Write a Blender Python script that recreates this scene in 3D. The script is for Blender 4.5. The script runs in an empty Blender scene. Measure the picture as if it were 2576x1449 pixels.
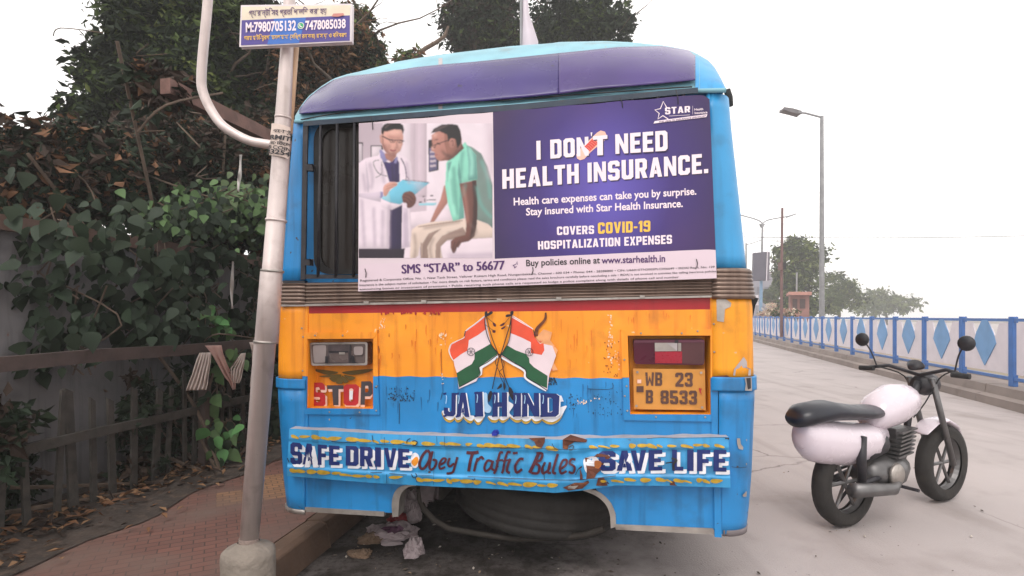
import bpy, bmesh, math, random
from mathutils import Vector, Matrix, noise
from mathutils.geometry import tessellate_polygon
R = math.radians
C = bpy.context.scene.collection
scene = bpy.context.scene
rnd = random.Random(7)

# ------------------------------------------------------------------ camera
F, PX, PY, CAMH = 1400.0, 1288.0, 795.0, 1.45      # in units of a 2576 px wide frame
cam = bpy.data.cameras.new('camera')
cam.sensor_fit = 'HORIZONTAL'; cam.sensor_width = 36.0
cam.lens = 36.0 * F / 2576.0
cam.shift_y = (PY - 724.5) / 2576.0
cam.clip_start = 0.05; cam.clip_end = 3000
camo = bpy.data.objects.new('camera', cam); C.objects.link(camo)
camo.location = (0, 0, CAMH); camo.rotation_euler = (R(90), 0, 0)
scene.camera = camo
# ------------------------------------------------------------------ world, sun, exposure
SUN_EL, SUN_ROT = R(52), R(200)
w = bpy.data.worlds.new('World'); scene.world = w; w.use_nodes = True
nt = w.node_tree; nt.nodes.clear()
sky = nt.nodes.new('ShaderNodeTexSky'); sky.sky_type = 'NISHITA'; sky.sun_disc = False
sky.sun_elevation = SUN_EL; sky.sun_rotation = SUN_ROT
sky.air_density = 1.0; sky.dust_density = 2.0; sky.ozone_density = 1.0
hs = nt.nodes.new('ShaderNodeHueSaturation'); hs.inputs['Saturation'].default_value = 0.16
bg = nt.nodes.new('ShaderNodeBackground'); bg.inputs['Strength'].default_value = 0.15
wo = nt.nodes.new('ShaderNodeOutputWorld')
oc = nt.nodes.new('ShaderNodeMix'); oc.data_type = 'RGBA'; oc.inputs[0].default_value = .72      # bright even overcast over the clear sky
oc.inputs[7].default_value = (9.9, 9.55, 9.3, 1)
nt.links.new(sky.outputs[0], hs.inputs['Color']); nt.links.new(hs.outputs[0], oc.inputs[6]); nt.links.new(oc.outputs[2], bg.inputs['Color'])
nt.links.new(bg.outputs[0], wo.inputs['Surface'])
sl = bpy.data.lights.new('sun', 'SUN'); sl.energy = 0.9; sl.angle = R(25); sl.color = (1.0, .95, .9)
so = bpy.data.objects.new('sun', sl); C.objects.link(so)
_d = Vector((math.sin(SUN_ROT) * math.cos(SUN_EL), math.cos(SUN_ROT) * math.cos(SUN_EL), math.sin(SUN_EL)))
so.rotation_euler = _d.to_track_quat('Z', 'Y').to_euler()
vs = scene.view_settings
vs.view_transform = 'Standard'; vs.look = 'None'; vs.gamma = 1.0; vs.use_curve_mapping = False
vs.exposure = 0.4

# ------------------------------------------------------------------ geometry of the place
D, PSI = 2.9, math.atan(0.171)
CS, SN = math.cos(PSI), math.sin(PSI)

def face(x, y, off=0.0):
    """frame pixel -> bus-local point on the plane `off` metres out from the rear wall"""
    c = -off
    k = (x - PX) / F; q = (PY - y) / F
    u = (k * (D + c * CS) - c * SN) / (CS + k * SN)
    Y = D - u * SN + c * CS
    return Vector((u, c, CAMH + q * Y))
def B(u, w_, z):                   # bus-aligned frame -> world
    return Vector((u * CS + w_ * SN, D - u * SN + w_ * CS, z))
def at(x, y, Y):                   # point at depth Y
    return Vector(((x - PX) / F * Y, Y, CAMH + (PY - y) / F * Y))
def gr(x, y, z=0.0):               # point on the ground
    Y = (CAMH - z) * F / (y - PY)
    return Vector(((x - PX) / F * Y, Y, z))
def alongwall(x, y, u0):           # point on the vertical plane u = u0 parallel to the bus
    k = (x - PX) / F
    # X = u0*CS + w*SN = k*(D - u0*SN + w*CS)
    w_ = (k * (D - u0 * SN) - u0 * CS) / (SN - k * CS)
    p = B(u0, w_, 0); p.z = CAMH + (PY - y) / F * p.y
    return p
def Z(x0, y0, s):                  # detail-view coordinates -> frame pixels
    return lambda p: (x0 + s * p[0], y0 + s * p[1])
z1 = Z(471.7, 31.4, .2822); z2 = Z(471.7, 408.8, .3255); z3 = Z(471.7, 817.6, .4165)
z4 = Z(691.8, 31.4, .2821); z5 = Z(1320.8, 31.4, .2822); z6 = Z(1792.5, 471.7, .3039)
z7 = Z(893.1, 1195, .26857); z8 = Z(1509.4, 1037.7, .26478)
b1 = Z(880.5, 264.2, .3299); b2 = Z(1220.1, 226.4, .3125); b3 = Z(691.8, 628.9, .3038)
b4 = Z(1069.2, 754.7, .22573); b5 = Z(1478, 691.8, .2691); b6 = Z(704.4, 1056.6, .22706)
b7 = Z(1257.9, 1056.6, .24659); b8 = Z(880.5, 629, .3662); zw = Z(691.8, 239, .16494)
ID = lambda p: (p[0], p[1])

# ------------------------------------------------------------------ materials
def lin(c):
    c = c / 255.0
    return c / 12.92 if c <= .04045 else ((c + .055) / 1.055) ** 2.4
def S(r, g, b): return (lin(r), lin(g), lin(b), 1)
def sc(c, f): return (min(1, c[0] * f), min(1, c[1] * f), min(1, c[2] * f), 1)
_m = {}
def mat(name, col, rough=.6, metal=0.0, var=.12, scale=6.0, bump=0.0, bscale=60.0, dirt=None, streak=None,
        chips=None, spec=.5, trans=0.0, two=False, stretch=None, coat=0):
    """procedural: base colour with low-frequency variation, optional grime, rain streaks and paint chips"""
    if name in _m: return _m[name]
    m = bpy.data.materials.new(name); m.use_nodes = True
    n = m.node_tree; L = n.links; bs = n.nodes['Principled BSDF']
    bs.inputs['Roughness'].default_value = rough; bs.inputs['Metallic'].default_value = metal
    bs.inputs['Specular IOR Level'].default_value = spec
    bs.inputs['Coat Weight'].default_value = coat
    tc = n.nodes.new('ShaderNodeTexCoord'); src = tc.outputs['Object']
    if stretch:
        mp = n.nodes.new('ShaderNodeMapping'); mp.inputs['Scale'].default_value = stretch
        L.new(src, mp.inputs['Vector']); src0 = mp.outputs[0]
    else: src0 = src
    def nz(s, det=4, v=None):
        t = n.nodes.new('ShaderNodeTexNoise'); t.inputs['Scale'].default_value = s; t.inputs['Detail'].default_value = det
        L.new(v or src0, t.inputs['Vector']); return t.outputs['Fac']
    def ramp(f, a, b):
        r = n.nodes.new('ShaderNodeMapRange'); r.inputs['From Min'].default_value = a; r.inputs['From Max'].default_value = b
        L.new(f, r.inputs['Value']); return r.outputs[0]
    def mix(f, a, b, k=1.0):
        x = n.nodes.new('ShaderNodeMix'); x.data_type = 'RGBA'
        if k != 1.0:
            mu = n.nodes.new('ShaderNodeMath'); mu.operation = 'MULTIPLY'; mu.inputs[1].default_value = k
            L.new(f, mu.inputs[0]); f = mu.outputs[0]
        L.new(f, x.inputs[0])
        for i, c in ((6, a), (7, b)):
            if isinstance(c, tuple): x.inputs[i].default_value = c
            else: L.new(c, x.inputs[i])
        return x.outputs[2]
    c = mix(ramp(nz(scale), .3, .7), sc(col, 1 - var), sc(col, 1 + var))
    if streak:
        mp = n.nodes.new('ShaderNodeMapping'); mp.inputs['Scale'].default_value = (9, 9, .7); L.new(src, mp.inputs['Vector'])
        c = mix(ramp(nz(2.2, 6, mp.outputs[0]), .52, .78), c, streak[0], streak[1])
    if dirt:
        c = mix(ramp(nz(dirt[2], 8), .55, .75), c, dirt[0], dirt[1])
    if chips:
        c = mix(ramp(nz(chips[2], 6), chips[1], chips[1] + .03), c, chips[0])
    L.new(c, bs.inputs['Base Color'])
    rr = n.nodes.new('ShaderNodeMapRange'); L.new(nz(scale * 3), rr.inputs['Value'])
    rr.inputs['To Min'].default_value = max(.02, rough - .12); rr.inputs['To Max'].default_value = min(1, rough + .12)
    L.new(rr.outputs[0], bs.inputs['Roughness'])
    if bump:
        bp = n.nodes.new('ShaderNodeBump'); bp.inputs['Strength'].default_value = bump; bp.inputs['Distance'].default_value = .01
        L.new(nz(bscale, 6), bp.inputs['Height']); L.new(bp.outputs[0], bs.inputs['Normal'])
    if trans: bs.inputs['Transmission Weight'].default_value = trans
    m['d'] = 1
    _m[name] = m
    return m
GRIME = S(70, 58, 50)
BLUE = S(32, 130, 194); ORANGE = S(250, 150, 30)
m_blue = mat('blue bus paint', BLUE, .42, var=.2, scale=2.2, streak=(S(26, 72, 108), .6), dirt=(S(44, 62, 78), .55, 5), chips=(S(58, 52, 50), .70, 22), bump=.12, bscale=9)
m_orange = mat('orange bus paint', ORANGE, .45, var=.2, scale=2.6, streak=(S(168, 72, 16), .62), dirt=(S(136, 72, 32), .5, 5), chips=(S(236, 196, 150), .695, 26), bump=.12, bscale=9)
m_amber = mat('amber bus paint', S(236, 154, 24), .5, var=.14, scale=2.5, streak=(S(142, 78, 22), .5), dirt=(S(140, 84, 34), .5, 6), chips=(S(200, 180, 150), .69, 20), bump=.12, bscale=9)
m_red = mat('red stripe paint', S(165, 20, 30), .45, var=.12, scale=4, chips=(S(220, 130, 60), .74, 40), streak=(S(110, 20, 26), .4))
m_roofblue = mat('pale blue roof paint', S(122, 172, 186), .5, var=.16, scale=4, dirt=(S(120, 130, 130), .6, 6), chips=(S(150, 150, 146), .70, 18))
m_blue2 = mat('light blue pillar paint', S(56, 150, 205), .4, var=.10, scale=3, streak=(S(40, 100, 140), .35), dirt=(S(60, 90, 110), .3, 8))
m_steel = mat('brushed steel band', S(126, 108, 98), .38, .7, var=.22, scale=5, streak=(S(70, 56, 50), .6), dirt=(S(80, 64, 56), .6, 7), bump=.1, bscale=30)
m_alu = mat('weathered aluminium', S(165, 158, 152), .45, .6, var=.2, scale=9, dirt=(S(80, 72, 66), .7, 10), bump=.15)
m_black = mat('black painted iron', S(34, 32, 38), .5, var=.3, scale=12, dirt=(S(74, 66, 66), .5, 16))
m_bar = mat('grimy dark blue iron', S(42, 56, 72), .55, var=.2, scale=10, dirt=(S(74, 62, 56), .7, 9))
m_glass = mat('dark dusty window glass', S(40, 34, 31), .3, var=.12, scale=2, spec=.3, dirt=(S(58, 50, 45), .3, 2))
m_gasket = mat('black rubber', S(26, 25, 26), .65, var=.2)
m_under = mat('dark underbody', S(34, 31, 30), .85, var=.3, scale=10, dirt=(S(60, 52, 46), .6, 8))
m_tyre = mat('dusty black tyre rubber', S(40, 37, 35), .85, var=.25, scale=8, dirt=(S(66, 60, 54), .5, 6), bump=.4, bscale=40)
m_hoop = mat('dusty brown hoop', S(48, 42, 37), .8, var=.2)
m_purple = mat('purple vinyl', S(52, 36, 104), .26, var=.28, scale=1.8, dirt=(S(78, 62, 88), .65, 1.7), chips=(S(44, 34, 62), .7, 12), bump=.15, bscale=4)
m_purple2 = mat('faded violet vinyl', S(64, 43, 110), .24, var=.25, scale=1.8, dirt=(S(104, 74, 122), .6, 1.7), chips=(S(50, 38, 70), .7, 12), bump=.15, bscale=4)
m_rust = mat('rusty torn steel', S(96, 52, 36), .8, var=.35, scale=25, dirt=(S(150, 92, 54), .7, 18), bump=.5)
m_grey = mat('dusty grey ledge', S(172, 164, 166), .7, var=.12, dirt=(S(110, 104, 104), .5, 10))
m_bump = mat('light blue bumper paint', S(56, 152, 208), .4, var=.14, scale=3, streak=(S(40, 88, 120), .6), dirt=(S(64, 84, 96), .5, 7), chips=(S(72, 46, 38), .70, 20), bump=.15, bscale=9)
def ink(name, r, g, b, rough=.6, var=.1): return mat(name, S(r, g, b), rough, var=var, scale=14)
i_navy = ink('navy sign paint', 14, 36, 102); i_white = ink('white sign paint', 226, 226, 232); i_yel = mat('yellow sign paint', S(188, 152, 46), .6, var=.25, scale=30)
i_mar = ink('maroon sign paint', 76, 20, 36); i_org = ink('orange sign paint', 240, 150, 40); i_blk = ink('black sign paint', 24, 20, 34)
i_saff = ink('flag saffron paint', 222, 80, 50); i_flagw = mat('flag white paint', S(228, 208, 214), .6, var=.08, chips=(S(180, 140, 120), .72, 40)); i_green = ink('flag green paint', 28, 84, 52)
i_redl = ink('red sign paint', 180, 36, 44); i_dgrey = ink('dark grey sign paint', 66, 62, 68); i_pink = ink('pale pink sign paint', 236, 196, 180); i_leaf = ink('olive sign paint', 96, 78, 30); i_sky = ink('pale blue sign paint', 160, 198, 230)
i_plate = mat('faded yellow plate', S(206, 142, 62), .55, var=.12, scale=8, dirt=(S(160, 110, 60), .5, 8)); i_plt = mat('worn plate numerals', S(88, 58, 48), .6, var=.2, scale=20, chips=(S(170, 116, 60), .66, 40))

# ------------------------------------------------------------------ object helpers
def tag(o, label=None, cat=None, group=None, kind=None):
    if label: o['label'] = label
    if cat: o['category'] = cat
    if group: o['group'] = group
    if kind: o['kind'] = kind
    return o
def thing(name, loc, label, cat, group=None, rz=0.0):
    o = bpy.data.objects.new(name, None); C.objects.link(o); o.empty_display_size = .1
    o.location = loc; o.rotation_euler = (0, 0, rz)
    return tag(o, label, cat, group)
def mesh(name, verts, faces, mats, parent=None, mi=None, smooth=False, bevel=0, world=False):
    me = bpy.data.meshes.new(name)
    if world and parent is not None:
        inv = (Matrix.Translation(parent.location) @ parent.rotation_euler.to_matrix().to_4x4()).inverted()
        verts = [inv @ Vector(v) for v in verts]
    me.from_pydata([tuple(v) for v in verts], [], faces)
    if not isinstance(mats, (list, tuple)): mats = [mats]
    for m in mats: me.materials.append(m)
    if mi: me.polygons.foreach_set('material_index', mi)
    if smooth: me.polygons.foreach_set('use_smooth', [True] * len(me.polygons))
    me.update()
    o = bpy.data.objects.new(name, me); C.objects.link(o)
    if parent is not None: o.parent = parent
    if bevel:
        b = o.modifiers.new('bevel', 'BEVEL'); b.width = bevel; b.segments = 2; b.limit_method = 'ANGLE'
    return o
class MB:
    """collects shapes for ONE mesh object"""
    def __init__(s): s.v = []; s.f = []; s.mi = []
    def add(s, vs, fs, mi=0):
        k = len(s.v); s.v += [Vector(v) for v in vs]; s.f += [tuple(i + k for i in f) for f in fs]; s.mi += [mi] * len(fs); return s
    def box(s, lo, hi, mi=0):
        x0, y0, z0 = lo; x1, y1, z1_ = hi
        return s.add([(x0, y0, z0), (x1, y0, z0), (x1, y1, z0), (x0, y1, z0), (x0, y0, z1_), (x1, y0, z1_), (x1, y1, z1_), (x0, y1, z1_)],
              [(0, 3, 2, 1), (4, 5, 6, 7), (0, 1, 5, 4), (1, 2, 6, 5), (2, 3, 7, 6), (3, 0, 4, 7)], mi)
    def prism(s, a, b, mi=0):      # two matching loops (front a, back b)
        n = len(a); tri = tessellate_polygon([[Vector(p) for p in a]])
        fs = [tuple(t) for t in tri] + [tuple(n + i for i in reversed(t)) for t in tri]
        fs += [(i, (i + 1) % n, n + (i + 1) % n, n + i) for i in range(n)]
        return s.add(list(a) + list(b), fs, mi)
    def sheet(s, loop, mi=0, holes=()):
        loops = [[Vector(p) for p in loop]] + [[Vector(p) for p in h] for h in holes]
        tri = tessellate_polygon(loops)
        return s.add([p for l in loops for p in l], [tuple(t) for t in tri], mi)
    def tube(s, pts, r, seg=10, mi=0, caps=True):
        pts = [Vector(p) for p in pts]; n = len(pts)
        rs = r if isinstance(r, (list, tuple)) else [r] * n
        ref = None; vs = []
        for i, p in enumerate(pts):
            t = (pts[min(i + 1, n - 1)] - pts[max(i - 1, 0)]).normalized()
            if ref is None:
                ref = Vector((0, 0, 1)) if abs(t.z) < .9 else Vector((1, 0, 0))
            a = t.cross(ref).normalized(); b = a.cross(t).normalized(); ref = b
            for j in range(seg):
                an = 2 * math.pi * j / seg
                vs.append(p + (a * math.cos(an) + b * math.sin(an)) * rs[i])
        fs = [(i * seg + j, i * seg + (j + 1) % seg, (i + 1) * seg + (j + 1) % seg, (i + 1) * seg + j) for i in range(n - 1) for j in range(seg)]
        if caps: fs += [tuple(range(seg))[::-1], tuple(range((n - 1) * seg, n * seg))]
        return s.add(vs, fs, mi)
    def grid(s, fn, nu, nv, mi=None, skip=None):
        vs = [fn(i / nu, j / nv) for j in range(nv + 1) for i in range(nu + 1)]
        k = len(s.v); s.v += [Vector(v) for v in vs]
        for j in range(nv):
            for i in range(nu):
                if skip and skip((i + .5) / nu, (j + .5) / nv): continue
                a = k + j * (nu + 1) + i
                s.f.append((a, a + 1, a + nu + 2, a + nu + 1))
                s.mi.append(mi((i + .5) / nu, (j + .5) / nv) if mi else 0)
        return s
    def obj(s, name, mats, parent=None, smooth=False, bevel=0, world=False):
        return mesh(name, s.v, s.f, mats, parent, s.mi, smooth, bevel, world)
def smoothpts(pts, n=6):
    pts = [Vector((p[0], p[1], p[2] if len(p) > 2 else 0)) for p in pts]; out = []
    for i in range(len(pts) - 1):
        p0 = pts[max(i - 1, 0)]; p1 = pts[i]; p2 = pts[i + 1]; p3 = pts[min(i + 2, len(pts) - 1)]
        for k in range(n):
            t = k / n
            out.append(.5 * (2 * p1 + (p2 - p0) * t + (2 * p0 - 5 * p1 + 4 * p2 - p3) * t * t + (3 * p1 - p0 - 3 * p2 + p3) * t ** 3))
    out.append(pts[-1]); return out
def ribbon(pts, wd, n=6):
    """brush stroke in the plane -> closed outline polygon"""
    p = smoothpts(pts, n); m = len(p)
    wf = wd if callable(wd) else (lambda t: wd)
    Lp, Rp = [], []
    for i in range(m):
        t = (p[min(i + 1, m - 1)] - p[max(i - 1, 0)]); t = t.normalized() if t.length > 1e-6 else Vector((1, 0, 0))
        nn = Vector((-t.y, t.x, 0)) * wf(i / (m - 1)) * .5
        Lp.append((p[i] + nn)[:2]); Rp.append((p[i] - nn)[:2])
    return Lp, Rp
def closed(pts, n=5):
    k = len(pts); q = [pts[(i) % k] for i in range(-1, k + 2)]
    pp = [Vector((p[0], p[1], 0)) for p in q]; out = []
    for i in range(1, k + 1):
        p0, p1, p2, p3 = pp[i - 1], pp[i], pp[i + 1], pp[i + 2]
        for j in range(n):
            t = j / n
            v = .5 * (2 * p1 + (p2 - p0) * t + (2 * p0 - 5 * p1 + 4 * p2 - p3) * t * t + (3 * p1 - p0 - 3 * p2 + p3) * t ** 3)
            out.append((v.x, v.y))
    return out
class Art:
    """flat painted or printed shapes on a surface, each a hair proud of the one before"""
    def __init__(s, surf, T=ID, off=.002, step=.0005):
        s.m = MB(); s.surf = surf; s.T = T; s.o = off; s.st = step; s.mats = []
    def idx(s, m):
        if m not in s.mats: s.mats.append(m)
        return s.mats.index(m)
    def poly(s, m, pts, T=None, rnd_=False, keep=False):
        if rnd_: pts = closed(pts)
        T = T or s.T
        s.m.sheet([s.surf(*T(p), s.o) for p in pts], s.idx(m))
        if not keep: s.o += s.st
        return s
    def ring(s, m, outer, inner, T=None):
        T = T or s.T
        s.m.sheet([s.surf(*T(p), s.o) for p in outer], s.idx(m), [[s.surf(*T(p), s.o) for p in inner]]); s.o += s.st
    def stroke(s, m, pts, wd, T=None, n=6):
        T = T or s.T
        Lp, Rp = ribbon(pts, wd, n); k = len(Lp)
        s.m.add([s.surf(*T(p), s.o) for p in Lp] + [s.surf(*T(p), s.o) for p in Rp], [(i, i + 1, k + i + 1, k + i) for i in range(k - 1)], s.idx(m))
        s.o += s.st; return s
    def tris(s, m, polys, quad, T=None, bbox=None, dx=0, dy=0):
        """polys in unit text space -> quad TL,TR,BR,BL (detail coords)"""
        T = T or s.T
        xs = [p[0] for q in polys for p in q]; ys = [p[1] for q in polys for p in q]
        x0, x1, y0, y1 = bbox or (min(xs), max(xs), min(ys), max(ys))
        tl, tr, br, bl = [Vector((*q, 0)) for q in quad]
        k = s.idx(m)
        for q in polys:
            pts = []
            for p in q:
                a = (p[0] - x0) / (x1 - x0); b = (p[1] - y0) / (y1 - y0)
                v = bl.lerp(br, a).lerp(tl.lerp(tr, a), b)
                pts.append(s.surf(*T((v.x + dx, v.y + dy)), s.o))
            s.m.sheet(pts, k) if len(pts) > 4 else s.m.add(pts, [tuple(range(len(pts)))], k)
        s.o += s.st; return s
    def obj(s, name, parent, **kw): return s.m.obj(name, s.mats, parent, **kw)

# block capitals (every glyph is a list of polygons that do not overlap, height 1)
def _glyphs():
    t, h = .21, .19
    G = {}
    def rc(a, b, c, d): return [(a, b), (c, b), (c, d), (a, d)]
    W = .58; k = .11
    def ringp(x0, x1, y0, y1, k=k, tl=1, tr=1, br=1, bl=1):   # chamfered ring split in 4 quads-strips
        o = []; i = []
        def corner(x, y, sx, sy, on):
            return ([(x, y + sy * k), (x + sx * k, y)] if on else [(x, y), (x, y)])
        kk = k * .5
        def cin(x, y, sx, sy, on): return ([(x, y + sy * kk), (x + sx * kk, y)] if on else [(x, y), (x, y)])
        O = corner(x0, y0, 1, 1, bl) + corner(x1, y0, -1, 1, br)[::-1] + corner(x1, y1, -1, -1, tr) + corner(x0, y1, 1, -1, tl)[::-1]
        I = cin(x0 + t, y0 + h, 1, 1, bl) + cin(x1 - t, y0 + h, -1, 1, br)[::-1] + cin(x1 - t, y1 - h, -1, -1, tr) + cin(x0 + t, y1 - h, 1, -1, tl)[::-1]
        n = len(O)
        return [[O[j], O[(j + 1) % n], I[(j + 1) % n], I[j]] for j in range(n) if (Vector(O[j]) - Vector(O[(j + 1) % n])).length > 1e-6 or (Vector(I[j]) - Vector(I[(j + 1) % n])).length > 1e-6]
    def clean(ps):
        out = []
        for p in ps:
            q = []
            for a in p:
                if not q or (Vector(a) - Vector(q[-1])).length > 1e-6: q.append(a)
            if len(q) > 2 and (Vector(q[0]) - Vector(q[-1])).length < 1e-6: q.pop()
            if len(q) > 2: out.append(q)
        return out
    O = clean(ringp(0, W, 0, 1))
    G['O'] = (O, W); G['0'] = (O, W)
    G['D'] = (clean(ringp(0, W, 0, 1, tl=0, bl=0)), W)
    G['I'] = ([rc(0, 0, t, 1)], t); G['|'] = G['I']
    G['E'] = ([rc(0, 0, t, 1), rc(t, 0, .5, h), rc(t, .405, .45, .595), rc(t, 1 - h, .5, 1)], .5)
    G['F'] = ([rc(0, 0, t, 1), rc(t, .385, .44, .575), rc(t, 1 - h, .5, 1)], .5)
    G['L'] = ([rc(0, 0, t, 1), rc(t, 0, .48, h)], .48)
    G['H'] = ([rc(0, 0, t, 1), rc(t, .405, W - t, .595), rc(W - t, 0, W, 1)], W)
    G['T'] = ([rc(0, 1 - h, .54, 1), rc(.27 - t / 2, 0, .27 + t / 2, 1 - h)], .54)
    G['N'] = ([rc(0, 0, t * .9, 1), [(t * .9, 1), (t * .9, .55), (W - t * .9 + .03, 0), (W - t * .9 + .03, .45)], rc(W - t * .9 + .03, 0, W + .03, 1)], W + .03)
    G['A'] = ([[(0, 0), (t, 0), (.315, .62), (.315, 1), (.2, 1)], [(.63 - t, 0), (.63, 0), (.43, 1), (.315, 1), (.315, .62)], [(.244, .17), (.386, .17), (.345, .36), (.285, .36)]], .63)
    G['V'] = ([[(0, 1), (t, 1), (.31, .35), (.31, 0), (.2, 0)], [(.62 - t, 1), (.62, 1), (.42, 0), (.31, 0), (.31, .35)]], .62)
    G['U'] = ([[(0, 1), (t, 1), (t, h + .06), (t + .05, h), (k, 0), (0, k)], [(k, 0), (t + .05, h), (W - t - .05, h), (W - k, 0)], [(W, 1), (W, k), (W - k, 0), (W - t - .05, h), (W - t, h + .06), (W - t, 1)]], W)
    G['J'] = ([[(0, .36), (t, .36), (t, h + .06), (t + .05, h), (k, 0), (0, k)], [(k, 0), (t + .05, h), (W - t - .05, h), (W - k, 0)], [(W, 1), (W, k), (W - k, 0), (W - t - .05, h), (W - t, h + .06), (W - t, 1)]], W)
    cup = [[(k, 1), (t + .05, 1 - h), (W - t - .05, 1 - h), (W - k, 1)], [(0, k), (0, 1 - k), (k, 1), (t + .05, 1 - h), (t, 1 - h - .06), (t, h + .06), (t + .05, h), (k, 0)], [(k, 0), (t + .05, h), (W - t - .05, h), (W - k, 0)]]
    G['C'] = (cup + [[(W - k, 1), (W - t - .05, 1 - h), (W - t, 1 - h - .06), (W - t, .66), (W, .66), (W, 1 - k)], [(W - k, 0), (W, k), (W, .34), (W - t, .34), (W - t, h + .06), (W - t - .05, h)]], W)
    G['G'] = (G['C'][0] + [rc(.32, .34, W, .5)], W)
    up = [[(0, .405 + k), (0, 1 - k), (k, 1), (t + .03, 1 - h), (t, 1 - h - .04), (t, .63), (t + .03, .595), (k, .405)], [(k, 1), (W - k, 1), (W - t - .03, 1 - h), (t + .03, 1 - h)], [(W - k, 1), (W, 1 - k), (W, .7), (W - t, .7), (W - t, 1 - h - .04), (W - t - .03, 1 - h)]]
    dn = [[(k, .405), (t + .03, .595), (W - k, .595), (W - t - .03, .405)], [(W - k, .595), (W, .595 - k), (W, k), (W - k, 0), (W - t - .03, h), (W - t, h + .04), (W - t, .37), (W - t - .03, .405)], [(W - k, 0), (k, 0), (t + .03, h), (W - t - .03, h)], [(k, 0), (0, k), (0, .3), (t, .3), (t, h + .04), (t + .03, h)]]
    G['S'] = (up + dn, W)
    G['5'] = ([rc(0, .42, t, 1), rc(t, 1 - h, W - .04, 1), [(t, .42), (t, .6), (W - k, .6), (W - t - .03, .42)]] + dn[1:], W)
    G['R'] = ([rc(0, 0, t, 1), [(t, 1 - h), (t, 1), (W - k, 1), (W - t - .02, 1 - h)], [(W - k, 1), (W, 1 - k), (W, .38 + k), (W - k * .8, .38), (W - t - .02, .54), (W - t, .58), (W - t, 1 - h - .04), (W - t - .02, 1 - h)], [(t, .36), (t, .54), (W - t - .02, .54), (W - k * .8, .38), (W - k * .9, .36)], [(t + .04, .36), (W - k * .9, .36), (W + .02, 0), (W - t, 0)]], W + .02)
    G['P'] = ([rc(0, 0, t, 1), [(t, 1 - h), (t, 1), (W - k, 1), (W - t - .02, 1 - h)], [(W - k, 1), (W, 1 - k), (W, .36 + k), (W - k, .36), (W - t - .02, .54), (W - t, .58), (W - t, 1 - h - .04), (W - t - .02, 1 - h)], [(t, .36), (t, .54), (W - t - .02, .54), (W - k, .36)]], W)
    G['B'] = ([rc(0, 0, t, 1), [(t, 1 - h), (t, 1), (W - k, 1), (W - t, 1 - h)], [(W - k, 1), (W, 1 - k), (W, .6), (W - .06, .5), (W - t, .58), (W - t, 1 - h)], [(t, .42), (t, .58), (W - t, .58), (W - .06, .5), (W - t, .42)], [(W - .06, .5), (W, .4), (W, k), (W - k, 0), (W - t, h), (W - t, .42)], [(t, 0), (t, h), (W - t, h), (W - k, 0)]], W)
    G['8'] = ([[(0, .6), (0, 1 - k), (k, 1), (t, 1 - h), (t, .58), (.06, .5)], [(.06, .5), (t, .42), (t, h), (k, 0), (0, k), (0, .4)]] + [[(k, 1), (W - k, 1), (W - t, 1 - h), (t, 1 - h)], G['B'][0][2], [(.06, .5), (t, .58), (W - t, .58), (W - .06, .5), (W - t, .42), (t, .42)], G['B'][0][4], [(k, 0), (t, h), (W - t, h), (W - k, 0)]], W)
    G['3'] = ([[(0, .7), (0, 1 - k), (k, 1), (t, 1 - h), (t, .7)], [(k, 1), (W - k, 1), (W - t, 1 - h), (t, 1 - h)], G['B'][0][2], [(.17, .42), (.17, .58), (W - t, .58), (W - .06, .5), (W - t, .42)], G['B'][0][4], [(k, 0), (t, h), (W - t, h), (W - k, 0)], [(k, 0), (0, k), (0, .3), (t, .3), (t, h)]], W)
    G['2'] = ([[(0, .68), (0, 1 - k), (k, 1), (t, 1 - h), (t, .68)], [(k, 1), (W - k, 1), (W - t, 1 - h), (t, 1 - h)], [(W - k, 1), (W, 1 - k), (W, .55), (t + .06, h), (0, h), (W - t, .62), (W - t, 1 - h)], rc(0, 0, W, h)], W)
    G['1'] = ([rc(.12, 0, .12 + t, 1), [(.12, 1), (0, .86), (0, .7), (.12, .78)]], .12 + t)
    G['9'] = ([[(0, .46 + k), (0, 1 - k), (k, 1), (t, 1 - h), (t, .62), (k, .46)], [(k, 1), (W - k, 1), (W - t, 1 - h), (t, 1 - h)], [(W - k, 1), (W, 1 - k), (W, k), (W - k, 0), (W - t, h), (W - t, 1 - h)], [(k, .46), (t, .62), (W - t, .62), (W - t, .46)], [(k, 0), (t, h), (W - t, h), (W - k, 0)], [(k, 0), (0, k), (0, .26), (t, .26), (t, h)]], W)
    G['Z'] = ([rc(0, 1 - h, .52, 1), rc(0, 0, .52, h), [(0, h), (t + .03, h), (.52, 1 - h), (.52 - t - .03, 1 - h)]], .52)
    G['X'] = ([[(0, 0), (t + .02, 0), (.3, .36), (.6 - t - .02, 0), (.6, 0), (.42, .5), (.6, 1), (.6 - t - .02, 1), (.3, .64), (t + .02, 1), (0, 1), (.18, .5)]], .6)
    G['W'] = ([[(0, 1), (.18, 1), (.22, .3), (.22, 0), (.07, 0)], [(.22, 0), (.22, .3), (.36, .75), (.36, .4)], [(.36, .4), (.36, .75), (.5, .3), (.5, 0)], [(.72, 1), (.54, 1), (.5, .3), (.5, 0), (.65, 0)]], .72)
    G['-'] = ([rc(0, .36, .3, .52)], .3); G['.'] = ([rc(0, 0, t, t)], t); G["'"] = ([[(.0, 1.02), (.16, 1.02), (.12, .72), (.04, .72)]], .16)
    G[' '] = ([], .26)
    return G
GL = _glyphs()
def block(text, gap=.09, space=None):
    x = 0; out = []
    for ch in text:
        g, wd = GL[ch]
        if ch == ' ' and space is not None: wd = space
        for p in g: out.append([(a + x, b) for a, b in p])
        x += wd + gap
    return out
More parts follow.
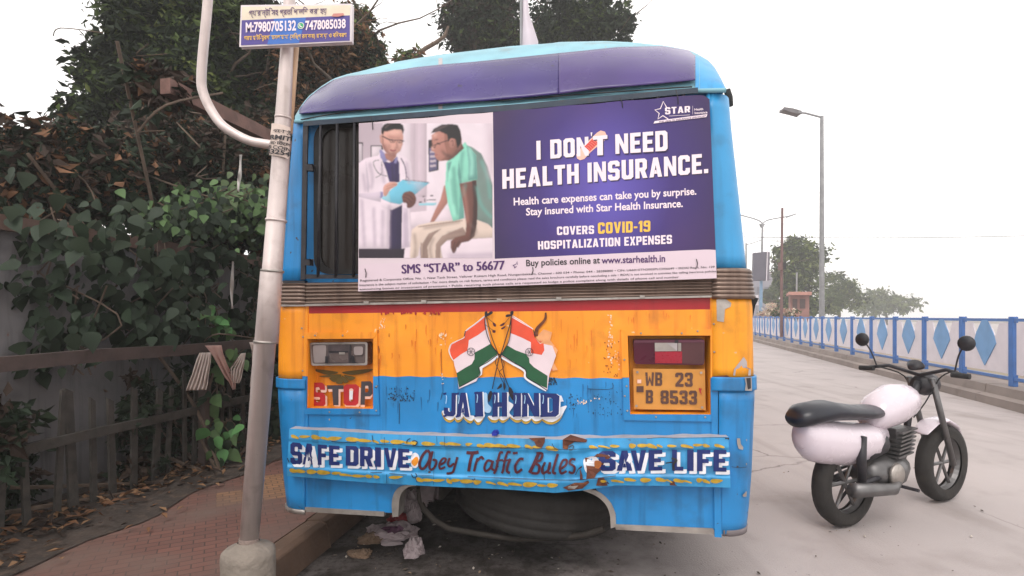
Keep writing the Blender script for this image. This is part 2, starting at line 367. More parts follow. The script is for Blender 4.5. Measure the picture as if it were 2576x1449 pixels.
def font(text, off=0.0, shear=0.0):
    """built-in typeface, thickened, as flat polygons"""
    c = bpy.data.curves.new('t', 'FONT'); c.body = text; c.offset = off; c.shear = shear; c.resolution_u = 3
    o = bpy.data.objects.new('t', c); C.objects.link(o)
    me = bpy.data.meshes.new_from_object(o.evaluated_get(bpy.context.evaluated_depsgraph_get()))
    polys = [[(me.vertices[i].co.x, me.vertices[i].co.y) for i in p.vertices] for p in me.polygons]
    bpy.data.meshes.remove(me); bpy.data.objects.remove(o); bpy.data.curves.remove(c)
    return polys

#=====SETTING=====
# ------------------------------------------------------------------ ground, road, footpath, kerbs
def strip(name, u0, u1, w0, w1, z, m, nu=1, nw=1, kind='structure'):
    o = MB().grid(lambda a, b: B(u0 + (u1 - u0) * a, w0 + (w1 - w0) * b, z), nu, nw).obj(name, m)
    return tag(o, kind=kind)
m_road = mat('dusty pale asphalt', S(170, 160, 158), .9, var=.07, scale=.8, dirt=(S(128, 118, 112), .5, 1.7), chips=(S(84, 76, 70), .72, 22), bump=.5, bscale=90)
m_earth = mat('bare dusty earth', S(118, 104, 92), .95, var=.15, scale=.6, dirt=(S(84, 92, 60), .6, .4), bump=.5, bscale=20)
ground = MB().grid(lambda a, b: Vector((-70 + 230 * a, -30 + 270 * b, -.012)), 2, 2).obj('ground', m_earth); tag(ground, kind='structure')
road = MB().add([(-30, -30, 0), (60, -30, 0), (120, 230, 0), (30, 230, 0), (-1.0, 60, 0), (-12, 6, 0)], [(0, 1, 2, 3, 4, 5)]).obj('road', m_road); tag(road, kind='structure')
# the road surface: dust, tyre-worn streaks, stains and a dark band of gutter dirt and painted bus shade along the kerb
def road_nodes(m):
    n = m.node_tree; L = n.links; bs = n.nodes['Principled BSDF']; old = bs.inputs['Base Color'].links[0].from_socket
    tc = n.nodes.new('ShaderNodeTexCoord'); d_ = n.nodes.new('ShaderNodeVectorMath'); d_.operation = 'DOT_PRODUCT'; d_.inputs[1].default_value = (CS, -SN, 0); L.new(tc.outputs['Object'], d_.inputs[0])
    def noise_(scale, det, vec=None, rough=.6):
        t = n.nodes.new('ShaderNodeTexNoise'); t.inputs['Scale'].default_value = scale; t.inputs['Detail'].default_value = det; t.inputs['Roughness'].default_value = rough; L.new(vec or tc.outputs['Object'], t.inputs['Vector']); return t.outputs['Fac']
    def math_(op, a, b):
        q = n.nodes.new('ShaderNodeMath'); q.operation = op
        for k, v in enumerate((a, b)):
            if isinstance(v, float): q.inputs[k].default_value = v
            else: L.new(v, q.inputs[k])
        return q.outputs[0]
    def rng(f, a, b, lo=0.0, hi=1.0):
        r = n.nodes.new('ShaderNodeMapRange'); r.interpolation_type = 'SMOOTHSTEP'; r.inputs[1].default_value = a; r.inputs[2].default_value = b; r.inputs[3].default_value = lo; r.inputs[4].default_value = hi; L.new(f, r.inputs[0]); return r.outputs[0]
    def mixc(f, a, col):
        x = n.nodes.new('ShaderNodeMix'); x.data_type = 'RGBA'; L.new(f, x.inputs[0]); L.new(a, x.inputs[6]); x.inputs[7].default_value = col; return x.outputs[2]
    mp = n.nodes.new('ShaderNodeMapping'); mp.inputs['Rotation'].default_value = (0, 0, PSI); mp.inputs['Scale'].default_value = (1.3, .08, 1); L.new(tc.outputs['Object'], mp.inputs['Vector'])
    c = mixc(rng(noise_(2.0, 5, mp.outputs[0]), .45, .75, 0, .45), old, S(136, 126, 122))
    c = mixc(rng(noise_(.7, 6), .55, .75, 0, .4), c, S(118, 108, 102))
    v = n.nodes.new('ShaderNodeTexVoronoi'); v.feature = 'DISTANCE_TO_EDGE'; v.inputs['Scale'].default_value = .55
    wv = n.nodes.new('ShaderNodeMix'); wv.data_type = 'RGBA'; wv.inputs[0].default_value = .12; L.new(tc.outputs['Object'], wv.inputs[6]); nn = n.nodes.new('ShaderNodeTexNoise'); nn.inputs['Scale'].default_value = 3; nn.inputs['Detail'].default_value = 6; L.new(tc.outputs['Object'], nn.inputs['Vector']); L.new(nn.outputs['Color'], wv.inputs[7]); L.new(wv.outputs[2], v.inputs['Vector'])
    c = mixc(math_('MULTIPLY', rng(v.outputs['Distance'], .0, .006, .6, 0.0), rng(noise_(.5, 2), .5, .56)), c, S(84, 76, 72))
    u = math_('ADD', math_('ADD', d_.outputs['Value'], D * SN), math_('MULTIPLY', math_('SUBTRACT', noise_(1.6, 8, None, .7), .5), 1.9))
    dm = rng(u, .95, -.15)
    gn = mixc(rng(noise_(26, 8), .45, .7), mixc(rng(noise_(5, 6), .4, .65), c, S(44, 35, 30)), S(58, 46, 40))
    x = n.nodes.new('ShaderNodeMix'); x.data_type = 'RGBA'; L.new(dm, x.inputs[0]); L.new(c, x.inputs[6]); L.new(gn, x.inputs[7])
    y = mixc(math_('MULTIPLY', dm, .8), x.outputs[2], S(38, 30, 25))  # deepens the dirt band with under-bus shade put into the colour
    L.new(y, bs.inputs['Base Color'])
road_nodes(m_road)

# footpath: red tiles with bands of small yellow-buff setts
def paver_mat():
    m = bpy.data.materials.new('red and buff pavers'); m.use_nodes = True; n = m.node_tree; L = n.links; bs = n.nodes['Principled BSDF']
    tc = n.nodes.new('ShaderNodeTexCoord'); mp = n.nodes.new('ShaderNodeMapping'); mp.inputs['Rotation'].default_value = (0, 0, R(-28)); L.new(tc.outputs['Object'], mp.inputs['Vector'])
    def brick(scale, c1, c2, mo, bw, rh, ms):
        b = n.nodes.new('ShaderNodeTexBrick'); b.inputs['Scale'].default_value = scale; b.inputs['Color1'].default_value = c1; b.inputs['Color2'].default_value = c2; b.inputs['Mortar'].default_value = mo
        b.inputs['Brick Width'].default_value = bw; b.inputs['Row Height'].default_value = rh; b.inputs['Mortar Size'].default_value = ms; b.offset = .5
        L.new(mp.outputs[0], b.inputs['Vector']); return b
    red = brick(1, S(114, 76, 66), S(100, 68, 60), S(70, 52, 46), .115, .06, .0035)
    buff = brick(1, S(150, 110, 76), S(128, 94, 68), S(84, 60, 48), .085, .055, .004)
    ck = n.nodes.new('ShaderNodeTexBrick'); ck.inputs['Scale'].default_value = 1; ck.inputs['Color1'].default_value = (0, 0, 0, 1); ck.inputs['Color2'].default_value = (1, 1, 1, 1); ck.inputs['Mortar'].default_value = (0, 0, 0, 1)
    ck.inputs['Brick Width'].default_value = .46; ck.inputs['Row Height'].default_value = .33; ck.inputs['Mortar Size'].default_value = 0; ck.inputs['Bias'].default_value = -.2
    L.new(mp.outputs[0], ck.inputs['Vector'])
    st = n.nodes.new('ShaderNodeMath'); st.operation = 'GREATER_THAN'; st.inputs[1].default_value = .62; L.new(ck.outputs['Color'], st.inputs[0])
    x = n.nodes.new('ShaderNodeMix'); x.data_type = 'RGBA'; L.new(st.outputs[0], x.inputs[0]); L.new(red.outputs['Color'], x.inputs[6]); L.new(buff.outputs['Color'], x.inputs[7])
    nz = n.nodes.new('ShaderNodeTexNoise'); nz.inputs['Scale'].default_value = 2.2; nz.inputs['Detail'].default_value = 8; L.new(tc.outputs['Object'], nz.inputs['Vector'])
    rg = n.nodes.new('ShaderNodeMapRange'); rg.inputs['From Min'].default_value = .42; rg.inputs['From Max'].default_value = .72; L.new(nz.outputs[0], rg.inputs['Value'])
    y = n.nodes.new('ShaderNodeMix'); y.data_type = 'RGBA'; L.new(rg.outputs[0], y.inputs[0]); L.new(x.outputs[2], y.inputs[6]); y.inputs[7].default_value = S(104, 84, 76)
    L.new(y.outputs[2], bs.inputs['Base Color']); bs.inputs['Roughness'].default_value = .8
    bp = n.nodes.new('ShaderNodeBump'); bp.inputs['Strength'].default_value = .5; bp.inputs['Distance'].default_value = .004; L.new(red.outputs['Fac'], bp.inputs['Height']); bp.invert = True
    L.new(bp.outputs[0], bs.inputs['Normal'])
    return m
m_pave = paver_mat()
KU = -1.24
fp = MB().grid(lambda a, b: B(-6 + (KU - .14 + 6) * a, -6 + 36 * b, .15 + .006 * noise.noise(Vector((a * 40, b * 70, 0)))), 24, 90).obj('footpath', m_pave); tag(fp, kind='structure')
m_kerb = mat('worn painted kerb stone', S(94, 72, 58), .85, var=.25, scale=5, dirt=(S(66, 56, 50), .8, 4), chips=(S(170, 150, 128), .7, 20), bump=.6, bscale=30)
kb = MB()
for i in range(44):                                   # kerb stones, rounded front edge
    w0 = -6 + i * .8; w1 = w0 + .785
    prof = [(KU - .14, .0), (KU - .14, .156), (KU - .05, .16), (KU - .012, .145), (KU, .11), (KU + .02, .0)]
    j = rnd.uniform(-.012, .012)
    kb.prism([B(a + j, w0, z) for a, z in prof], [B(a + j, w1, z) for a, z in prof])
tag(kb.obj('kerb', m_kerb, bevel=.006), kind='structure')
#=====BUS=====
BUSLOC = Vector((0, D, 0))
bus = thing('city_bus', BUSLOC, 'blue and orange city bus with dented hand-painted bumper, seen from behind at the kerb', 'bus', rz=-PSI)
def WB(p): return B(p.x, p.y, p.z)
def interp(tab, x):
    if x <= tab[0][0]: return tab[0][1]
    for (x0, y0), (x1, y1) in zip(tab, tab[1:]):
        if x <= x1: return y0 + (y1 - y0) * (x - x0) / (x1 - x0)
    return tab[-1][1]
RC = .12
_edge = [(228, 748, 1828), (300, 742, 1834), (500, 725, 1856), (700, 710, 1877), (770, 706, 1888), (950, 704, 1891), (1000, 705, 1892), (1100, 712, 1888), (1200, 718, 1884), (1290, 729, 1877), (1352, 736, 1870)]
UL = sorted((face(a, y).z, face(a, y).x - .446 * RC) for y, a, b in _edge)
UR = sorted((face(b, y).z, face(b, y).x + .213 * RC) for y, a, b in _edge)
def shell(name, side, x_in, y0, y1, off, m, wlen=.7, rows=8, parent=bus, rib=None):
    """rear corner panel: from x_in on the rear wall round the corner to wlen along the side"""
    mb = MB(); xe = 705 if side < 0 else 1890
    def row(b):
        y = y0 + (y1 - y0) * b
        v = face(xe, y).z; u = interp(UL if side < 0 else UR, v)
        o = off + (rib(b) if rib else 0)
        ui = face(x_in(y) if callable(x_in) else x_in, y, o).x; cu = u - side * RC; r2 = RC + o
        pts = [Vector((ui, -o, v)), Vector(((ui + cu) / 2, -o, v))]
        for k in range(9):
            a = math.pi / 2 * k / 8
            pts.append(Vector((cu + side * r2 * math.sin(a), RC - r2 * math.cos(a), v)))
        pts.append(Vector((cu + side * r2, wlen, v)))
        return pts
    rr = [row(j / rows) for j in range(rows + 1)]; n = len(rr[0])
    mb.add([p for r in rr for p in r], [(j * n + i, j * n + i + 1, (j + 1) * n + i + 1, (j + 1) * n + i) for j in range(rows) for i in range(n - 1)])
    o = mb.obj(name, m, parent, smooth=True)
    s = o.modifiers.new('thickness', 'SOLIDIFY'); s.thickness = .012; s.offset = 0
    return o
def csurf(x, y, o=.004, off=0.0, side=1):
    """point on the rounded rear corner met by this line of sight"""
    for k in range(140):
        c = -off - o + k * .0015
        p = face(x, y, -c); u = interp(UR if side > 0 else UL, p.z); cu = u - side * RC
        if (p.x - cu) * side <= 0: return p
        if c > RC or (p.x - cu) ** 2 + (c - RC) ** 2 <= (RC + off + o) ** 2: return p
    return p
def slab(name, pts, off0, off1, m, T=ID, parent=bus, bevel=.004):
    a = [face(*T(p), off1) for p in pts]
    d = off1 - off0
    return MB().prism(a, [p + Vector((0, d, 0)) for p in a]).obj(name, m, parent, bevel=bevel)

# inner floor, rear bulkhead and underbody (dark)
ub = MB().box((-1.2, .35, .52), (1.2, 9.2, .62)).box((-1.2, .33, .62), (1.2, .36, 1.5)); ub.box((-1.0, 1.2, .36), (-.8, 9, .52)); ub.box((.8, 1.2, .36), (1.0, 9, .52)); ub.box((-1.0, 1.9, .34), (1.0, 2.1, .5))
ub.obj('underbody', m_under, bus)

# rear panel: orange over blue with a red stripe, two openings for the lamps
def ytop(x): return 768 - (x - 768) * .0215
def yred(x): return 789 - (x - 768) * .0105
def ycol(x): return 945 + (x - 768) * .0088 + 1.2 * math.sin(x * .09)
def ybot(x): return 1200 + (x - 768) * .03
HL = (771, 851, 940, 1029); HR = (1579, 843, 1788, 1043)
def poff(x, y): return .0035 * noise.noise(Vector((x * .004, y * .007, 3))) + .0012 * noise.noise(Vector((x * .02, y * .02, 9)))
def rearfn(a, b):
    x = 766 + (1792 - 766) * a
    L = [ytop(x), yred(x), ycol(x), ybot(x)]; B_ = [0, .08, .42, 1]
    for i in range(3):
        if b <= B_[i + 1] + 1e-9:
            y = L[i] + (L[i + 1] - L[i]) * (b - B_[i]) / (B_[i + 1] - B_[i]); break
    return x, y
def rskip(a, b):
    x, y = rearfn(a, b)
    return any(h[0] - 5 < x < h[2] + 5 and h[1] - 5 < y < h[3] + 5 for h in (HL, HR))
rp = MB().grid(lambda a, b: (lambda q: face(q[0], q[1], poff(*q)))(rearfn(a, b)), 180, 100,
    mi=lambda a, b: (1 if 776 < rearfn(a, b)[0] < 1786 else 0) if b < .08 else (0 if b < .42 else 2), skip=rskip)
rp.obj('rear_panel', [m_orange, m_red, m_blue], bus, smooth=True)
# vertical seams and rivet strips
for xs, ya, yb, mm in ((769, 768, 947, m_orange), (769, 1043, 1190, m_blue), (1798, 747, 984, m_amber), (1798, 983, 1225, m_blue)):
    wd = 5 if xs < 1000 else 8
    slab('seam_strip', [(xs - wd, ya), (xs + wd, ya), (xs + wd, yb), (xs - wd, yb)], -.002, .006, mm, bevel=.002)
# lamp recesses
def recess(nm, q, T, dep, mi_side, mi_back, slope=0):
    a = [face(*T(p), .005) for p in q]
    cx = sum(p.x for p in a) / 4; cz = sum(p.z for p in a) / 4
    b = [Vector((p.x + (cx - p.x) * .05, dep + .005, p.z + (cz - p.z) * slope)) for p in a]
    mb = MB().add(a + b, [(0, 1, 5, 4), (1, 2, 6, 5), (2, 3, 7, 6), (3, 0, 4, 7)], 0).add(b, [(0, 1, 2, 3)], 1)
    return mb.obj(nm, [mi_side, mi_back], bus)
ql = [(262, 735), (815, 733), (815, 1320), (255, 1312)]
qr = [(372, 565), (1150, 565), (1155, 1310), (395, 1305)]
recess('lamp_recess', ql, b3, .085, m_orange, m_orange, .02)
recess('lamp_recess', qr, b5, .095, m_amber, m_amber, .04)
def frame(nm, o, i, T, mt, mb_, cut=None):
    """raised sheet-metal frame, orange above the colour line and blue below"""
    for k in range(4):
        q = [o[k], o[(k + 1) % 4], i[(k + 1) % 4], i[k]]
        if k in (1, 3) and cut:
            j = (k + 1) % 4
            up, lo = (k, j) if k == 1 else (j, k)
            def atc(A): return (A[up][0] + (A[lo][0] - A[up][0]) * (cut - A[up][1]) / (A[lo][1] - A[up][1]), cut)
            co, ci = atc(o), atc(i)
            slab(nm, [o[up], co, ci, i[up]], -.003, .010, mt, T, bevel=.003); slab(nm, [co, o[lo], i[lo], ci], -.003, .010, mb_, T, bevel=.003)
        else: slab(nm, q, -.003, .011, mt if k == 0 else mb_, T, bevel=.003)
frame('recess_frame', [(240, 685), (845, 680), (862, 1362), (218, 1360)], [(262, 735), (815, 733), (815, 1320), (255, 1312)], b3, m_orange, m_blue, 1045)
frame('recess_frame', [(310, 510), (1160, 508), (1165, 1370), (340, 1355)], [(372, 565), (1150, 565), (1155, 1310), (395, 1305)], b5, m_orange, m_blue, 960)

# left lamp: clear cover over a grey reflector
m_lens = mat('cloudy grey lamp plastic', S(98, 86, 84), .25, var=.25, scale=7, dirt=(S(80, 66, 66), .5, 14)); m_lensl = mat('pale lamp reflector', S(158, 146, 144), .2, .3, var=.1)
m_lensd = mat('dark lamp socket', S(74, 64, 66), .5, var=.3, scale=30)
def rr4(q, r=.06, n=4):            # rounded quad in detail coords
    out = []
    for k in range(4):
        p = Vector((*q[k], 0)); a = Vector((*q[k - 1], 0)); c = Vector((*q[(k + 1) % 4], 0))
        rr_ = r * min((a - p).length, (c - p).length)
        s = p + (a - p).normalized() * rr_; e = p + (c - p).normalized() * rr_
        for i in range(n + 1):
            t = i / n; v = s * (1 - t) ** 2 + p * 2 * t * (1 - t) + e * t * t; out.append((v.x, v.y))
    return out
LQ = [(285, 768), (766, 762), (765, 955), (300, 958)]
lamp = slab('lamp_unit', rr4(LQ, .1), -.088, -.022, m_lens, b3, bevel=.006); lamp['label'] = 'cloudy grey lamp with broken insides'
A = Art(face, b3, -.020, .001)
A.ring(m_alu, rr4(LQ, .1), rr4([(300, 782), (750, 778), (748, 938), (312, 942)], .1))
A.poly(m_lensl, rr4([(312, 790), (425, 786), (420, 932), (322, 936)], .2)); A.poly(m_lensd, [(438, 790), (618, 786), (616, 936), (436, 938)])
A.poly(m_lens, [(450, 858), (606, 850), (606, 930), (452, 930)]); A.poly(m_black, [(446, 836), (606, 836), (606, 850), (446, 850)]); A.poly(m_alu, [(530, 846), (578, 846), (578, 864), (530, 864)])
A.poly(m_black, [(618, 786), (628, 786), (626, 938), (616, 938)]); A.poly(m_lensl, rr4([(650, 800), (730, 798), (728, 870), (655, 872)], .3)); A.poly(m_black, [(630, 870), (655, 880), (660, 925), (690, 938), (632, 936)]); A.poly(m_black, [(415, 880), (438, 880), (438, 940), (415, 936)])
A.obj('lamp_lens', lamp)
# STOP panel below it
def srec(x, y, o): return face(x, y, o - .083)
A = Art(srec, b3, .004, .001)
for pts in ([(310, 985), (520, 1010), (450, 1035), (380, 1020)], [(560, 1010), (800, 985), (760, 1015), (640, 1035)], [(375, 1042), (540, 1030), (520, 1050), (400, 1052)], [(450, 1060), (540, 1036), (500, 1095)], [(505, 1100), (545, 1040), (560, 1105)], [(570, 1100), (555, 1040), (610, 1085)], [(620, 1080), (570, 1036), (665, 1055)], [(470, 1080), (530, 1044), (480, 1060)]):
    A.poly(i_leaf, pts, rnd_=True)
for ch, q, m in (('S', [(292, 1098), (412, 1098), (418, 1298), (296, 1298)], i_redl), ('T', [(430, 1120), (568, 1120), (560, 1285), (448, 1285)], i_dgrey), ('O', [(568, 1112), (696, 1112), (690, 1288), (568, 1288)], i_redl), ('P', [(714, 1088), (808, 1086), (806, 1282), (708, 1282)], i_dgrey)):
    g = GL[ch][0]
    for dx, dy, mm in ((16, 14, i_pink), (10, 22, i_pink), (0, 0, m)):
        A.o += .0006; A.tris(mm, g, q, dx=dx if ch != 'P' else 0, dy=dy)
A.poly(i_white, [(618, 1165), (646, 1165), (642, 1238), (616, 1238)])
A.obj('stop_lettering', bus)

# right lamp: tail light with red, clear and smoked sections
m_tl = mat('dark magenta tail light plastic', S(74, 10, 36), .3, var=.12, spec=.35); m_tls = mat('smoked maroon plastic', S(78, 38, 42), .35, var=.15); m_tlr = mat('bright red reflector', S(150, 8, 38), .3, var=.1, scale=40); m_tlt = mat('pale violet plastic edge', S(100, 44, 66), .3)
RQ = [(428, 602), (1096, 600), (1092, 842), (440, 832)]
tl = slab('tail_light', rr4(RQ, .12), -.098, -.02, m_tl, b5, bevel=.008)
A = Art(face, b5, -.018, .001)
A.poly(m_tls, rr4([(882, 634), (1092, 634), (1088, 836), (884, 828)], .06)); A.poly(m_tlr, [(630, 716), (884, 714), (884, 826), (632, 824)])
A.poly(m_tlt, [(436, 610), (1090, 606), (1092, 630), (436, 634)]); A.poly(m_alu, [(628, 634), (840, 634), (840, 712), (630, 714)]); A.poly(m_grey, [(742, 636), (840, 636), (838, 710)]); A.poly(m_alu, [(846, 636), (876, 636), (876, 712), (846, 712)])
A.poly(m_black, rr4([(815, 608), (850, 606), (848, 636), (812, 636)], .3))
A.obj('tail_light_lens', tl)
# number plate, stands proud inside the recess
plate = slab('number_plate', [(432, 880), (1092, 886), (1105, 1262), (440, 1248)], -.06, -.035, i_plate, b5, bevel=.003)
def spl(x, y, o): return face(x, y, o - .035)
A = Art(spl, b5, .003, .0008)
A.tris(i_plt, block('WB'), [(540, 910), (698, 910), (698, 1036), (542, 1036)]); A.tris(i_plt, block('23'), [(820, 912), (985, 912), (985, 1044), (822, 1044)])
A.tris(i_plt, block('B'), [(545, 1075), (612, 1075), (612, 1200), (545, 1200)]); A.tris(i_plt, block('8533'), [(682, 1078), (1024, 1080), (1024, 1212), (684, 1204)])
A.poly(i_pink, [(466, 978), (502, 978), (502, 1012), (466, 1012)]); A.poly(i_plt, [(458, 1040), (524, 1038), (524, 1096), (458, 1094)]); A.poly(i_redl, [(1040, 1056), (1070, 1062), (1060, 1085), (1070, 1125), (1048, 1095)])
for x, y in ((466, 908), (1062, 914), (458, 1224), (1072, 1238)): A.poly(m_alu, [(x - 9, y - 9), (x + 9, y - 9), (x + 9, y + 9), (x - 9, y + 9)], rnd_=True)
A.obj('plate_lettering', plate)

# corner panels (orange over blue), band ledges
shell('corner_panel', -1, 768, 764, 955, .003, m_orange); shell('corner_panel', 1, 1792, 746, 952, .003, m_amber)
shell('corner_panel', -1, 767, 972, 1284, .006, m_blue); shell('corner_panel', 1, 1808, 980, 1346, .006, m_blue, rows=12)
shell('corner_ledge', -1, 767.5, 952, 976, .016, m_blue); shell('corner_ledge', 1, 1791, 949, 984, .017, m_blue)
shell('corner_trim', 1, 1823, 1336, 1351, .010, mat('scraped grey trim', S(112, 104, 106), .7, var=.25, dirt=(S(70, 62, 60), .6, 12)), rows=2); shell('corner_trim', -1, 767, 1276, 1287, .016, m_alu, rows=2)
# flaking paint patches and scratches
A = Art(lambda x, y, o: csurf(x, y, o + .010), b5, .003, .0006)
A.poly(m_alu, [(1205, 228), (1280, 215), (1345, 262), (1338, 296), (1285, 320), (1275, 440), (1210, 430)]); A.poly(m_grey, [(1362, 940), (1370, 880), (1460, 765), (1490, 810), (1492, 862), (1528, 880), (1525, 940)])
A.poly(m_rust, [(1168, 948), (1300, 938), (1330, 946), (1300, 956), (1168, 956)])
A.obj('flaked_paint', bus)
A = Art(lambda x, y, o: csurf(x, y, o + .025), b5, .004, .0006); A.poly(m_alu, [(1468, 958), (1535, 955), (1538, 1084), (1472, 1080), (1480, 1020)]); A.poly(m_black, [(1485, 965), (1525, 962), (1528, 1060), (1500, 1070)]); A.obj('flaked_paint', bus)
A = Art(lambda x, y, o: csurf(x, y, o + .014), z8, .004, .0006)
for pts in ([(1300, 245), (1330, 245), (1338, 300), (1362, 330), (1358, 355), (1318, 345), (1304, 300)], [(1385, 258), (1398, 252), (1396, 275)], [(1384, 485), (1397, 480), (1395, 505)], [(1355, 785), (1395, 745), (1392, 800), (1360, 800)]): A.poly(m_alu, pts)
A.stroke(m_black, [(1250, 515), (1320, 525), (1395, 518)], 4); A.obj('flaked_paint', bus)

# ribbed steel waist band
def ribs(n): return lambda b: .004 + .009 * abs(math.sin(b * n * math.pi))
RB = [(0, 712 - 0), (1, 766)]
def bandfn(a, b):
    x = 766 + (1792 - 766) * a
    y0 = 711 - (x - 766) * .0118; y1 = 766 - (x - 766) * .0215
    return face(x, y0 + (y1 - y0) * b, .012 + ribs(6)(b) + .003 * noise.noise(Vector((x * .012, b * 2, 4))))
MB().grid(bandfn, 60, 60).obj('waist_band', m_steel, bus, smooth=True)
shell('waist_band', -1, 768, 710, 766, .010, m_steel, rows=48, rib=ribs(6)); shell('waist_band', 1, 1791, 676, 750, .012, m_steel, rows=56, rib=ribs(7))
slab('waist_lip', [(704, 766), (760, 765), (1792, 743), (1792, 748), (760, 770.5), (704, 771)], -.01, .022, m_alu, bevel=.002)
for x in (915, 1060, 1250, 1400, 1610): slab('clip', [(x, ytop(x) - 7), (x + 12, ytop(x) - 7), (x + 12, ytop(x) - 1), (x, ytop(x) - 1)], .0, .030, m_alu, bevel=.001)

# upper rear: window panel, glass, pillars
wp = MB()
GO = rr4([(789, 310), (1752, 236), (1768, 684), (789, 690)], .12, 8); GI = rr4([(808, 324), (1735, 252), (1750, 672), (806, 678)], .12, 8)
wf = lambda T, c: [face(*p, c) for p in T]
wp.sheet(wf([(760, 298), (1806, 222), (1822, 706), (752, 716)], -.03), 0, [wf(GO, -.03)]); wp.obj('window_surround', m_blue, bus)
gk = MB(); gk.sheet(wf(GO, -.018), 0, [wf(GI, -.018)]); a = wf(GI, -.018); b_ = [p + Vector((0, .014, 0)) for p in a]; n_ = len(a)
gk.add(a + b_, [(i, (i + 1) % n_, n_ + (i + 1) % n_, n_ + i) for i in range(n_)]); a = wf(GO, -.018); b_ = [p + Vector((0, .012, 0)) for p in a]; n_ = len(a); gk.add(a + b_, [(i, (i + 1) % n_, n_ + (i + 1) % n_, n_ + i) for i in range(n_)])
win = gk.obj('rear_window', m_gasket, bus)
MB().sheet(wf(rr4([(806, 322), (1737, 250), (1752, 674), (804, 680)], .12, 8), -.030)).obj('window_pane', m_glass, win)
A = Art(face, b3, -.027, .001)           # sash lines inside the glass
A.poly(m_black, [(492, -700), (512, -700), (528, 170), (505, 170)]); A.stroke(m_hoop, [(372, 100), (400, 165), (470, 176), (680, 170)], 12); A.obj('window_sash', win)
shell('rear_pillar', -1, 762, 304, 712, .0, m_blue, rows=10); shell('rear_pillar', 1, 1786, 228, 678, .0, m_blue2, rows=12)
slab('pillar_foot', [(712, 706), (766, 706), (766, 712), (712, 712)], 0, .03, m_black, bevel=.001)

# iron grille over the window
gt = [(763, 305), (1321, 260), (1756, 220)]; gbt = [(763, 317), (1321, 275), (1756, 233)]
MB().prism([face(*p, .035) for p in gt + gbt[::-1]], [face(*p, .028) for p in gt + gbt[::-1]]).obj('grille_bar', m_bar, bus, bevel=.001)
slab('grille_bar', [(762.5, 306), (774, 306), (767.5, 702), (756, 704)], .022, .032, m_black, bevel=.001)
slab('grille_bar', [(757, 690), (902, 692), (902, 701), (757, 701)], .022, .030, m_black, bevel=.001)
for i, (xt, xb) in enumerate([(807, 800), (848.5, 845), (892, 890)] + [(945 + 64.5 * k, 945 + 66 * k) for k in range(13)]):
    yt = interp(gt, xt) + 9
    MB().tube([face(xt, yt, .026), face(xb, 697, .026)], .0085, 10).obj('grille_bar', m_black, bus, smooth=True)
for y, x in ((659, 769), (420, 776)): slab('hinge', [(x - 9, y - 6), (x + 10, y - 7), (x + 10, y + 7), (x - 9, y + 7)], .01, .045, m_black, bevel=.004)

# roof: domed end and long body
RID = [(742, 292), (757, 266), (776, 242), (805, 219), (838, 198), (875, 186), (904, 180), (946, 169), (1002, 154.5), (1056, 145), (1107, 137), (1200, 126), (1284, 116), (1384, 109), (1405, 105.5), (1518, 103), (1589, 106), (1673, 114.6), (1733, 126), (1755, 136), (1784, 153), (1800, 172), (1815, 199), (1826, 222)]
BAS = [(742, 306), (763, 305), (860, 298), (1100, 281), (1400, 258), (1600, 243), (1757, 229), (1826, 227)]
DOME = .55
def roofp(x, f, lift=0.0):
    yb = interp(BAS, x); yr = interp(RID, x)
    wv = DOME * (1 - math.sqrt(max(0, 1 - f * f)))
    ee = min(1, (x - 742) / 60, (1826 - x) / 40); wv *= max(.15, ee)
    return face(x, yb + (yr - yb) * f, -(wv - lift))
xs = [742 + 1084 * (.5 - .5 * math.cos(math.pi * (.08 + .84 * i / 70))) for i in range(71)]
xs = [742 + (x - xs[0]) * 1084 / (xs[-1] - xs[0]) for x in xs]
rf = MB(); fs_ = [0, .1, .25, .4, .55, .68, .78, .86, .92, .96, .985, 1]
n = len(xs)
for f in fs_: rf.v += [roofp(x, f) for x in xs]
for c in (2.5, 5, 9.3): rf.v += [Vector((p.x, c, p.z + .02)) for p in (roofp(x, 1) for x in xs)]
for j in range(len(fs_) + 2):
    for i in range(n - 1): rf.f.append((j * n + i, j * n + i + 1, (j + 1) * n + i + 1, (j + 1) * n + i)); rf.mi.append(1 if xs[i] > 1752 and j < 11 else 0)
roof = rf.obj('roof', [m_roofblue, m_blue2], bus, smooth=True)
MB().tube([roofp(x, 0, .01) for x in xs], .012, 8).obj('rain_gutter', m_roofblue, bus, smooth=True)
for xa, m in ((1108, m_grey), (1409, m_roofblue), (1754, m_blue2)):
    mb = MB().grid(lambda a, b: roofp(xa - 5 + 10 * a, .0 + b, .006) if b < 1 else roofp(xa - 5 + 10 * a, 1, .006), 2, 14); mb.obj('roof_seam', m, bus, smooth=True)
# purple vinyl over the dome, in two lengths
PB = [(752, 286), (861, 278), (974, 272.6), (1087, 263), (1228, 253), (1321, 244.5), (1411, 236), (1504, 223), (1575, 217.6), (1660, 210), (1752, 201)]
PT = [(752, 277), (757, 271), (776, 246), (805, 223), (838, 202), (875, 192), (917, 188), (974, 181), (1044, 170), (1115, 162.6), (1200, 155.5), (1312, 144), (1408, 134), (1479, 127), (1555, 119), (1665, 116.5), (1733, 127), (1746, 140)]
def hood(name, x0, x1, m, lift):
    def fn(a, b):
        x = x0 + (x1 - x0) * a; yb = interp(PB, x); yt = interp(PT, x); y = yb + (yt - yb) * b
        B0 = interp(BAS, x); R0 = interp(RID, x); f = min(.995, (B0 - y) / (B0 - R0))
        return roofp(x, f, lift + .004 * noise.noise(Vector((x * .015, b * 3, 2))) + (.012 * (1 - b) ** 4))
    o = MB().grid(fn, 70, 16).obj(name, m, bus, smooth=True)
    s = o.modifiers.new('thickness', 'SOLIDIFY'); s.thickness = .004; s.offset = 0
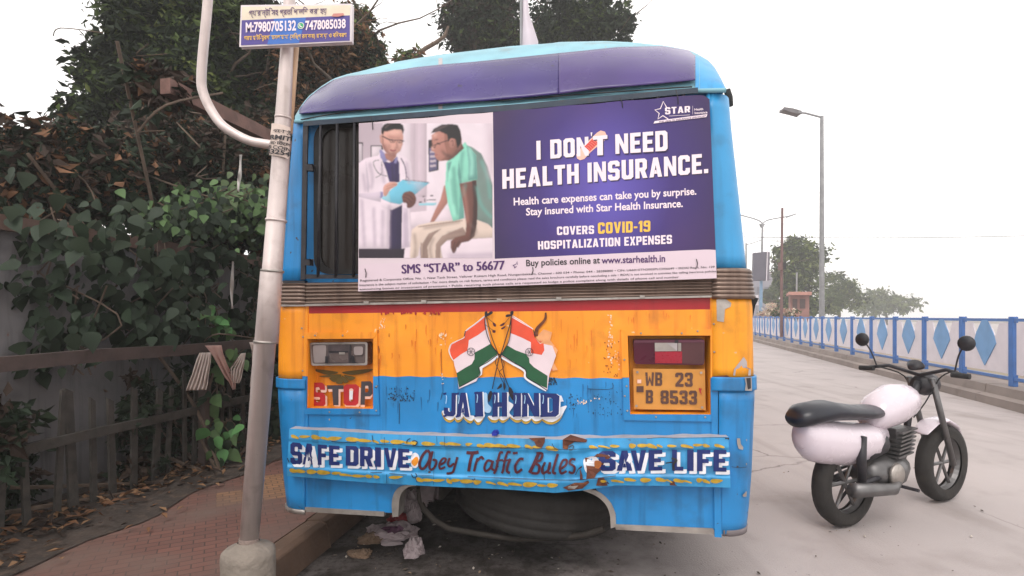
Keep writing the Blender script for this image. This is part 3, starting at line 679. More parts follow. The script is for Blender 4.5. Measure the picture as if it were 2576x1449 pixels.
hood('roof_vinyl', 753, 1409, m_purple, .018); hood('roof_vinyl', 1406, 1749, m_purple2, .024)
A = Art(lambda x, y, o: face(x, y, o), z5, .0)
MB().tube([roofp(x, interp([(752, .1), (1000, .18), (1300, .1), (1752, .12)], x), .02 + .006 * math.sin(x * .05)) for x in range(757, 1750, 24)], .0035, 6).obj('vinyl_hem', m_black, bus)
MB().tube([at(*z5((1800, 690)), 3.0), at(*z5((1820, 760)), 3.0), at(*z5((1838, 835)), 3.0)], [.018, .02, .012], 8).obj('torn_rubber_strip', m_gasket, bus, world=True)

A = Art(face, b5, .0045, .0003); rr_ = random.Random(3)
def specks(m, x0, y0, x1, y1, k, a, b, T):
    for _ in range(k):
        x = rr_.uniform(x0, x1); y = rr_.uniform(y0, y1); w_ = rr_.uniform(a, b); h_ = rr_.uniform(a, b) * 1.3
        A.o = .0042 + rr_.random() * .0012
        A.poly(m, [(x - w_, y - h_ * .3), (x - w_ * .3, y - h_), (x + w_ * .6, y - h_ * .7), (x + w_, y + h_ * .2), (x + w_ * .1, y + h_), (x - w_ * .7, y + h_ * .6)], T, keep=True)
m_fill = mat('bare paint filler', S(236, 206, 172), .8, var=.15, scale=30); m_scuff = mat('dark scuff', S(26, 44, 62), .7, var=.2); m_oscuff = mat('brown scuff', S(150, 76, 26), .7, var=.2)
specks(m_fill, 190, 370, 232, 830, 46, 3, 9, b5); specks(m_fill, 250, 600, 300, 900, 16, 2, 7, b5); specks(m_oscuff, 150, 600, 300, 960, 26, 3, 9, b5); specks(m_fill, 330, 520, 365, 700, 8, 3, 7, b5); specks(m_rust, 318, 520, 362, 560, 10, 3, 9, b5)
specks(m_scuff, 940, 1140, 1160, 1260, 46, 2, 8, b3); specks(m_scuff, 980, 1190, 1130, 1250, 30, 2, 6, b3); specks(m_fill, 1360, 690, 1420, 790, 18, 2, 9, b3); specks(m_fill, 1375, 1020, 1395, 1120, 10, 2, 6, b3); specks(m_fill, 865, 560, 910, 660, 16, 2, 8, b3); m_run = mat('orange paint run', S(218, 112, 24), .5, var=.2, scale=12); m_fade = mat('faded orange paint', S(250, 170, 84), .55, var=.1, scale=6); m_bfade = mat('scrubbed blue paint', S(58, 140, 190), .5, var=.12, scale=6); m_bdark = mat('dirty blue paint', S(26, 92, 142), .5, var=.2, scale=6)
def runs(m, x0, y0, x1, y1, k, la, lb, T):
    for _ in range(k):
        x = rr_.uniform(x0, x1); y = rr_.uniform(y0, y1); L_ = rr_.uniform(la, lb); A.o = .0041 + rr_.random() * .001
        A.stroke(m, [(x, y), (x + rr_.uniform(-3, 3), y + L_ * .5), (x + rr_.uniform(-5, 5), y + L_)], (lambda w_: (lambda t: w_ * (1 - t * .8)))(rr_.uniform(3, 9)), T, n=3); 
runs(m_run, 860, 540, 1420, 900, 18, 20, 150, b3); runs(m_run, -250, 380, 300, 800, 18, 20, 160, b5); runs(m_run, 380, 330, 1140, 420, 16, 20, 80, b5); runs(m_bdark, 860, 1060, 1400, 1280, 14, 20, 120, b3); runs(m_bdark, -200, 1000, 330, 1300, 14, 30, 150, b5); runs(m_oscuff, 840, 660, 868, 960, 10, 20, 80, b3)
specks(m_scuff, 0, 1090, 330, 1330, 40, 2, 6, b5); specks(m_fill, 20, 1150, 120, 1180, 5, 2, 7, b5); specks(m_fill, 1700, 1110, 1800, 1160, 14, 3, 9, b4); specks(m_scuff, 1600, 1050, 1760, 1220, 22, 3, 10, b4); specks(m_scuff, 1370, 870, 1470, 940, 40, 3, 12, b4); specks(m_oscuff, 60, 130, 180, 170, 16, 3, 9, b4)
specks(m_red, 880, 515, 1360, 528, 22, 4, 12, b3)
for pts in ([(1376, 820), (1378, 1030)], [(1385, 1180), (1372, 1240)], [(945, 690), (944, 720)], [(1600, 1240), (1598, 1440)], [(1030, 1270), (1028, 1440)], [(862, 900), (858, 1040)]): A.stroke(m_oscuff if pts[0][1] < 1050 else m_scuff, pts, 5, b3, n=2)
A.stroke(m_scuff, [(0, 1064), (120, 1070), (235, 1062), (232, 1010)], 5, b5, n=2); A.stroke(m_scuff, [(205, 1160), (215, 1200)], 4, b5, n=2)
A.obj('worn_marks', bus)
rv = MB()
for T, pts in ((b5, [(345, 792), (348, 1132), (365, 1040), (372, 1270), (640, 1328), (1100, 1330), (1180, 458), (1185, 720), (880, 545), (500, 545), (1030, 525)]), (b3, [(232, 720), (228, 1000), (840, 1130), (838, 1330), (450, 1342), (700, 1345), (560, 708), (330, 708), (222, 648), (230, 1110), (450, 1405)])):
    for p in pts: c = face(*T(p), .013); rv.tube([c, c + Vector((0, -.003, 0))], [.0055, .003], 8)
rv.obj('rivets', m_alu, bus)
# painted flags with crossed poles
A = Art(face, b4, .006, .0004)
Lf = [(670, 175), (560, 265), (450, 345), (432, 420), (350, 460), (290, 495), (268, 560), (285, 620), (318, 670), (330, 740), (355, 815), (362, 880), (378, 990), (480, 945), (570, 905), (612, 830), (600, 745), (700, 690), (810, 600), (735, 485), (700, 335)]
A.poly(i_flagw, Lf)
A.poly(i_saff, [(670, 188), (672, 330), (590, 390), (488, 448), (480, 520), (470, 565), (400, 605), (318, 668), (288, 618), (275, 560), (295, 498), (352, 466), (438, 422), (456, 350), (565, 272)])
A.poly(i_green, [(735, 485), (640, 540), (555, 585), (550, 660), (520, 715), (440, 760), (352, 815), (362, 880), (380, 975), (480, 920), (590, 850), (622, 800), (602, 745), (700, 680), (810, 600)])
A.poly(i_white, [(380, 985), (490, 940), (595, 860), (635, 830), (640, 760), (740, 700), (815, 640), (812, 612), (700, 692), (606, 750), (618, 812), (590, 858), (480, 930)])
A.stroke(i_blk, [(380, 970), (480, 918), (590, 855), (616, 808), (602, 750), (700, 690), (806, 610)], 9)
A.stroke(i_white, [(664, 178), (560, 262), (452, 345), (435, 418), (350, 458), (288, 495), (266, 560), (284, 625), (316, 675)], 7)
A.stroke(i_blk, [(450, 345), (438, 405)], 9)
A.poly(i_flagw, [(965, 180), (1185, 310), (1225, 420), (1280, 480), (1420, 510), (1460, 620), (1385, 830), (1362, 1010), (1130, 870), (1115, 790), (845, 615), (915, 505), (950, 370)])
A.poly(i_saff, [(960, 190), (1080, 260), (1190, 320), (1225, 420), (1282, 490), (1320, 480), (1330, 560), (1300, 612), (1180, 590), (1180, 470), (1080, 420), (955, 368)])
A.poly(i_green, [(915, 505), (1010, 560), (1120, 600), (1160, 650), (1165, 700), (1215, 750), (1365, 845), (1360, 985), (1240, 930), (1135, 865), (1115, 780), (990, 690), (850, 610)])
A.stroke(i_white, [(850, 640), (980, 715), (1105, 790), (1120, 870), (1240, 950), (1352, 1010)], 22); A.stroke(i_blk, [(862, 612), (985, 695), (1118, 775), (1135, 862), (1240, 928), (1362, 1008)], 10)
A.stroke(i_white, [(975, 175), (1090, 245), (1205, 325)], 8); A.stroke(i_blk, [(1208, 335), (1226, 410)], 8)
for cx, cy in ((513, 577), (1162, 580)):
    pts = [(cx + 42 * math.cos(t * .4488), cy + 42 * math.sin(t * .4488)) for t in range(15)]
    A.stroke(i_blk, pts, 6, n=3)
    for k in range(6): A.stroke(i_blk, [(cx, cy), (cx + 36 * math.cos(k * 1.047), cy + 36 * math.sin(k * 1.047))], 5, n=1)
for pts, wd in (([(672, 165), (668, 260), (690, 380), (740, 500), (810, 590), (845, 640), (880, 820), (905, 900), (940, 980)], 10), ([(685, 185), (740, 400), (800, 560), (830, 640)], 9), ([(965, 150), (950, 260), (915, 380), (860, 560), (825, 650), (790, 800), (750, 990)], 11), ([(960, 190), (955, 330), (930, 470), (860, 590), (840, 640)], 9),
    ([(800, 640), (785, 700), (830, 800), (880, 880), (880, 950)], 7), ([(840, 640), (880, 700), (870, 760), (830, 800), (850, 880), (885, 935)], 7), ([(690, 195), (770, 260)], 5), ([(668, 270), (760, 340)], 5), ([(940, 195), (880, 270)], 5)): A.stroke(i_blk, pts, wd, n=4)
for pts in ([(665, 140), (690, 125), (700, 175), (672, 185)], [(690, 160), (735, 125), (755, 145), (700, 180)], [(950, 135), (980, 120), (985, 150), (960, 180)], [(905, 165), (950, 160), (955, 180), (905, 190)], [(700, 1060), (735, 1010), (748, 1060), (710, 1140)], [(930, 980), (960, 980), (992, 1050), (985, 1120), (940, 1060)], [(800, 995), (845, 930), (858, 950), (850, 975)], [(870, 930), (890, 925), (900, 970), (880, 1005)]): A.poly(i_blk, pts, rnd_=True)
for pts in ([(755, 250), (785, 265), (790, 295), (765, 290)], [(752, 335), (785, 340), (780, 365), (755, 362)], [(835, 280), (885, 250), (880, 280), (845, 292)], [(848, 315), (895, 288), (890, 310), (860, 328)]): A.poly(i_mar, pts, rnd_=True)
A.obj('painted_flags', bus, )
A = Art(face, b4, .0055, .0004)        # bare filler where the paint has come away
A.poly(mat('bare filler', S(226,160,110), .8, var=.12, scale=20, chips=(S(206,96,70),.6,22)), [(1235, 420), (1320, 325), (1415, 360), (1395, 450), (1480, 560), (1430, 690), (1480, 780), (1410, 790), (1370, 600), (1290, 480)]); A.stroke(m_rust, [(1345, 140), (1335, 220), (1250, 320), (1235, 400)], lambda t: 18 + 30 * t); A.obj('flaked_paint', bus)

# JAI HIND
A = Art(face, b4, .006, .0004)
scal = [[(190, 1240), (215, 1330), (270, 1365), (320, 1340), (325, 1280)], [(325, 1290), (350, 1360), (400, 1350), (430, 1285)], [(430, 1300), (470, 1360), (520, 1370), (548, 1300)], [(540, 1300), (575, 1385), (620, 1375), (665, 1280)], [(700, 1300), (740, 1360), (800, 1360), (820, 1310)], [(815, 1310), (850, 1365), (890, 1360), (935, 1310)], [(945, 1300), (1000, 1360), (1060, 1360), (1080, 1310)], [(1065, 1310), (1100, 1375), (1155, 1370), (1190, 1305)], [(1180, 1305), (1220, 1375), (1280, 1365), (1305, 1310)], [(1305, 1300), (1340, 1370), (1420, 1385), (1500, 1340), (1545, 1250), (1560, 1185)]]
for p in scal: A.poly(i_yel, p, rnd_=True)
for p in scal: A.poly(i_white, [(x + (4 if i else 6), y - 26 if y > 1310 else y - 8) for i, (x, y) in enumerate(p)], rnd_=True)
A.poly(i_sky, [(640, 1050), (690, 1040), (700, 1150), (740, 1200), (720, 1255), (660, 1240), (640, 1150)], rnd_=True); A.poly(i_white, [(895, 1050), (940, 1040), (925, 1120), (985, 1170), (940, 1250), (965, 1290), (915, 1280)], rnd_=True); A.poly(i_white, [(1485, 1065), (1520, 1065), (1545, 1130), (1500, 1135)])
for ch, q in (('J', [(210, 1035), (345, 1035), (340, 1300), (210, 1290)]), ('A', [(350, 1035), (500, 1030), (495, 1305), (348, 1300)]), ('I', [(555, 1025), (640, 1020), (650, 1300), (560, 1300)]), ('H', [(752, 1030), (915, 1030), (915, 1300), (752, 1300)]), ('I', [(985, 1035), (1070, 1035), (1070, 1300), (985, 1300)]), ('N', [(1085, 1035), (1270, 1035), (1275, 1300), (1080, 1300)]), ('D', [(1290, 1035), (1500, 1045), (1490, 1300), (1300, 1305)])):
    A.tris(i_white, GL[ch][0], q, dx=14, dy=4); A.tris(i_navy, GL[ch][0], q)
    (xa, ya), (xb, _), (_, yc), _ = q
    for yy in (ya, yc - 18):                                                                             # brushed serifs
        A.poly(i_navy, [(xa - 9, yy + 4), (xa + 30, yy - 6), (xa + 26, yy + 18), (xa - 4, yy + 24)])
    A.stroke(i_sky, [(xa + 22, ya + 120), (xa + 30, ya + 60), (xa + 26, ya + 26)], 9)
A.obj('slogan_lettering', bus)

# ------------------------------------------------------------------ bumper
BT = [(728, 1078), (863, 1085.7), (999.6, 1093), (1258, 1101), (1416, 1106), (1440, 1108), (1480, 1102), (1628, 1102), (1832.5, 1099)]
BBm = [(721.4, 1197.4), (931.5, 1214.4), (1090, 1223.5), (1258, 1230.4), (1396, 1240), (1462.6, 1234), (1549, 1221), (1677, 1222.3), (1838, 1226.7)]
BK = [(729, 1073), (759, 1071), (863, 1079), (984, 1084), (1289, 1094), (1327, 1093), (1416, 1099), (1436, 1094), (1463, 1101), (1480, 1094), (1800, 1089), (1832, 1093)]
def boff(x, y):
    t = interp(BT, x); b = (y - t) / (interp(BBm, x) - t)
    o = .072 + interp([(0, 0), (.22, .006), (.26, -.002), (.5, .004), (.76, -.002), (.8, .008), (1, -.004)], b)
    d = math.exp(-((x - 1455) / 75) ** 2)
    return o - .016 * d * (.6 + noise.noise(Vector((x * .03, y * .03, 1)))) + .0015 * noise.noise(Vector((x * .01, y * .01, 8)))
def bump_fn(a, b):
    x0 = 728 - 6.6 * b; x1 = 1832.5 + 5.5 * b; x = x0 + (x1 - x0) * a
    t = interp(BT, x); y = t + (interp(BBm, x) - t) * b
    return face(x, y, boff(x, y))
bm = MB().grid(bump_fn, 160, 36)
bf = MB()
bo = bm.obj('bumper', m_bump, bus, smooth=True)
def ledge(a, b):
    x = 729 + (1832.5 - 729) * a; p = face(x, interp(BT, x), boff(x, interp(BT, x))); 
    q = Vector((p.x, .0, p.z + .006 * noise.noise(Vector((x * .02, 0, 0))) + .02 * math.exp(-((x - 1440) / 22) ** 2)))
    return p.lerp(q, b)
MB().grid(ledge, 100, 3).obj('bumper_top', m_grey, bo)
def under(a, b):
    p = bump_fn(a, 1); return p.lerp(Vector((p.x, .0, p.z + .01)), b)
MB().grid(under, 80, 2).obj('bumper_underside', m_bump, bo)
ends = MB()
for a in (0, 1):
    pr = [bump_fn(a, k / 12) for k in range(13)]; ends.add(pr + [Vector((p.x, .0, p.z)) for p in pr], [(k, k + 1, 14 + k, 13 + k) for k in range(12)])
ends.obj('bumper_end', m_bump, bo)
def bs_(x, y, o): return face(x, y, boff(x, y) + o)
A = Art(bs_, b6, .0035, .0004)
def drive(word, quads, T, A):
    for ch, q in zip(word, quads):
        for dx, dy in ((34, 26), (22, 30)): A.tris(i_white, GL[ch][0], q, T, dx=dx, dy=dy)
    for ch, q in zip(word, quads): A.tris(i_navy, GL[ch][0], q, T)
def quads(xs, yt0, yt1, yb0, yb1):
    X0 = xs[0][0]; X1 = xs[-1][1]; f = lambda x, a, b: a + (b - a) * (x - X0) / (X1 - X0)
    return [[(a, f(a, yt0, yt1)), (b, f(b, yt0, yt1)), (b, f(b, yb0, yb1)), (a, f(a, yb0, yb1))] for a, b in xs]
drive('SAFE', quads([(115, 245), (250, 395), (418, 520), (542, 660)], 245, 290, 490, 502), b6, A); drive('DRIVE', quads([(728, 870), (885, 1030), (1052, 1118), (1150, 1290), (1308, 1432)], 285, 322, 505, 532), b6, A)
A.obj('bumper_lettering', bo)
A = Art(bs_, b7, .0035, .0004)
drive('SAVE', quads([(1010, 1180), (1190, 1350), (1335, 1490), (1515, 1655)], 318, 305, 520, 515), b7, A); drive('LIFE', quads([(1755, 1870), (1910, 1975), (2010, 2145), (2178, 2310)], 303, 305, 515, 528), b7, A)
A.obj('bumper_lettering', bo)
# brush script: Obey Traffic Rules
A = Art(bs_, b6, .0035, .0003)
br = lambda a, b: (lambda t: a + (b - a) * math.sin(math.pi * min(1, max(0, t))) )
for pts, wd in (([(1630, 335), (1580, 390), (1545, 480), (1560, 535), (1600, 530), (1650, 450), (1660, 370), (1630, 335)], 30), ([(1690, 345), (1670, 430), (1655, 520), (1680, 550), (1720, 510), (1730, 450), (1690, 440)], 26), ([(1765, 500), (1820, 470), (1835, 430), (1800, 430), (1765, 490), (1775, 540), (1830, 520)], 24), ([(1880, 420), (1860, 480), (1880, 515), (1930, 480)], 24), ([(1965, 410), (1940, 500), (1915, 575), (1870, 592), (1845, 590)], 26),
    ([(2065, 360), (2130, 365), (2200, 355)], 36), ([(2135, 370), (2110, 450), (2090, 570)], 34), ([(2190, 420), (2165, 500), (2150, 570)], 26), ([(2180, 460), (2230, 410), (2255, 440)], 26), ([(2350, 460), (2300, 450), (2265, 520), (2280, 565), (2330, 530), (2360, 450)], 26), ([(2360, 450), (2345, 530), (2375, 560)], 24), ([(2470, 365), (2440, 360), (2415, 440), (2395, 540), (2370, 595)], 26), ([(2390, 455), (2470, 440)], 18), ([(2555, 360), (2520, 360), (2490, 450), (2470, 560), (2455, 590)], 26), ([(2465, 455), (2550, 440)], 18)):
    A.stroke(i_mar, pts, wd, b6)
for pts, wd in (([(105, 395), (80, 460), (70, 520), (100, 540)], 26), ([(130, 340), (180, 335)], 24), ([(240, 400), (200, 400), (155, 470), (170, 535), (225, 500)], 26),
    ([(395, 335), (350, 440), (300, 540)], 34), ([(370, 340), (430, 345), (410, 410), (350, 430), (400, 470), (385, 540), (320, 540)], 26), ([(460, 430), (430, 500), (440, 545), (500, 500), (510, 430)], 24), ([(510, 430), (490, 530), (520, 540)], 24), ([(590, 345), (560, 440), (540, 530), (570, 545)], 26), ([(620, 500), (670, 460), (680, 410), (640, 415), (610, 490), (625, 545), (680, 520)], 24), ([(770, 405), (730, 400), (710, 440), (760, 480), (745, 540), (700, 530)], 24), ([(800, 500), (835, 480)], 10)):
    A.stroke(i_mar, pts, wd, b7)
A.obj('bumper_lettering', bo)
A = Art(bs_, b6, .0032, .0003)
A.poly(i_white, [(1450, 430), (1465, 380), (1500, 362), (1535, 390), (1545, 450), (1520, 520), (1480, 530), (1450, 490)], rnd_=True); A.poly(i_org, [(1455, 465), (1500, 410), (1530, 420), (1530, 470), (1490, 512)], rnd_=True)
A.poly(i_white, [(850, 430), (870, 390), (960, 370), (1010, 420), (1000, 520), (920, 560), (870, 520)], b7, True)
A.obj('bumper_lettering', bo)
A = Art(bs_, ID, .0034, .00012)       # yellow dabs along the upper and lower edge
for row, (tab, fr) in enumerate(((BT, .16), (BBm, -.12))):
    x = 732 if row == 0 else 728
    while x < 1815:
        L_ = rnd.uniform(14, 34); H_ = rnd.uniform(6.5, 13); hgt = interp(BBm, x) - interp(BT, x)
        y = interp(tab, x) + fr * hgt + rnd.uniform(-1.5, 1.5); tl_ = rnd.uniform(-3, 5)
        if not 1395 < x < 1470 and rnd.random() < .93:
            A.poly(i_yel, [(x, y - H_ * .25), (x + L_ * .35, y - H_ * .5 + tl_ * .3), (x + L_, y - H_ * .1 + tl_), (x + L_ * .95, y + H_ * .3 + tl_), (x + L_ * .5, y + H_ * .5), (x + 2, y + H_ * .3)], rnd_=True)
        x += L_ + rnd.choice((-3, 0, 2, 4, 12))
A.obj('bumper_dabs', bo)
A = Art(bs_, b7, .006, .0003)
for pts in ([(865, 385), (960, 372), (990, 345), (1085, 345), (1130, 380), (1060, 440), (1040, 500), (985, 550), (965, 590), (880, 600), (885, 500)], [(290, 185), (460, 178), (455, 225), (425, 285), (370, 270), (350, 220)], [(640, 200), (720, 150), (820, 180), (890, 200), (880, 228), (760, 225), (700, 260), (690, 305), (640, 290)], [(1000, 595), (1060, 590), (1100, 670), (1050, 672), (980, 670)], [(1745, 622), (1780, 625), (1785, 655), (1810, 672), (1730, 665)], [(815, 490), (840, 560), (845, 610), (815, 605)], [(640, 690), (760, 640), (850, 640), (900, 615), (910, 640), (840, 700), (700, 720)]):
    A.poly(m_rust, pts)
A.poly(mat('bright rusty hole', S(176, 104, 54), .8, var=.3, scale=20), [(965, 420), (1030, 425), (1025, 480), (975, 500)], rnd_=True); A.poly(m_alu, [(690, 680), (780, 640), (810, 660), (760, 705), (690, 700)])
A.obj('rust_patch', bo)
A = Art(bs_, b6, .004, .0003)          # creases, scratches, open seams
for pts, wd in (([(570, 238), (700, 248), (845, 246)], 6), ([(1060, 268), (1230, 274), (1300, 268), (1480, 290), (1830, 295)], 5), ([(1155, 190), (1157, 270)], 4), ([(1000, 580), (1130, 582)], 6), ([(1210, 592), (1405, 608)], 6), ([(1180, 600), (1182, 700)], 4), ([(1830, 296), (2200, 300), (2576, 308)], 6), ([(1735, 180), (1740, 270)], 4), ([(1820, 180), (1822, 290)], 4), ([(1710, 350), (1700, 720)], 3), ([(1530, 610), (1690, 616)], 4), ([(2080, 625), (2260, 632), (2560, 645)], 5), ([(1465, 235), (1495, 230), (1520, 245), (1500, 280), (1470, 275)], 10), ([(1455, 600), (1480, 640), (1515, 620), (1500, 590)], 9), ([(1500, 640), (1518, 690)], 6), ([(1020, 170), (1030, 235)], 7), ([(80, 420), (100, 470)], 9), ([(1405, 260), (1410, 225), (1445, 205)], 10)): A.stroke(i_blk, pts, wd, b6)
for pts, wd in (([(0, 590), (300, 602), (640, 612), (870, 605), (1180, 570)], 7), ([(0, 290), (300, 285), (620, 300), (1000, 290)], 5), ([(530, 240), (560, 290), (620, 300)], 6), ([(700, 280), (745, 260), (740, 300), (705, 305)], 9), ([(1500, 190), (1630, 180), (1860, 184), (2310, 178)], 5), ([(2295, 190), (2330, 185), (2326, 200)], 12), ([(1750, 390), (1800, 410), (1770, 450), (1775, 520)], 22), ([(440, 440), (450, 580), (455, 610)], 6), ([(770, 560), (800, 500), (835, 470)], 7), ([(1690, 440), (1760, 430)], 12)): A.stroke(m_black, pts, wd, b7)
A.obj('bumper_scratches', bo)
slab('plastic_cap', [(1237, 1090), (1241, 1085), (1250, 1085), (1252, 1091), (1250, 1095), (1239, 1095)], .03, .055, ink('cobalt plastic', 24, 40, 150), bevel=.003)['label'] = 'small cobalt blue plastic cap on the bumper'

# ------------------------------------------------------------------ skirt, wheel arch, under side
slab('skirt_panel', [(722, 1180), (1030, 1205), (1022, 1221), (1004, 1228), (992, 1245), (986, 1265), (986, 1290), (767, 1278), (731, 1270)], -.012, 0.0, m_blue)
slab('skirt_panel', [(1500, 1215), (1800, 1218), (1797, 1332), (1549, 1322), (1549, 1292), (1538, 1265), (1522, 1247), (1500, 1232)], -.012, .0, m_blue)
slab('skirt_post', [(1798, 1222), (1814, 1222), (1814, 1351), (1799, 1350)], -.005, .016, m_blue)
slab('skirt_trim', [(767, 1276), (966, 1288), (966, 1299), (767, 1287)], -.01, .008, m_alu, bevel=.002); slab('skirt_trim', [(1549, 1319.7), (1794, 1330), (1794, 1344.5), (1549, 1331.6)], -.01, .008, m_alu, bevel=.002)
def arch(o, i, T):
    o = [(p.x, p.y) for p in smoothpts(o, 5)]; i = [(p.x, p.y) for p in smoothpts(i, 5)]
    fo = [face(*T(p), .006) for p in o]; fi = [face(*T(p), .006) for p in i]; n = len(fo)
    bo_ = [p + Vector((0, .09, 0)) for p in fi]
    mb = MB().add(fo + fi, [(k, k + 1, n + k + 1, n + k) for k in range(n - 1)]).add(fi + bo_, [(k, k + 1, n + k + 1, n + k) for k in range(n - 1)]).add(fo + [p + Vector((0, .012, 0)) for p in fo], [(k, k + 1, n + k + 1, n + k) for k in range(n - 1)])
    mb.obj('arch_trim', m_alu, bus, smooth=True)
arch([(350, 395), (345, 330), (345, 250), (368, 165), (420, 110), (500, 92), (560, 90)], [(404, 390), (408, 330), (412, 260), (428, 185), (470, 130), (520, 108), (565, 104)], z7)
arch([(2445, 485), (2443, 420), (2438, 360), (2400, 270), (2330, 190), (2240, 140), (2130, 118)], [(2395, 500), (2392, 430), (2388, 380), (2362, 300), (2310, 235), (2235, 185), (2120, 140)], z7)
# spare tyre slung flat under the tail, with its carrier hoop
def lathe(prof, seg, xf):
    mb = MB(); n = len(prof)
    for j in range(seg):
        a = 2 * math.pi * j / seg
        mb.v += [xf(Vector((r * math.cos(a), r * math.sin(a), z))) for r, z in prof]
    mb.f = [(j * n + i, ((j + 1) % seg) * n + i, ((j + 1) % seg) * n + i + 1, j * n + i + 1) for j in range(seg) for i in range(n - 1)]
    mb.mi = [0] * len(mb.f); return mb
tc_ = Vector((.06, .60, .37)); tilt = Matrix.Rotation(R(7), 3, 'Y')
tf = lambda p: tc_ + tilt @ p
tp = [(.30, -.11), (.40, -.135), (.475, -.12), (.50, -.095), (.505, -.07), (.495, -.062), (.505, -.054), (.508, -.02), (.498, -.012), (.508, -.004), (.506, .03), (.497, .038), (.506, .046), (.50, .095), (.475, .12), (.40, .135), (.30, .11)]
MB().tube([Vector((-1.0, 2.6, .5)), Vector((-.25, 2.6, .52)), Vector((.0, 2.6, .5)), Vector((.25, 2.6, .52)), Vector((1.0, 2.6, .5))], [.08, .1, .2, .1, .08], 16).obj('rear_axle', m_under, bus, smooth=True)
for s_ in (-1, 1): MB().tube([Vector((s_ * .75, 1.7, .62)), Vector((s_ * .75, 2.2, .44)), Vector((s_ * .75, 2.6, .4)), Vector((s_ * .75, 3.4, .6))], .04, 8).obj('leaf_spring', m_under, bus)
MB().tube([Vector((-.55, .5, .34)), Vector((-.55, 1.4, .34)), Vector((-.5, 1.9, .4))], .045, 12).obj('exhaust', m_hoop, bus, smooth=True)
sp = lathe(tp, 64, tf).obj('spare_tyre', m_tyre, bus, smooth=True)
lathe([(.31, -.10), (.26, -.06), (.1, -.06), (.0, -.05)], 40, tf).obj('rim', m_under, sp, smooth=True)
MB().tube([face(*z7(p), -.22 + .10 * abs(i - 5) / 5) for i, p in enumerate([(612, 120), (604, 220), (640, 310), (740, 420), (880, 500), (1150, 548), (1500, 600), (1900, 590), (2150, 560), (2330, 500)])], .017, 8).obj('carrier_hoop', m_hoop, bus, smooth=True)
slab('tail_bracket', [(625, 120), (740, 115), (735, 240), (640, 240)], -.16, -.1, m_lensd, z7, bevel=.01)

# side walls with windows, wheels
for s in (-1, 1):
    tab = UL if s < 0 else UR
    def su(v): return interp(tab, v)
    vs_ = [.42, .8, 1.2, 1.42]
    MB().grid(lambda a, b: Vector((su(interp(list(zip((0, .33, .66, 1), vs_)), b)) + s * .002, .68 + 8.6 * a, interp(list(zip((0, .33, .66, 1), vs_)), b))), 8, 3, mi=lambda a, b: 0 if b < .5 else 1).obj('side_panel', [m_blue, m_amber], bus)
    MB().grid(lambda a, b: Vector((su(1.42 + .1 * b) + s * .01, .68 + 8.6 * a, 1.42 + .12 * b)), 4, 2).obj('waist_band', m_steel, bus)
    MB().grid(lambda a, b: Vector((su(1.54 + 1.0 * b) - s * .01, .68 + 8.6 * a, 1.54 + 1.0 * b)), 4, 4).obj('side_glazing', m_glass, bus)
    for k in range(8): MB().grid(lambda a, b: Vector((su(1.54 + 1.06 * b) + s * .004, .68 + k * 1.2 + .12 * a, 1.54 + 1.06 * b)), 1, 4).obj('side_pillar', m_blue, bus)
    MB().grid(lambda a, b: Vector((su(2.45 + .18 * b) + s * .006, .68 + 8.6 * a, 2.45 + .18 * b)), 1, 2).obj('cant_rail', m_blue2, bus)
    for wy in (2.6, 7.6):
        xf = lambda p, wy=wy: Vector((s * 1.02 + p.z * .9, wy + p.x * .98, .49 + p.y * .96))
        wh = lathe(tp, 40, xf).obj('wheel', m_tyre, bus, smooth=True); lathe([(.31, .10 * s), (.24, .02), (.1, .05 * s), (0, .07 * s)], 32, xf).obj('rim', m_alu, wh, smooth=True)
MB().grid(lambda a, b: Vector((-1.22 + 2.44 * a, 9.28, .42 + 2.3 * b)), 2, 2).obj('front_end', m_blue, bus)
slab('mud_flap', [(1890, 748), (1906, 752), (1900, 768), (1893, 795)], -.14, -.1, m_gasket, bevel=.004)
#=====BANNER=====
BQ = [(903, 310), (1785, 236), (1803, 700), (901, 733)]
def bq(a, b):
    x0 = BQ[0][0] + (BQ[1][0] - BQ[0][0]) * a; y0 = BQ[0][1] + (BQ[1][1] - BQ[0][1]) * a
    x1 = BQ[3][0] + (BQ[2][0] - BQ[3][0]) * a; y1 = BQ[3][1] + (BQ[2][1] - BQ[3][1]) * a
    y0 += 13 * max(0, (a - .972) / .028) ** 2 + .8 * math.sin(a * 40)
    return x0 + (x1 - x0) * b, y0 + (y1 - y0) * b
banner = thing('advertising_banner', WB(face(1352, 716, .05)), 'printed purple and white health insurance banner tied over the grille of the bus window', 'banner', rz=-PSI)
def ban(x, y, o): return WB(face(x, y, .056 + o))
m_white = mat('white banner vinyl', S(216, 196, 206), .4, var=.03, scale=3, bump=.05, bscale=3)
m_photo = mat('printed pale room', S(216, 198, 206), .38, var=.05, scale=2, bump=.05, bscale=3)
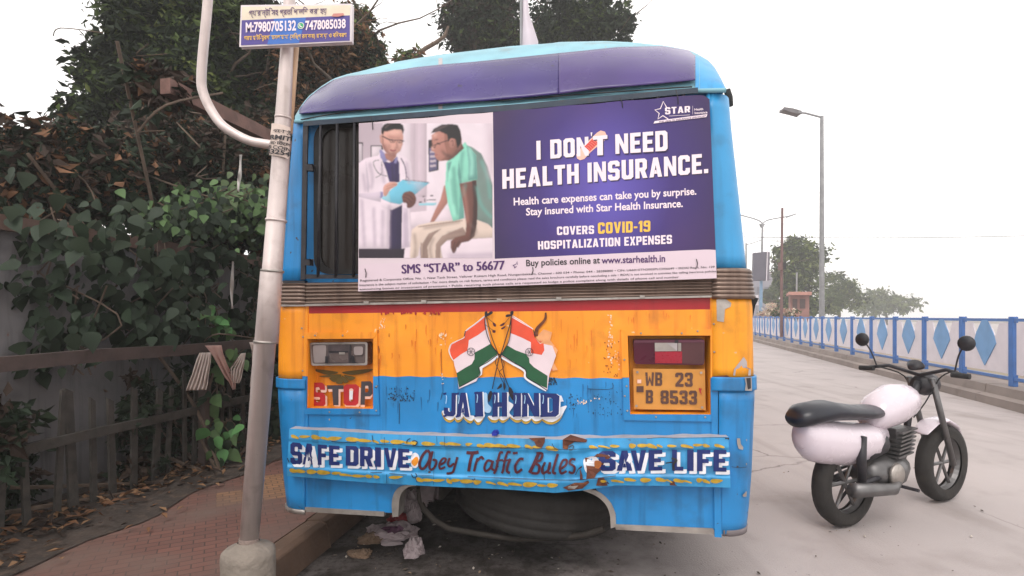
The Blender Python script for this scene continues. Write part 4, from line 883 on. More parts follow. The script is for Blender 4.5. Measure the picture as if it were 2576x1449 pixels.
def glow_mat():
    m = bpy.data.materials.new('printed purple with a lens flare design'); m.use_nodes = True; n = m.node_tree; L = n.links; bs = n.nodes['Principled BSDF']
    bs.inputs['Roughness'].default_value = .32
    tc = n.nodes.new('ShaderNodeTexCoord')
    g0 = Matrix.Rotation(PSI, 3, 'Z') @ (ban(1520, 470, 0) - banner.location)
    def sph(sx, sz):
        mp = n.nodes.new('ShaderNodeMapping'); mp.vector_type = 'POINT'; mp.inputs['Scale'].default_value = (sx, 1, sz); mp.inputs['Location'].default_value = (-g0.x * sx, -g0.y, -g0.z * sz)
        L.new(tc.outputs['Object'], mp.inputs['Vector']); g = n.nodes.new('ShaderNodeTexGradient'); g.gradient_type = 'SPHERICAL'; L.new(mp.outputs[0], g.inputs['Vector']); return g.outputs['Fac']
    r = n.nodes.new('ShaderNodeValToRGB'); L.new(sph(1.7, 1.25), r.inputs['Fac'])
    e = r.color_ramp.elements; e[0].color = S(44, 21, 74); e[0].position = 0; e[1].color = S(94, 80, 178); e[1].position = .95
    q = r.color_ramp.elements.new(.45); q.color = S(56, 33, 112)
    nz = n.nodes.new('ShaderNodeTexNoise'); nz.inputs['Scale'].default_value = 2.5; L.new(tc.outputs['Object'], nz.inputs['Vector'])
    x = n.nodes.new('ShaderNodeMix'); x.data_type = 'RGBA'; mr = n.nodes.new('ShaderNodeMapRange'); mr.inputs['From Min'].default_value = .5; mr.inputs['From Max'].default_value = .8; mr.inputs['To Max'].default_value = .35; L.new(nz.outputs[0], mr.inputs[0])
    L.new(mr.outputs[0], x.inputs[0]); L.new(r.outputs[0], x.inputs[6]); x.inputs[7].default_value = S(84, 50, 92); L.new(x.outputs[2], bs.inputs['Base Color'])
    bp = n.nodes.new('ShaderNodeBump'); bp.inputs['Strength'].default_value = .12; bp.inputs['Distance'].default_value = .02; nn = n.nodes.new('ShaderNodeTexNoise'); nn.inputs['Scale'].default_value = 3; L.new(tc.outputs['Object'], nn.inputs['Vector']); L.new(nn.outputs[0], bp.inputs['Height']); L.new(bp.outputs[0], bs.inputs['Normal'])
    return m
m_pur = glow_mat()
mb = MB(); av = [i / 22 * .382 for i in range(23)] + [.382 + (1 - .382) * i / 40 for i in range(1, 41)]; bv = [i / 20 * .842 for i in range(21)] + [.842 + .158 * i / 6 for i in range(1, 7)]
mb.v = [ban(*bq(a, b), 0) for b in bv for a in av]; n = len(av)
for j in range(len(bv) - 1):
    for i in range(n - 1): mb.f.append((j * n + i, j * n + i + 1, (j + 1) * n + i + 1, (j + 1) * n + i)); mb.mi.append(2 if bv[j] > .8419 else (0 if av[i] < .3819 else 1))
bsht = mb.obj('banner_sheet', [m_photo, m_pur, m_white], banner, world=True)
sm = bsht.modifiers.new('thickness', 'SOLIDIFY'); sm.thickness = .003; sm.offset = 1
PMC = {}
def pm(nm, r, g, b, var=.06): PMC['print ' + nm] = S(r, g, b)[:3]; return mat('print ' + nm, S(r, g, b), .4, var=var, scale=10)
p_coat = pm('white coat', 222, 206, 216); p_coat2 = pm('coat fold', 206, 190, 204); p_shirt = pm('violet shirt', 54, 40, 90); p_collar = pm('lilac collar', 140, 134, 180); p_dark = pm('dark trousers', 36, 24, 38); p_navy = pm('navy trousers', 42, 30, 66)
p_skin = pm('skin', 206, 154, 140); p_skin2 = pm('skin half tone', 168, 116, 104); p_dskin = pm('deep skin', 104, 66, 58); p_dskin2 = pm('deep skin half tone', 62, 38, 36); p_hair = pm('hair', 24, 16, 18); p_hair2 = pm('hair sheen', 78, 62, 62)
p_mint = pm('mint shirt', 130, 198, 176); p_mint2 = pm('mint fold', 104, 158, 148); p_mint3 = pm('grey green back', 108, 126, 120); p_bge = pm('beige trousers', 206, 186, 174); p_bge2 = pm('beige fold', 150, 126, 116); p_clip = pm('aqua clipboard', 104, 178, 202); p_clip2 = pm('aqua clip', 150, 204, 218); p_blk = pm('black line', 26, 22, 30); p_wall = pm('wall tone', 196, 178, 188); p_wall2 = pm('bright wall', 216, 202, 210); p_bed = pm('bed sheet', 214, 198, 206); p_xray = pm('film', 96, 90, 122); p_vi = pm('dusk floor', 96, 70, 100); p_lips = pm('lips', 150, 82, 84)
import numpy as np
class Print:
    """the printed photograph: shapes painted with soft edges into one fine grid of printed colour"""
    def __init__(s, x0, y0, x1, y1, nx, ny):
        s.x = np.linspace(x0, x1, nx); s.y = np.linspace(y0, y1, ny); s.X, s.Y = np.meshgrid(s.x, s.y); s.c = np.zeros((ny, nx, 3)) + np.array(PMC['print wall tone']); s.rs = np.random.RandomState(4)
    def blur(s, m, r):
        for ax in (0, 1):
            for _ in range(2):
                p = np.pad(m, [(r + 1, r) if a == ax else (0, 0) for a in (0, 1)], mode='edge'); cs = np.cumsum(p, axis=ax)
                m = (np.take(cs, range(2 * r + 1, cs.shape[ax]), ax) - np.take(cs, range(0, cs.shape[ax] - 2 * r - 1), ax)) / (2 * r + 1)
        return m
    def poly(s, m, pts, rnd_=False, soft=1, shade=.42, lit=(-.5, -.6)):
        if rnd_: pts = closed(pts)
        ins = np.zeros(s.X.shape, bool); k = len(pts)
        for i in range(k):
            (xa, ya), (xb, yb) = pts[i][:2], pts[(i + 1) % k][:2]
            if ya == yb: continue
            ins ^= ((s.Y > ya) != (s.Y > yb)) & (s.X < (xb - xa) * (s.Y - ya) / (yb - ya) + xa)
        f = ins.astype(float); a = s.blur(f, soft)[..., None]
        b = s.blur(f, 9); gy, gx = np.gradient(b)
        sh = 1 + shade * np.clip((gx * -lit[0] + gy * -lit[1]) * 14, -1.3, 1.0) + shade * .5 * (b - .7)
        fold = s.blur(s.rs.normal(0, 1, s.X.shape), 6) * .75
        col = np.array(PMC[m.name]) * (sh * (1 + fold * .4 * min(1, shade / .42)))[..., None]
        s.c = s.c * (1 - a) + col * a
    def stroke(s, m, pts, wd, T=None, n=6):
        L_, R_ = ribbon(pts, max(wd, 4.5), n); s.poly(m, L_ + R_[::-1], soft=1, shade=0)
    def obj(s, name, parent):
        s.c = np.clip(s.c, 0, 1); ny, nx = s.X.shape
        vs = [ban(*b1((x, y)), .0012) for y in s.y for x in s.x]; inv = (Matrix.Translation(parent.location) @ parent.rotation_euler.to_matrix().to_4x4()).inverted()
        fs = [(j * nx + i, j * nx + i + 1, (j + 1) * nx + i + 1, (j + 1) * nx + i) for j in range(ny - 1) for i in range(nx - 1)]
        m = bpy.data.materials.new('printed photograph'); m.use_nodes = True; nn = m.node_tree; at_ = nn.nodes.new('ShaderNodeAttribute'); at_.attribute_name = 'print'; nn.links.new(at_.outputs['Color'], nn.nodes['Principled BSDF'].inputs['Base Color']); nn.nodes['Principled BSDF'].inputs['Roughness'].default_value = .38
        o = mesh(name, [inv @ v for v in vs], fs, m, parent); ca = o.data.color_attributes.new('print', 'FLOAT_COLOR', 'POINT')
        buf = np.ones((ny * nx, 4), np.float32); buf[:, :3] = s.c.reshape(-1, 3); ca.data.foreach_set('color', buf.ravel()); return o
A = Print(67, 140, 1086, 1166, 300, 310)

P = A.poly
P(p_wall2, [(250, 126), (470, 108), (470, 560), (250, 560)]); P(p_wall, [(462, 108), (500, 105), (490, 760), (462, 760)]); P(p_wall2, [(582, 98), (1088, 62), (1100, 860), (582, 860)]); P(p_wall, [(520, 104), (582, 98), (582, 700), (520, 700)])
for q in ([(66, 286), (98, 284), (96, 440), (66, 446)], [(156, 308), (252, 306), (252, 420), (156, 424)]): P(p_blk, q); c = Vector((sum(x for x, y in q) / 4, sum(y for x, y in q) / 4)); P(p_wall2, [(c.x + (x - c.x) * (.74 if x > c.x else (1.1 if x < 70 else .84)), c.y + (y - c.y) * .88) for x, y in q])
P(p_blk, [(596, 268), (680, 250), (676, 496), (602, 512)]); P(p_xray, [(602, 330), (664, 320), (664, 492), (604, 506)])
for k in range(4): P(p_wall, [(610, 350 + k * 36), (655, 345 + k * 36), (655, 362 + k * 36), (612, 366 + k * 36)])
# bench, floor
P(p_bed, [(440, 820), (760, 790), (800, 900), (560, 940), (440, 920)]); P(p_vi, [(66, 1092), (415, 1092), (408, 1196), (66, 1208)]); P(p_bed, [(404, 1196), (430, 1040), (560, 1020), (560, 1190)])
for q in ([(552, 692), (574, 692), (574, 700), (552, 702)], [(612, 688), (636, 687), (636, 695), (612, 696)], [(525, 738), (550, 736), (550, 744), (525, 746)], [(585, 722), (655, 718), (655, 726), (585, 728)], [(566, 712), (572, 712), (572, 740), (566, 740)]): P(p_blk, q)
P(p_clip2, [(525, 750), (610, 746), (660, 744), (655, 764), (525, 766)])
# doctor
P(p_dark, [(66, 1094), (300, 1090), (400, 1080), (416, 1090), (405, 1196), (66, 1210)]); P(p_navy, [(296, 740), (400, 745), (398, 1098), (296, 1100)])
P(p_coat, [(66, 440), (120, 405), (215, 385), (240, 340), (350, 360), (430, 400), (465, 440), (480, 600), (460, 790), (472, 1080), (394, 1096), (400, 760), (306, 742), (296, 1096), (66, 1096)]); P(p_coat2, [(66, 675), (140, 672), (235, 660), (250, 690), (235, 740), (66, 700)])
P(p_coat2, [(120, 420), (150, 620), (140, 672), (128, 640)]); P(p_coat2, [(402, 780), (440, 790), (450, 1080), (396, 1090)])
P(p_shirt, [(246, 420), (300, 440), (352, 400), (376, 440), (378, 590), (300, 588), (276, 500)]); P(p_collar, [(224, 342), (240, 340), (300, 410), (262, 440), (232, 400)]); P(p_collar, [(352, 392), (366, 402), (352, 450), (335, 440)])
P(p_skin2, [(262, 370), (350, 360), (350, 396), (318, 436), (275, 410)])
P(p_skin, [(240, 200), (262, 180), (340, 176), (400, 190), (406, 240), (402, 300), (384, 350), (345, 380), (310, 384), (276, 366), (250, 320), (240, 260)], rnd_=False)
P(p_skin2, [(240, 236), (252, 236), (258, 300), (280, 360), (256, 330), (242, 290)]); P(p_skin, [(228, 232), (242, 230), (246, 288), (234, 292), (228, 262)], rnd_=True)
P(p_hair, [(240, 214), (238, 180), (260, 148), (310, 128), (370, 130), (405, 155), (412, 190), (404, 222), (392, 190), (340, 186), (290, 200), (262, 200), (250, 232)]); P(p_hair2, [(262, 168), (300, 140), (350, 136), (300, 152), (270, 182)])
A.stroke(p_blk, [(246, 236), (295, 262), (340, 268), (380, 268), (412, 276)], 9); A.stroke(p_blk, [(300, 264), (312, 284), (338, 284), (345, 268)], 4); A.stroke(p_blk, [(360, 270), (368, 286), (392, 286), (400, 274)], 4); A.stroke(p_skin2, [(352, 275), (360, 320), (344, 332)], 7); A.stroke(p_lips, [(306, 340), (326, 348), (350, 342)], 8); P(p_hair, [(318, 276), (334, 276), (332, 282), (320, 282)]); P(p_hair, [(370, 278), (384, 278), (382, 284), (372, 284)])
A.stroke(p_blk, [(220, 420), (180, 432), (190, 480), (225, 525), (285, 543)], 5); A.stroke(p_blk, [(240, 430), (242, 520), (195, 554)], 5); A.stroke(p_navy, [(388, 404), (420, 470), (432, 550)], 8); A.stroke(p_blk, [(424, 570), (435, 548), (452, 570)], 5)
P(p_coat, [(235, 700), (300, 745), (390, 752), (400, 760), (320, 800), (240, 780)]); P(p_collar, [(232, 660), (255, 665), (250, 705), (230, 710)])
P(p_clip, [(240, 712), (370, 592), (400, 570), (606, 592), (500, 680), (380, 758), (306, 742)]); P(p_clip2, [(240, 712), (300, 660), (310, 742)]); A.stroke(p_blk, [(398, 572), (470, 575), (540, 582), (604, 592)], 4); A.stroke(p_clip2, [(420, 590), (520, 602), (538, 588)], 5)
P(p_skin, [(252, 640), (270, 605), (320, 585), (360, 596), (352, 618), (310, 640), (280, 690), (258, 690)], rnd_=True); A.stroke(p_skin2, [(275, 625), (315, 608), (350, 606)], 4); A.stroke(p_skin2, [(270, 645), (305, 630), (330, 624)], 4)
P(p_dskin, [(398, 690), (420, 665), (470, 660), (502, 700), (500, 745), (470, 780), (438, 784), (430, 750), (404, 740)], rnd_=True); A.stroke(p_dskin2, [(404, 700), (440, 712), (470, 745)], 4); A.stroke(p_dskin2, [(412, 680), (450, 690), (484, 720)], 4); A.stroke(p_dskin2, [(408, 725), (436, 738), (452, 765)], 4)
# patient
P(p_skin2, [(716, 615), (752, 612), (748, 740), (690, 820), (640, 895), (610, 895), (640, 820), (690, 720)]); P(p_bed, [(700, 1040), (1104, 1010), (1104, 1172), (715, 1182), (690, 1110)])
P(p_bge, [(470, 950), (520, 915), (640, 890), (780, 880), (870, 866), (970, 870), (1060, 910), (1104, 950), (1104, 1010), (900, 1020), (740, 1030), (690, 1080), (700, 1150), (715, 1184), (545, 1192), (535, 1060), (520, 1150), (455, 1192), (462, 1050)])
P(p_bge2, [(546, 1192), (550, 1060), (600, 980), (700, 940), (640, 990), (590, 1080), (600, 1190)]); P(p_bge2, [(700, 1000), (860, 930), (900, 1000), (740, 1030), (690, 1080), (690, 1180), (650, 1185), (655, 1060)]); A.stroke(p_bge2, [(520, 930), (680, 905), (860, 880)], 8); A.stroke(p_bge2, [(545, 1050), (540, 1120), (548, 1190)], 10)
P(p_mint3, [(866, 300), (930, 320), (1000, 370), (1050, 470), (1085, 600), (1100, 720), (1100, 950), (1050, 905), (960, 872), (940, 600)])
P(p_mint, [(735, 440), (760, 410), (830, 330), (880, 280), (895, 310), (960, 380), (970, 560), (960, 576), (840, 600), (870, 800), (868, 862), (786, 888), (748, 760), (726, 620)]); P(p_mint2, [(890, 310), (960, 380), (972, 565), (900, 575), (905, 450)]); P(p_mint2, [(830, 420), (850, 560), (868, 860), (830, 872), (840, 640), (820, 520)]); P(p_mint2, [(742, 440), (775, 430), (752, 520), (744, 600)])
P(p_dskin, [(836, 600), (960, 572), (968, 760), (966, 900), (948, 1000), (905, 1040), (850, 1050), (825, 1090), (818, 1080), (800, 1128), (784, 1132), (768, 1090), (768, 1040), (800, 1010), (880, 990), (888, 900), (860, 740)]); P(p_dskin2, [(930, 580), (962, 574), (970, 760), (966, 900), (945, 1000), (915, 1020), (940, 860), (945, 700)]); A.stroke(p_dskin2, [(800, 1040), (788, 1090), (786, 1128)], 5); A.stroke(p_dskin2, [(835, 1035), (812, 1075), (805, 1110)], 5)
P(p_dskin, [(722, 400), (850, 290), (870, 330), (790, 400), (752, 424)])
P(p_skin2, [(622, 232), (660, 200), (740, 190), (820, 200), (850, 260), (840, 330), (790, 390), (740, 420), (680, 428), (655, 405), (645, 385), (650, 370), (640, 355), (622, 350), (620, 330), (632, 300), (626, 270)]); P(pm('warm skin', 138, 92, 80), [(720, 205), (840, 200), (852, 290), (800, 385), (740, 420), (690, 425), (740, 380), (720, 300)])
P(p_hair, [(618, 214), (640, 180), (700, 150), (770, 144), (820, 152), (840, 190), (850, 260), (842, 300), (818, 330), (805, 260), (770, 255), (750, 280), (740, 225), (680, 200), (640, 210)]); P(p_hair2, [(640, 190), (700, 160), (760, 152), (700, 180), (650, 206)])
P(p_skin2, [(756, 275), (772, 256), (796, 262), (800, 300), (780, 328), (760, 318)], rnd_=True); A.stroke(p_dskin2, [(768, 280), (785, 272), (785, 310)], 5); A.stroke(p_blk, [(632, 310), (680, 292), (756, 266)], 6); A.stroke(p_blk, [(626, 312), (645, 325), (655, 300)], 5); A.stroke(p_lips, [(644, 382), (668, 378)], 7); A.stroke(p_blk, [(640, 268), (672, 262)], 6)
def soft(m, pts, wd, k=3):
    L_, R_ = ribbon(pts, wd, 5); A.poly(m, L_ + R_[::-1], soft=k, shade=0)
p_sh = pm('skin shadow', 126, 80, 74); p_hi = pm('skin light', 226, 182, 168); p_cs = pm('coat shadow', 168, 150, 168); p_bs = pm('beige shadow', 116, 94, 86); p_ms = pm('mint shadow', 78, 132, 124); p_mh = pm('mint light', 160, 222, 202)
soft(p_sh, [(262, 300), (280, 350), (310, 380), (350, 372)], 16); soft(p_sh, [(290, 240), (330, 250), (380, 252)], 9); soft(p_hi, [(300, 212), (350, 206), (384, 212)], 16); soft(p_hi, [(372, 290), (376, 320)], 14); soft(p_sh, [(358, 286), (366, 318), (348, 330)], 7); soft(p_sh, [(300, 300), (296, 340)], 10); soft(p_lips, [(308, 344), (330, 350), (352, 344)], 8, 1); soft(p_sh, [(316, 362), (346, 362)], 8)
for pts in ([(150, 440), (172, 560), (160, 640)], [(240, 470), (262, 600)], [(90, 720), (110, 1080)], [(180, 780), (190, 1085)], [(250, 800), (246, 1085)], [(430, 430), (452, 600)], [(420, 820), (424, 1080)], [(300, 760), (296, 1090)], [(100, 520), (120, 660)]): soft(p_cs, pts, 13)
for pts in ([(320, 450), (330, 580)], [(352, 440), (350, 585)]): soft(p_dark, pts, 7, 2)
for pts in ([(560, 940), (700, 915), (840, 890)], [(600, 1000), (560, 1100), (566, 1180)], [(640, 1010), (610, 1090), (625, 1180)], [(490, 980), (500, 1080), (490, 1180)], [(740, 980), (860, 960)], [(910, 900), (960, 960), (930, 1010)]): soft(p_bs, pts, 12)
for pts in ([(790, 470), (800, 620), (820, 840)], [(770, 560), (790, 760)], [(860, 350), (850, 440), (845, 560)], [(880, 600), (862, 700)]): soft(p_ms, pts, 14)
for pts in ([(910, 330), (930, 420), (925, 540)], [(755, 500), (770, 700), (800, 850)]): soft(p_mh, pts, 14)
for pts in ([(1000, 420), (1050, 560), (1070, 720)], [(960, 620), (1000, 760), (1080, 860)]): soft(p_mint2, pts, 18)
soft(p_skin2, [(640, 250), (636, 300)], 14); soft(p_hi, [(632, 240), (660, 222)], 12); soft(p_dskin2, [(700, 340), (730, 380), (770, 390)], 14); soft(p_dskin2, [(660, 290), (690, 300)], 8, 1); soft(p_hi, [(626, 318), (632, 340)], 9, 2); soft(p_dskin2, [(740, 420), (800, 380), (842, 320)], 12); soft(p_skin2, [(690, 320), (720, 340)], 22, 4)
soft(p_skin2, [(862, 620), (885, 760), (895, 900)], 14); soft(p_dskin2, [(948, 620), (956, 760), (944, 960)], 18)
soft(p_wall, [(1060, 90), (1070, 300), (1086, 560)], 40, 9); soft(p_wall, [(500, 560), (540, 640), (600, 680)], 30, 9); soft(p_cs, [(740, 1150), (900, 1150), (1100, 1140)], 24, 5)
A.obj('photo_print', banner)

t_w = ink('printed white', 240, 222, 230, .4, .03); t_y = ink('printed yellow', 240, 190, 70, .4, .05); t_p = ink('printed violet', 74, 32, 96, .4, .05); t_sh = ink('printed dark drop', 40, 26, 60, .4, .05); t_k = ink('printed black', 40, 34, 40, .4, .1)
def lettering(polys_m_q, T, parent=banner, name='lettering', surf=ban, off=.0016, shadow=None):
    A = Art(surf, T, off, .0004)
    for polys, m, q in polys_m_q:
        if shadow: A.tris(shadow, polys, q, dx=7, dy=8)
        A.tris(m, polys, q)
    return A.obj(name, parent, world=True)
lettering([(block('I DON', .1, .3), t_w, [(413, 410), (832, 375), (835, 528), (415, 562)]), (block("T", .1), t_w, [(868, 372), (985, 362), (985, 522), (868, 528)]), (block("'"), t_w, [(850, 342), (864, 341), (862, 372), (852, 374)]), (block('NEED', .1), t_w, [(1048, 356), (1468, 325), (1470, 488), (1050, 515)])], b2, shadow=t_sh)
lettering([(block('HEALTH INSURANCE.', .1, .24), t_w, [(138, 640), (1795, 510), (1797, 668), (140, 797)])], b2, shadow=t_sh)
lettering([(font('Health care expenses can take you by surprise.', .022), t_w, [(230, 868), (1700, 782), (1702, 862), (232, 950)])], b2)
lettering([(font('Stay insured with Star Health Insurance.', .022), t_w, [(330, 950), (1592, 880), (1592, 962), (330, 1030)])], b2)
lettering([(block('COVERS', .1), t_w, [(578, 1100), (878, 1090), (878, 1158), (580, 1168)]), (block('COVID-19', .1), t_y, [(908, 1068), (1332, 1050), (1330, 1140), (910, 1158)])], b2)
lettering([(block('HOSPITALIZATION EXPENSES', .1, .24), t_w, [(425, 1218), (1505, 1165), (1505, 1237), (427, 1285)])], b2)
lettering([(font('Buy policies online at ', .018), t_k, [(330, 1367), (925, 1342), (925, 1412), (332, 1436)]), (font('www.starhealth.in', .018), t_p, [(938, 1345), (1450, 1325), (1450, 1386), (938, 1398)])], b2)
lettering([(font('SMS \u201cSTAR\u201d to 56677', .0), t_p, [(355 + k, 100), (1060 + k, 72), (1060 + k, 134), (357 + k, 162)]) for k in (-3, 0, 3)], b8)
fine = ['Registered & Corporate Office: No. 1, New Tank Street, Valluvar Kottam High Road, Nungambakkam, Chennai - 600 034 \u2022 Phone: 044 - 28288800 \u2022 CIN: U66010TN2005PLC056649 \u2022 IRDAI Regn. No: 129',
        'Insurance is the subject matter of solicitation \u2022 For more details on risk factors, terms and conditions please read the sales brochure carefully before concluding a sale \u2022 IRDAI is not involved in activities like selling insurance policies',
        'announcing bonus or investment of premiums \u2022 Public receiving such phone calls are requested to lodge a police complaint along with details of phone call and number']
lettering([(font(fine[0], .006), t_k, [(70, 202), (2505, 108), (2505, 126), (70, 222)]), (font(fine[1], .006), t_k, [(66, 233), (2515, 138), (2515, 156), (66, 253)]), (font(fine[2], .006), t_k, [(66, 262), (2260, 178), (2260, 196), (66, 280)])], b8)
A = Art(ban, b2, .0018, .0004)         # sticking plaster over the T
A.poly(pm('plaster', 238, 186, 168), [(735, 520), (750, 490), (900, 345), (930, 326), (965, 335), (982, 370), (975, 395), (850, 500), (800, 555), (765, 565), (740, 550)]); A.poly(pm('plaster pad', 214, 70, 60), [(800, 455), (865, 392), (915, 425), (845, 495)])
for k in range(5): A.stroke(pm('pad line', 236, 140, 124), [(812 + k * 14, 458 - k * 13), (828 + k * 13, 462 - k * 12), (846 + k * 14, 484 - k * 13)], 3, n=2)
A.obj('plaster_print', banner, world=True)
A = Art(ban, b2, .0016, .0004)         # logo
st = [(1435, 90), (1462, 150), (1400, 152), (1430, 172), (1392, 234), (1435, 205), (1475, 232)]
A.stroke(t_w, [(1462, 140), (1435, 92), (1412, 150), (1368, 160), (1402, 188), (1392, 234), (1432, 206), (1475, 234)], 8, n=1)
A.tris(t_w, block('STAR', .12), [(1448, 140), (1652, 128), (1652, 178), (1450, 198)]); A.tris(t_w, font('Health', .02), [(1686, 148), (1756, 144), (1756, 162), (1686, 166)]); A.tris(t_w, font('Insurance', .02), [(1688, 176), (1790, 168), (1790, 188), (1688, 194)]); A.stroke(t_w, [(1672, 128), (1672, 196)], 2, n=1); A.stroke(t_w, [(1480, 210), (1650, 200)], 3, n=1)
A.poly(t_w, [(1366, 250), (1790, 194), (1782, 218), (1356, 270)]); A.tris(t_p, font('THE HEALTH INSURANCE SPECIALIST', .02), [(1400, 252), (1780, 202), (1776, 216), (1398, 264)])
A.obj('logo', banner, world=True)
A = Art(ban, b8, .0016, .0004); A.stroke(t_p, [(1118, 105), (1140, 98), (1148, 78), (1150, 100)], 4, n=1); A.stroke(t_p, [(1120, 108), (1132, 112), (1128, 124), (1145, 112)], 4, n=1); A.stroke(t_p, [(1120, 106), (1134, 114), (1128, 122)], 4, n=1); A.obj('star_print', banner, world=True)
wires = MB()
for (x, y), (xx, yy) in zip([(932, 292), (1700, 226), (1560, 246), (918, 676), (1752, 652), (1340, 672)], [(938, 326), (1706, 262), (1566, 270), (920, 698), (1753, 672), (1338, 690)]): wires.tube([ban(x, y, .002), ban((x + xx) / 2 + 2, (y + yy) / 2, .008), ban(xx, yy, .003)], .0022, 5)
wires.obj('tie_wire', m_black, banner, world=True)
#=====POLE=====
m_pole = mat('silver painted steel pole', S(204, 190, 186), .38, .35, var=.12, scale=5, streak=(S(110, 92, 84), .35), dirt=(S(130, 112, 104), .4, 12), chips=(S(60, 50, 46), .735, 34), bump=.1)
m_conc = mat('rough grey concrete', S(136, 126, 116), .95, var=.2, scale=8, dirt=(S(96, 88, 80), .7, 9), bump=.9, bscale=40)
m_cond = mat('beige plastic conduit', S(200, 164, 132), .5, var=.1, scale=4)
PD = 2.7
pole_base = at(626, 1469, PD)
pole = thing('lamp_post', pole_base, 'leaning silver street pole with a curved side arm, set in concrete before the bus corner', 'street pole')
def pw(px): return px / F * PD
sec = [((626.5, 1366), 22.5), ((667, 860), 26), ((671, 859), 28.5), ((683, 684), 26.5), ((685, 681), 24.5), ((705.5, 409), 21.5), ((722.5, 119), 15.5), ((731, -60), 14)]
MB().tube([at(*p, PD) for p, r in sec], [pw(r) for p, r in sec], 24).obj('post', m_pole, pole, smooth=True, world=True)
for y in (860, 682, 297, 555): 
    x = interp([(119, 722.5), (409, 705.5), (681, 685), (859, 669), (1366, 626.5)], y); r = interp([(119, 15.5), (409, 21.5), (681, 27), (859, 28.7), (1366, 23)], y)
    MB().tube([at(x + .4, y - 3, PD), at(x, y + 3, PD)], pw(r + 1.2), 24).obj('joint_ring', m_pole if y in (297, 555) else m_alu, pole, smooth=True, world=True)
arm = smoothpts([at(700, 367, PD), at(664, 361.5, PD), at(630, 355, PD), at(593, 338, PD), at(556, 312, PD), at(526, 268, PD), at(509, 225, PD), at(507, 190, PD), at(511, 130, PD), at(520, 37, PD), at(526, -40, PD)], 5)
MB().tube(arm, pw(11.5), 16).obj('curved_arm', m_pole, pole, smooth=True, world=True)
MB().tube([at(745, 105, PD + .03), at(737, 215, PD + .03), at(728, 335, PD + .03)], pw(8), 12).obj('conduit', m_cond, pole, smooth=True, world=True)
mb = MB(); zt = at(626, 1377, PD).z
rs = [(.122, -.02), (.124, zt - .19), (.120, zt - .165), (.104, zt - .15), (.06, zt - .135), (.05, zt - .12)]
N = 40
for r, z in rs: mb.v += [pole_base + Vector((r * (1 + .05 * noise.noise(Vector((math.cos(6.283 * k / N), math.sin(6.283 * k / N), z * 4)))) * math.cos(6.283 * k / N), r * math.sin(6.283 * k / N), z)) for k in range(N)]
mb.f = [(j * N + k, j * N + (k + 1) % N, (j + 1) * N + (k + 1) % N, (j + 1) * N + k) for j in range(len(rs) - 1) for k in range(N)]; mb.mi = [0] * len(mb.f)
mb.obj('concrete_base', m_conc, pole, smooth=True, world=True)
m_rough = mat('cracked mortar', S(128, 112, 104), .95, var=.3, scale=30, dirt=(S(70, 60, 54), .8, 30), bump=1, bscale=60)
MB().tube([at(625, 1384, PD), at(626.5, 1352, PD)], [pw(25), pw(23.6)], 20).obj('mortar_collar', m_rough, pole, smooth=True, world=True)
# sign board on the pole
SD = 2.62
def sgn(x, y, o): return at(x, y, SD - o)
board = thing('sign_board', at(744, 110, SD), 'purple advertising board with phone numbers and yellow Bengali writing, fixed to the pole', 'sign')
m_sgp = mat('printed violet board', S(76, 62, 140), .4, var=.1, scale=3); m_sgb = ink('printed blue board', 60, 110, 190); m_cream = ink('printed cream board', 226, 212, 190)
BQs = [(607, 14), (886, 10), (884.5, 105), (603, 117)]
MB().prism([sgn(*p, 0) for p in BQs], [sgn(*p, 0) + Vector((0, .025, 0)) for p in BQs]).obj('board', ink('white board edge', 222, 212, 214), board, world=True, bevel=.002)
A = Art(sgn, ID, .001, .0005)
A.poly(m_cream, [(609, 17), (882, 13), (880, 40), (608, 52)]); A.poly(m_sgp, [(608, 51), (880, 38.5), (880, 102), (606, 114)])
A.poly(m_sgb, [(690, 47), (770, 44), (752, 108), (672, 112)], rnd_=False); A.obj('board_print', board, world=True)
lettering([(font('M:7980705132', .03), t_w, [(518, 88), (968, 68), (968, 163), (520, 180)]), (font('7478085038', .03), t_w, [(1050, 73), (1410, 55), (1410, 142), (1050, 160)])], z1, board, surf=sgn, off=.004)
lettering([(font('গরম মাটি-মুরগা মসলামাখা (সিঙ্গ রনাকর) রাসায়া ও বিধবরণ', .012), t_y, [(500, 196), (1418, 168), (1418, 232), (503, 262)]), ], z1, board, surf=sgn, off=.004)
lettering([(font('গ্যারান্টি সহ প্রতি পালিশ করা হয়', .012), t_p, [(545, -38), (1240, -56), (1240, 28), (545, 52)])], z1, board, surf=sgn, off=.004)
A = Art(sgn, z1, .004, .0006); A.poly(ink('app green', 60, 170, 110), [(984, 140), (985, 100), (1008, 88), (1035, 96), (1040, 125), (1025, 142), (1005, 144)], rnd_=True); pts = [(1011 + 26 * math.cos(t * .45), 117 + 27 * math.sin(t * .45)) for t in range(15)]; A.stroke(t_w, pts, 5, n=2); A.stroke(t_w, [(1000, 104), (1004, 122), (1022, 130)], 8); A.poly(pm('printed hand', 200, 130, 120), [(1285, 35), (1300, 10), (1390, 5), (1395, 25), (1340, 38)]); A.obj('board_symbol', board, world=True)
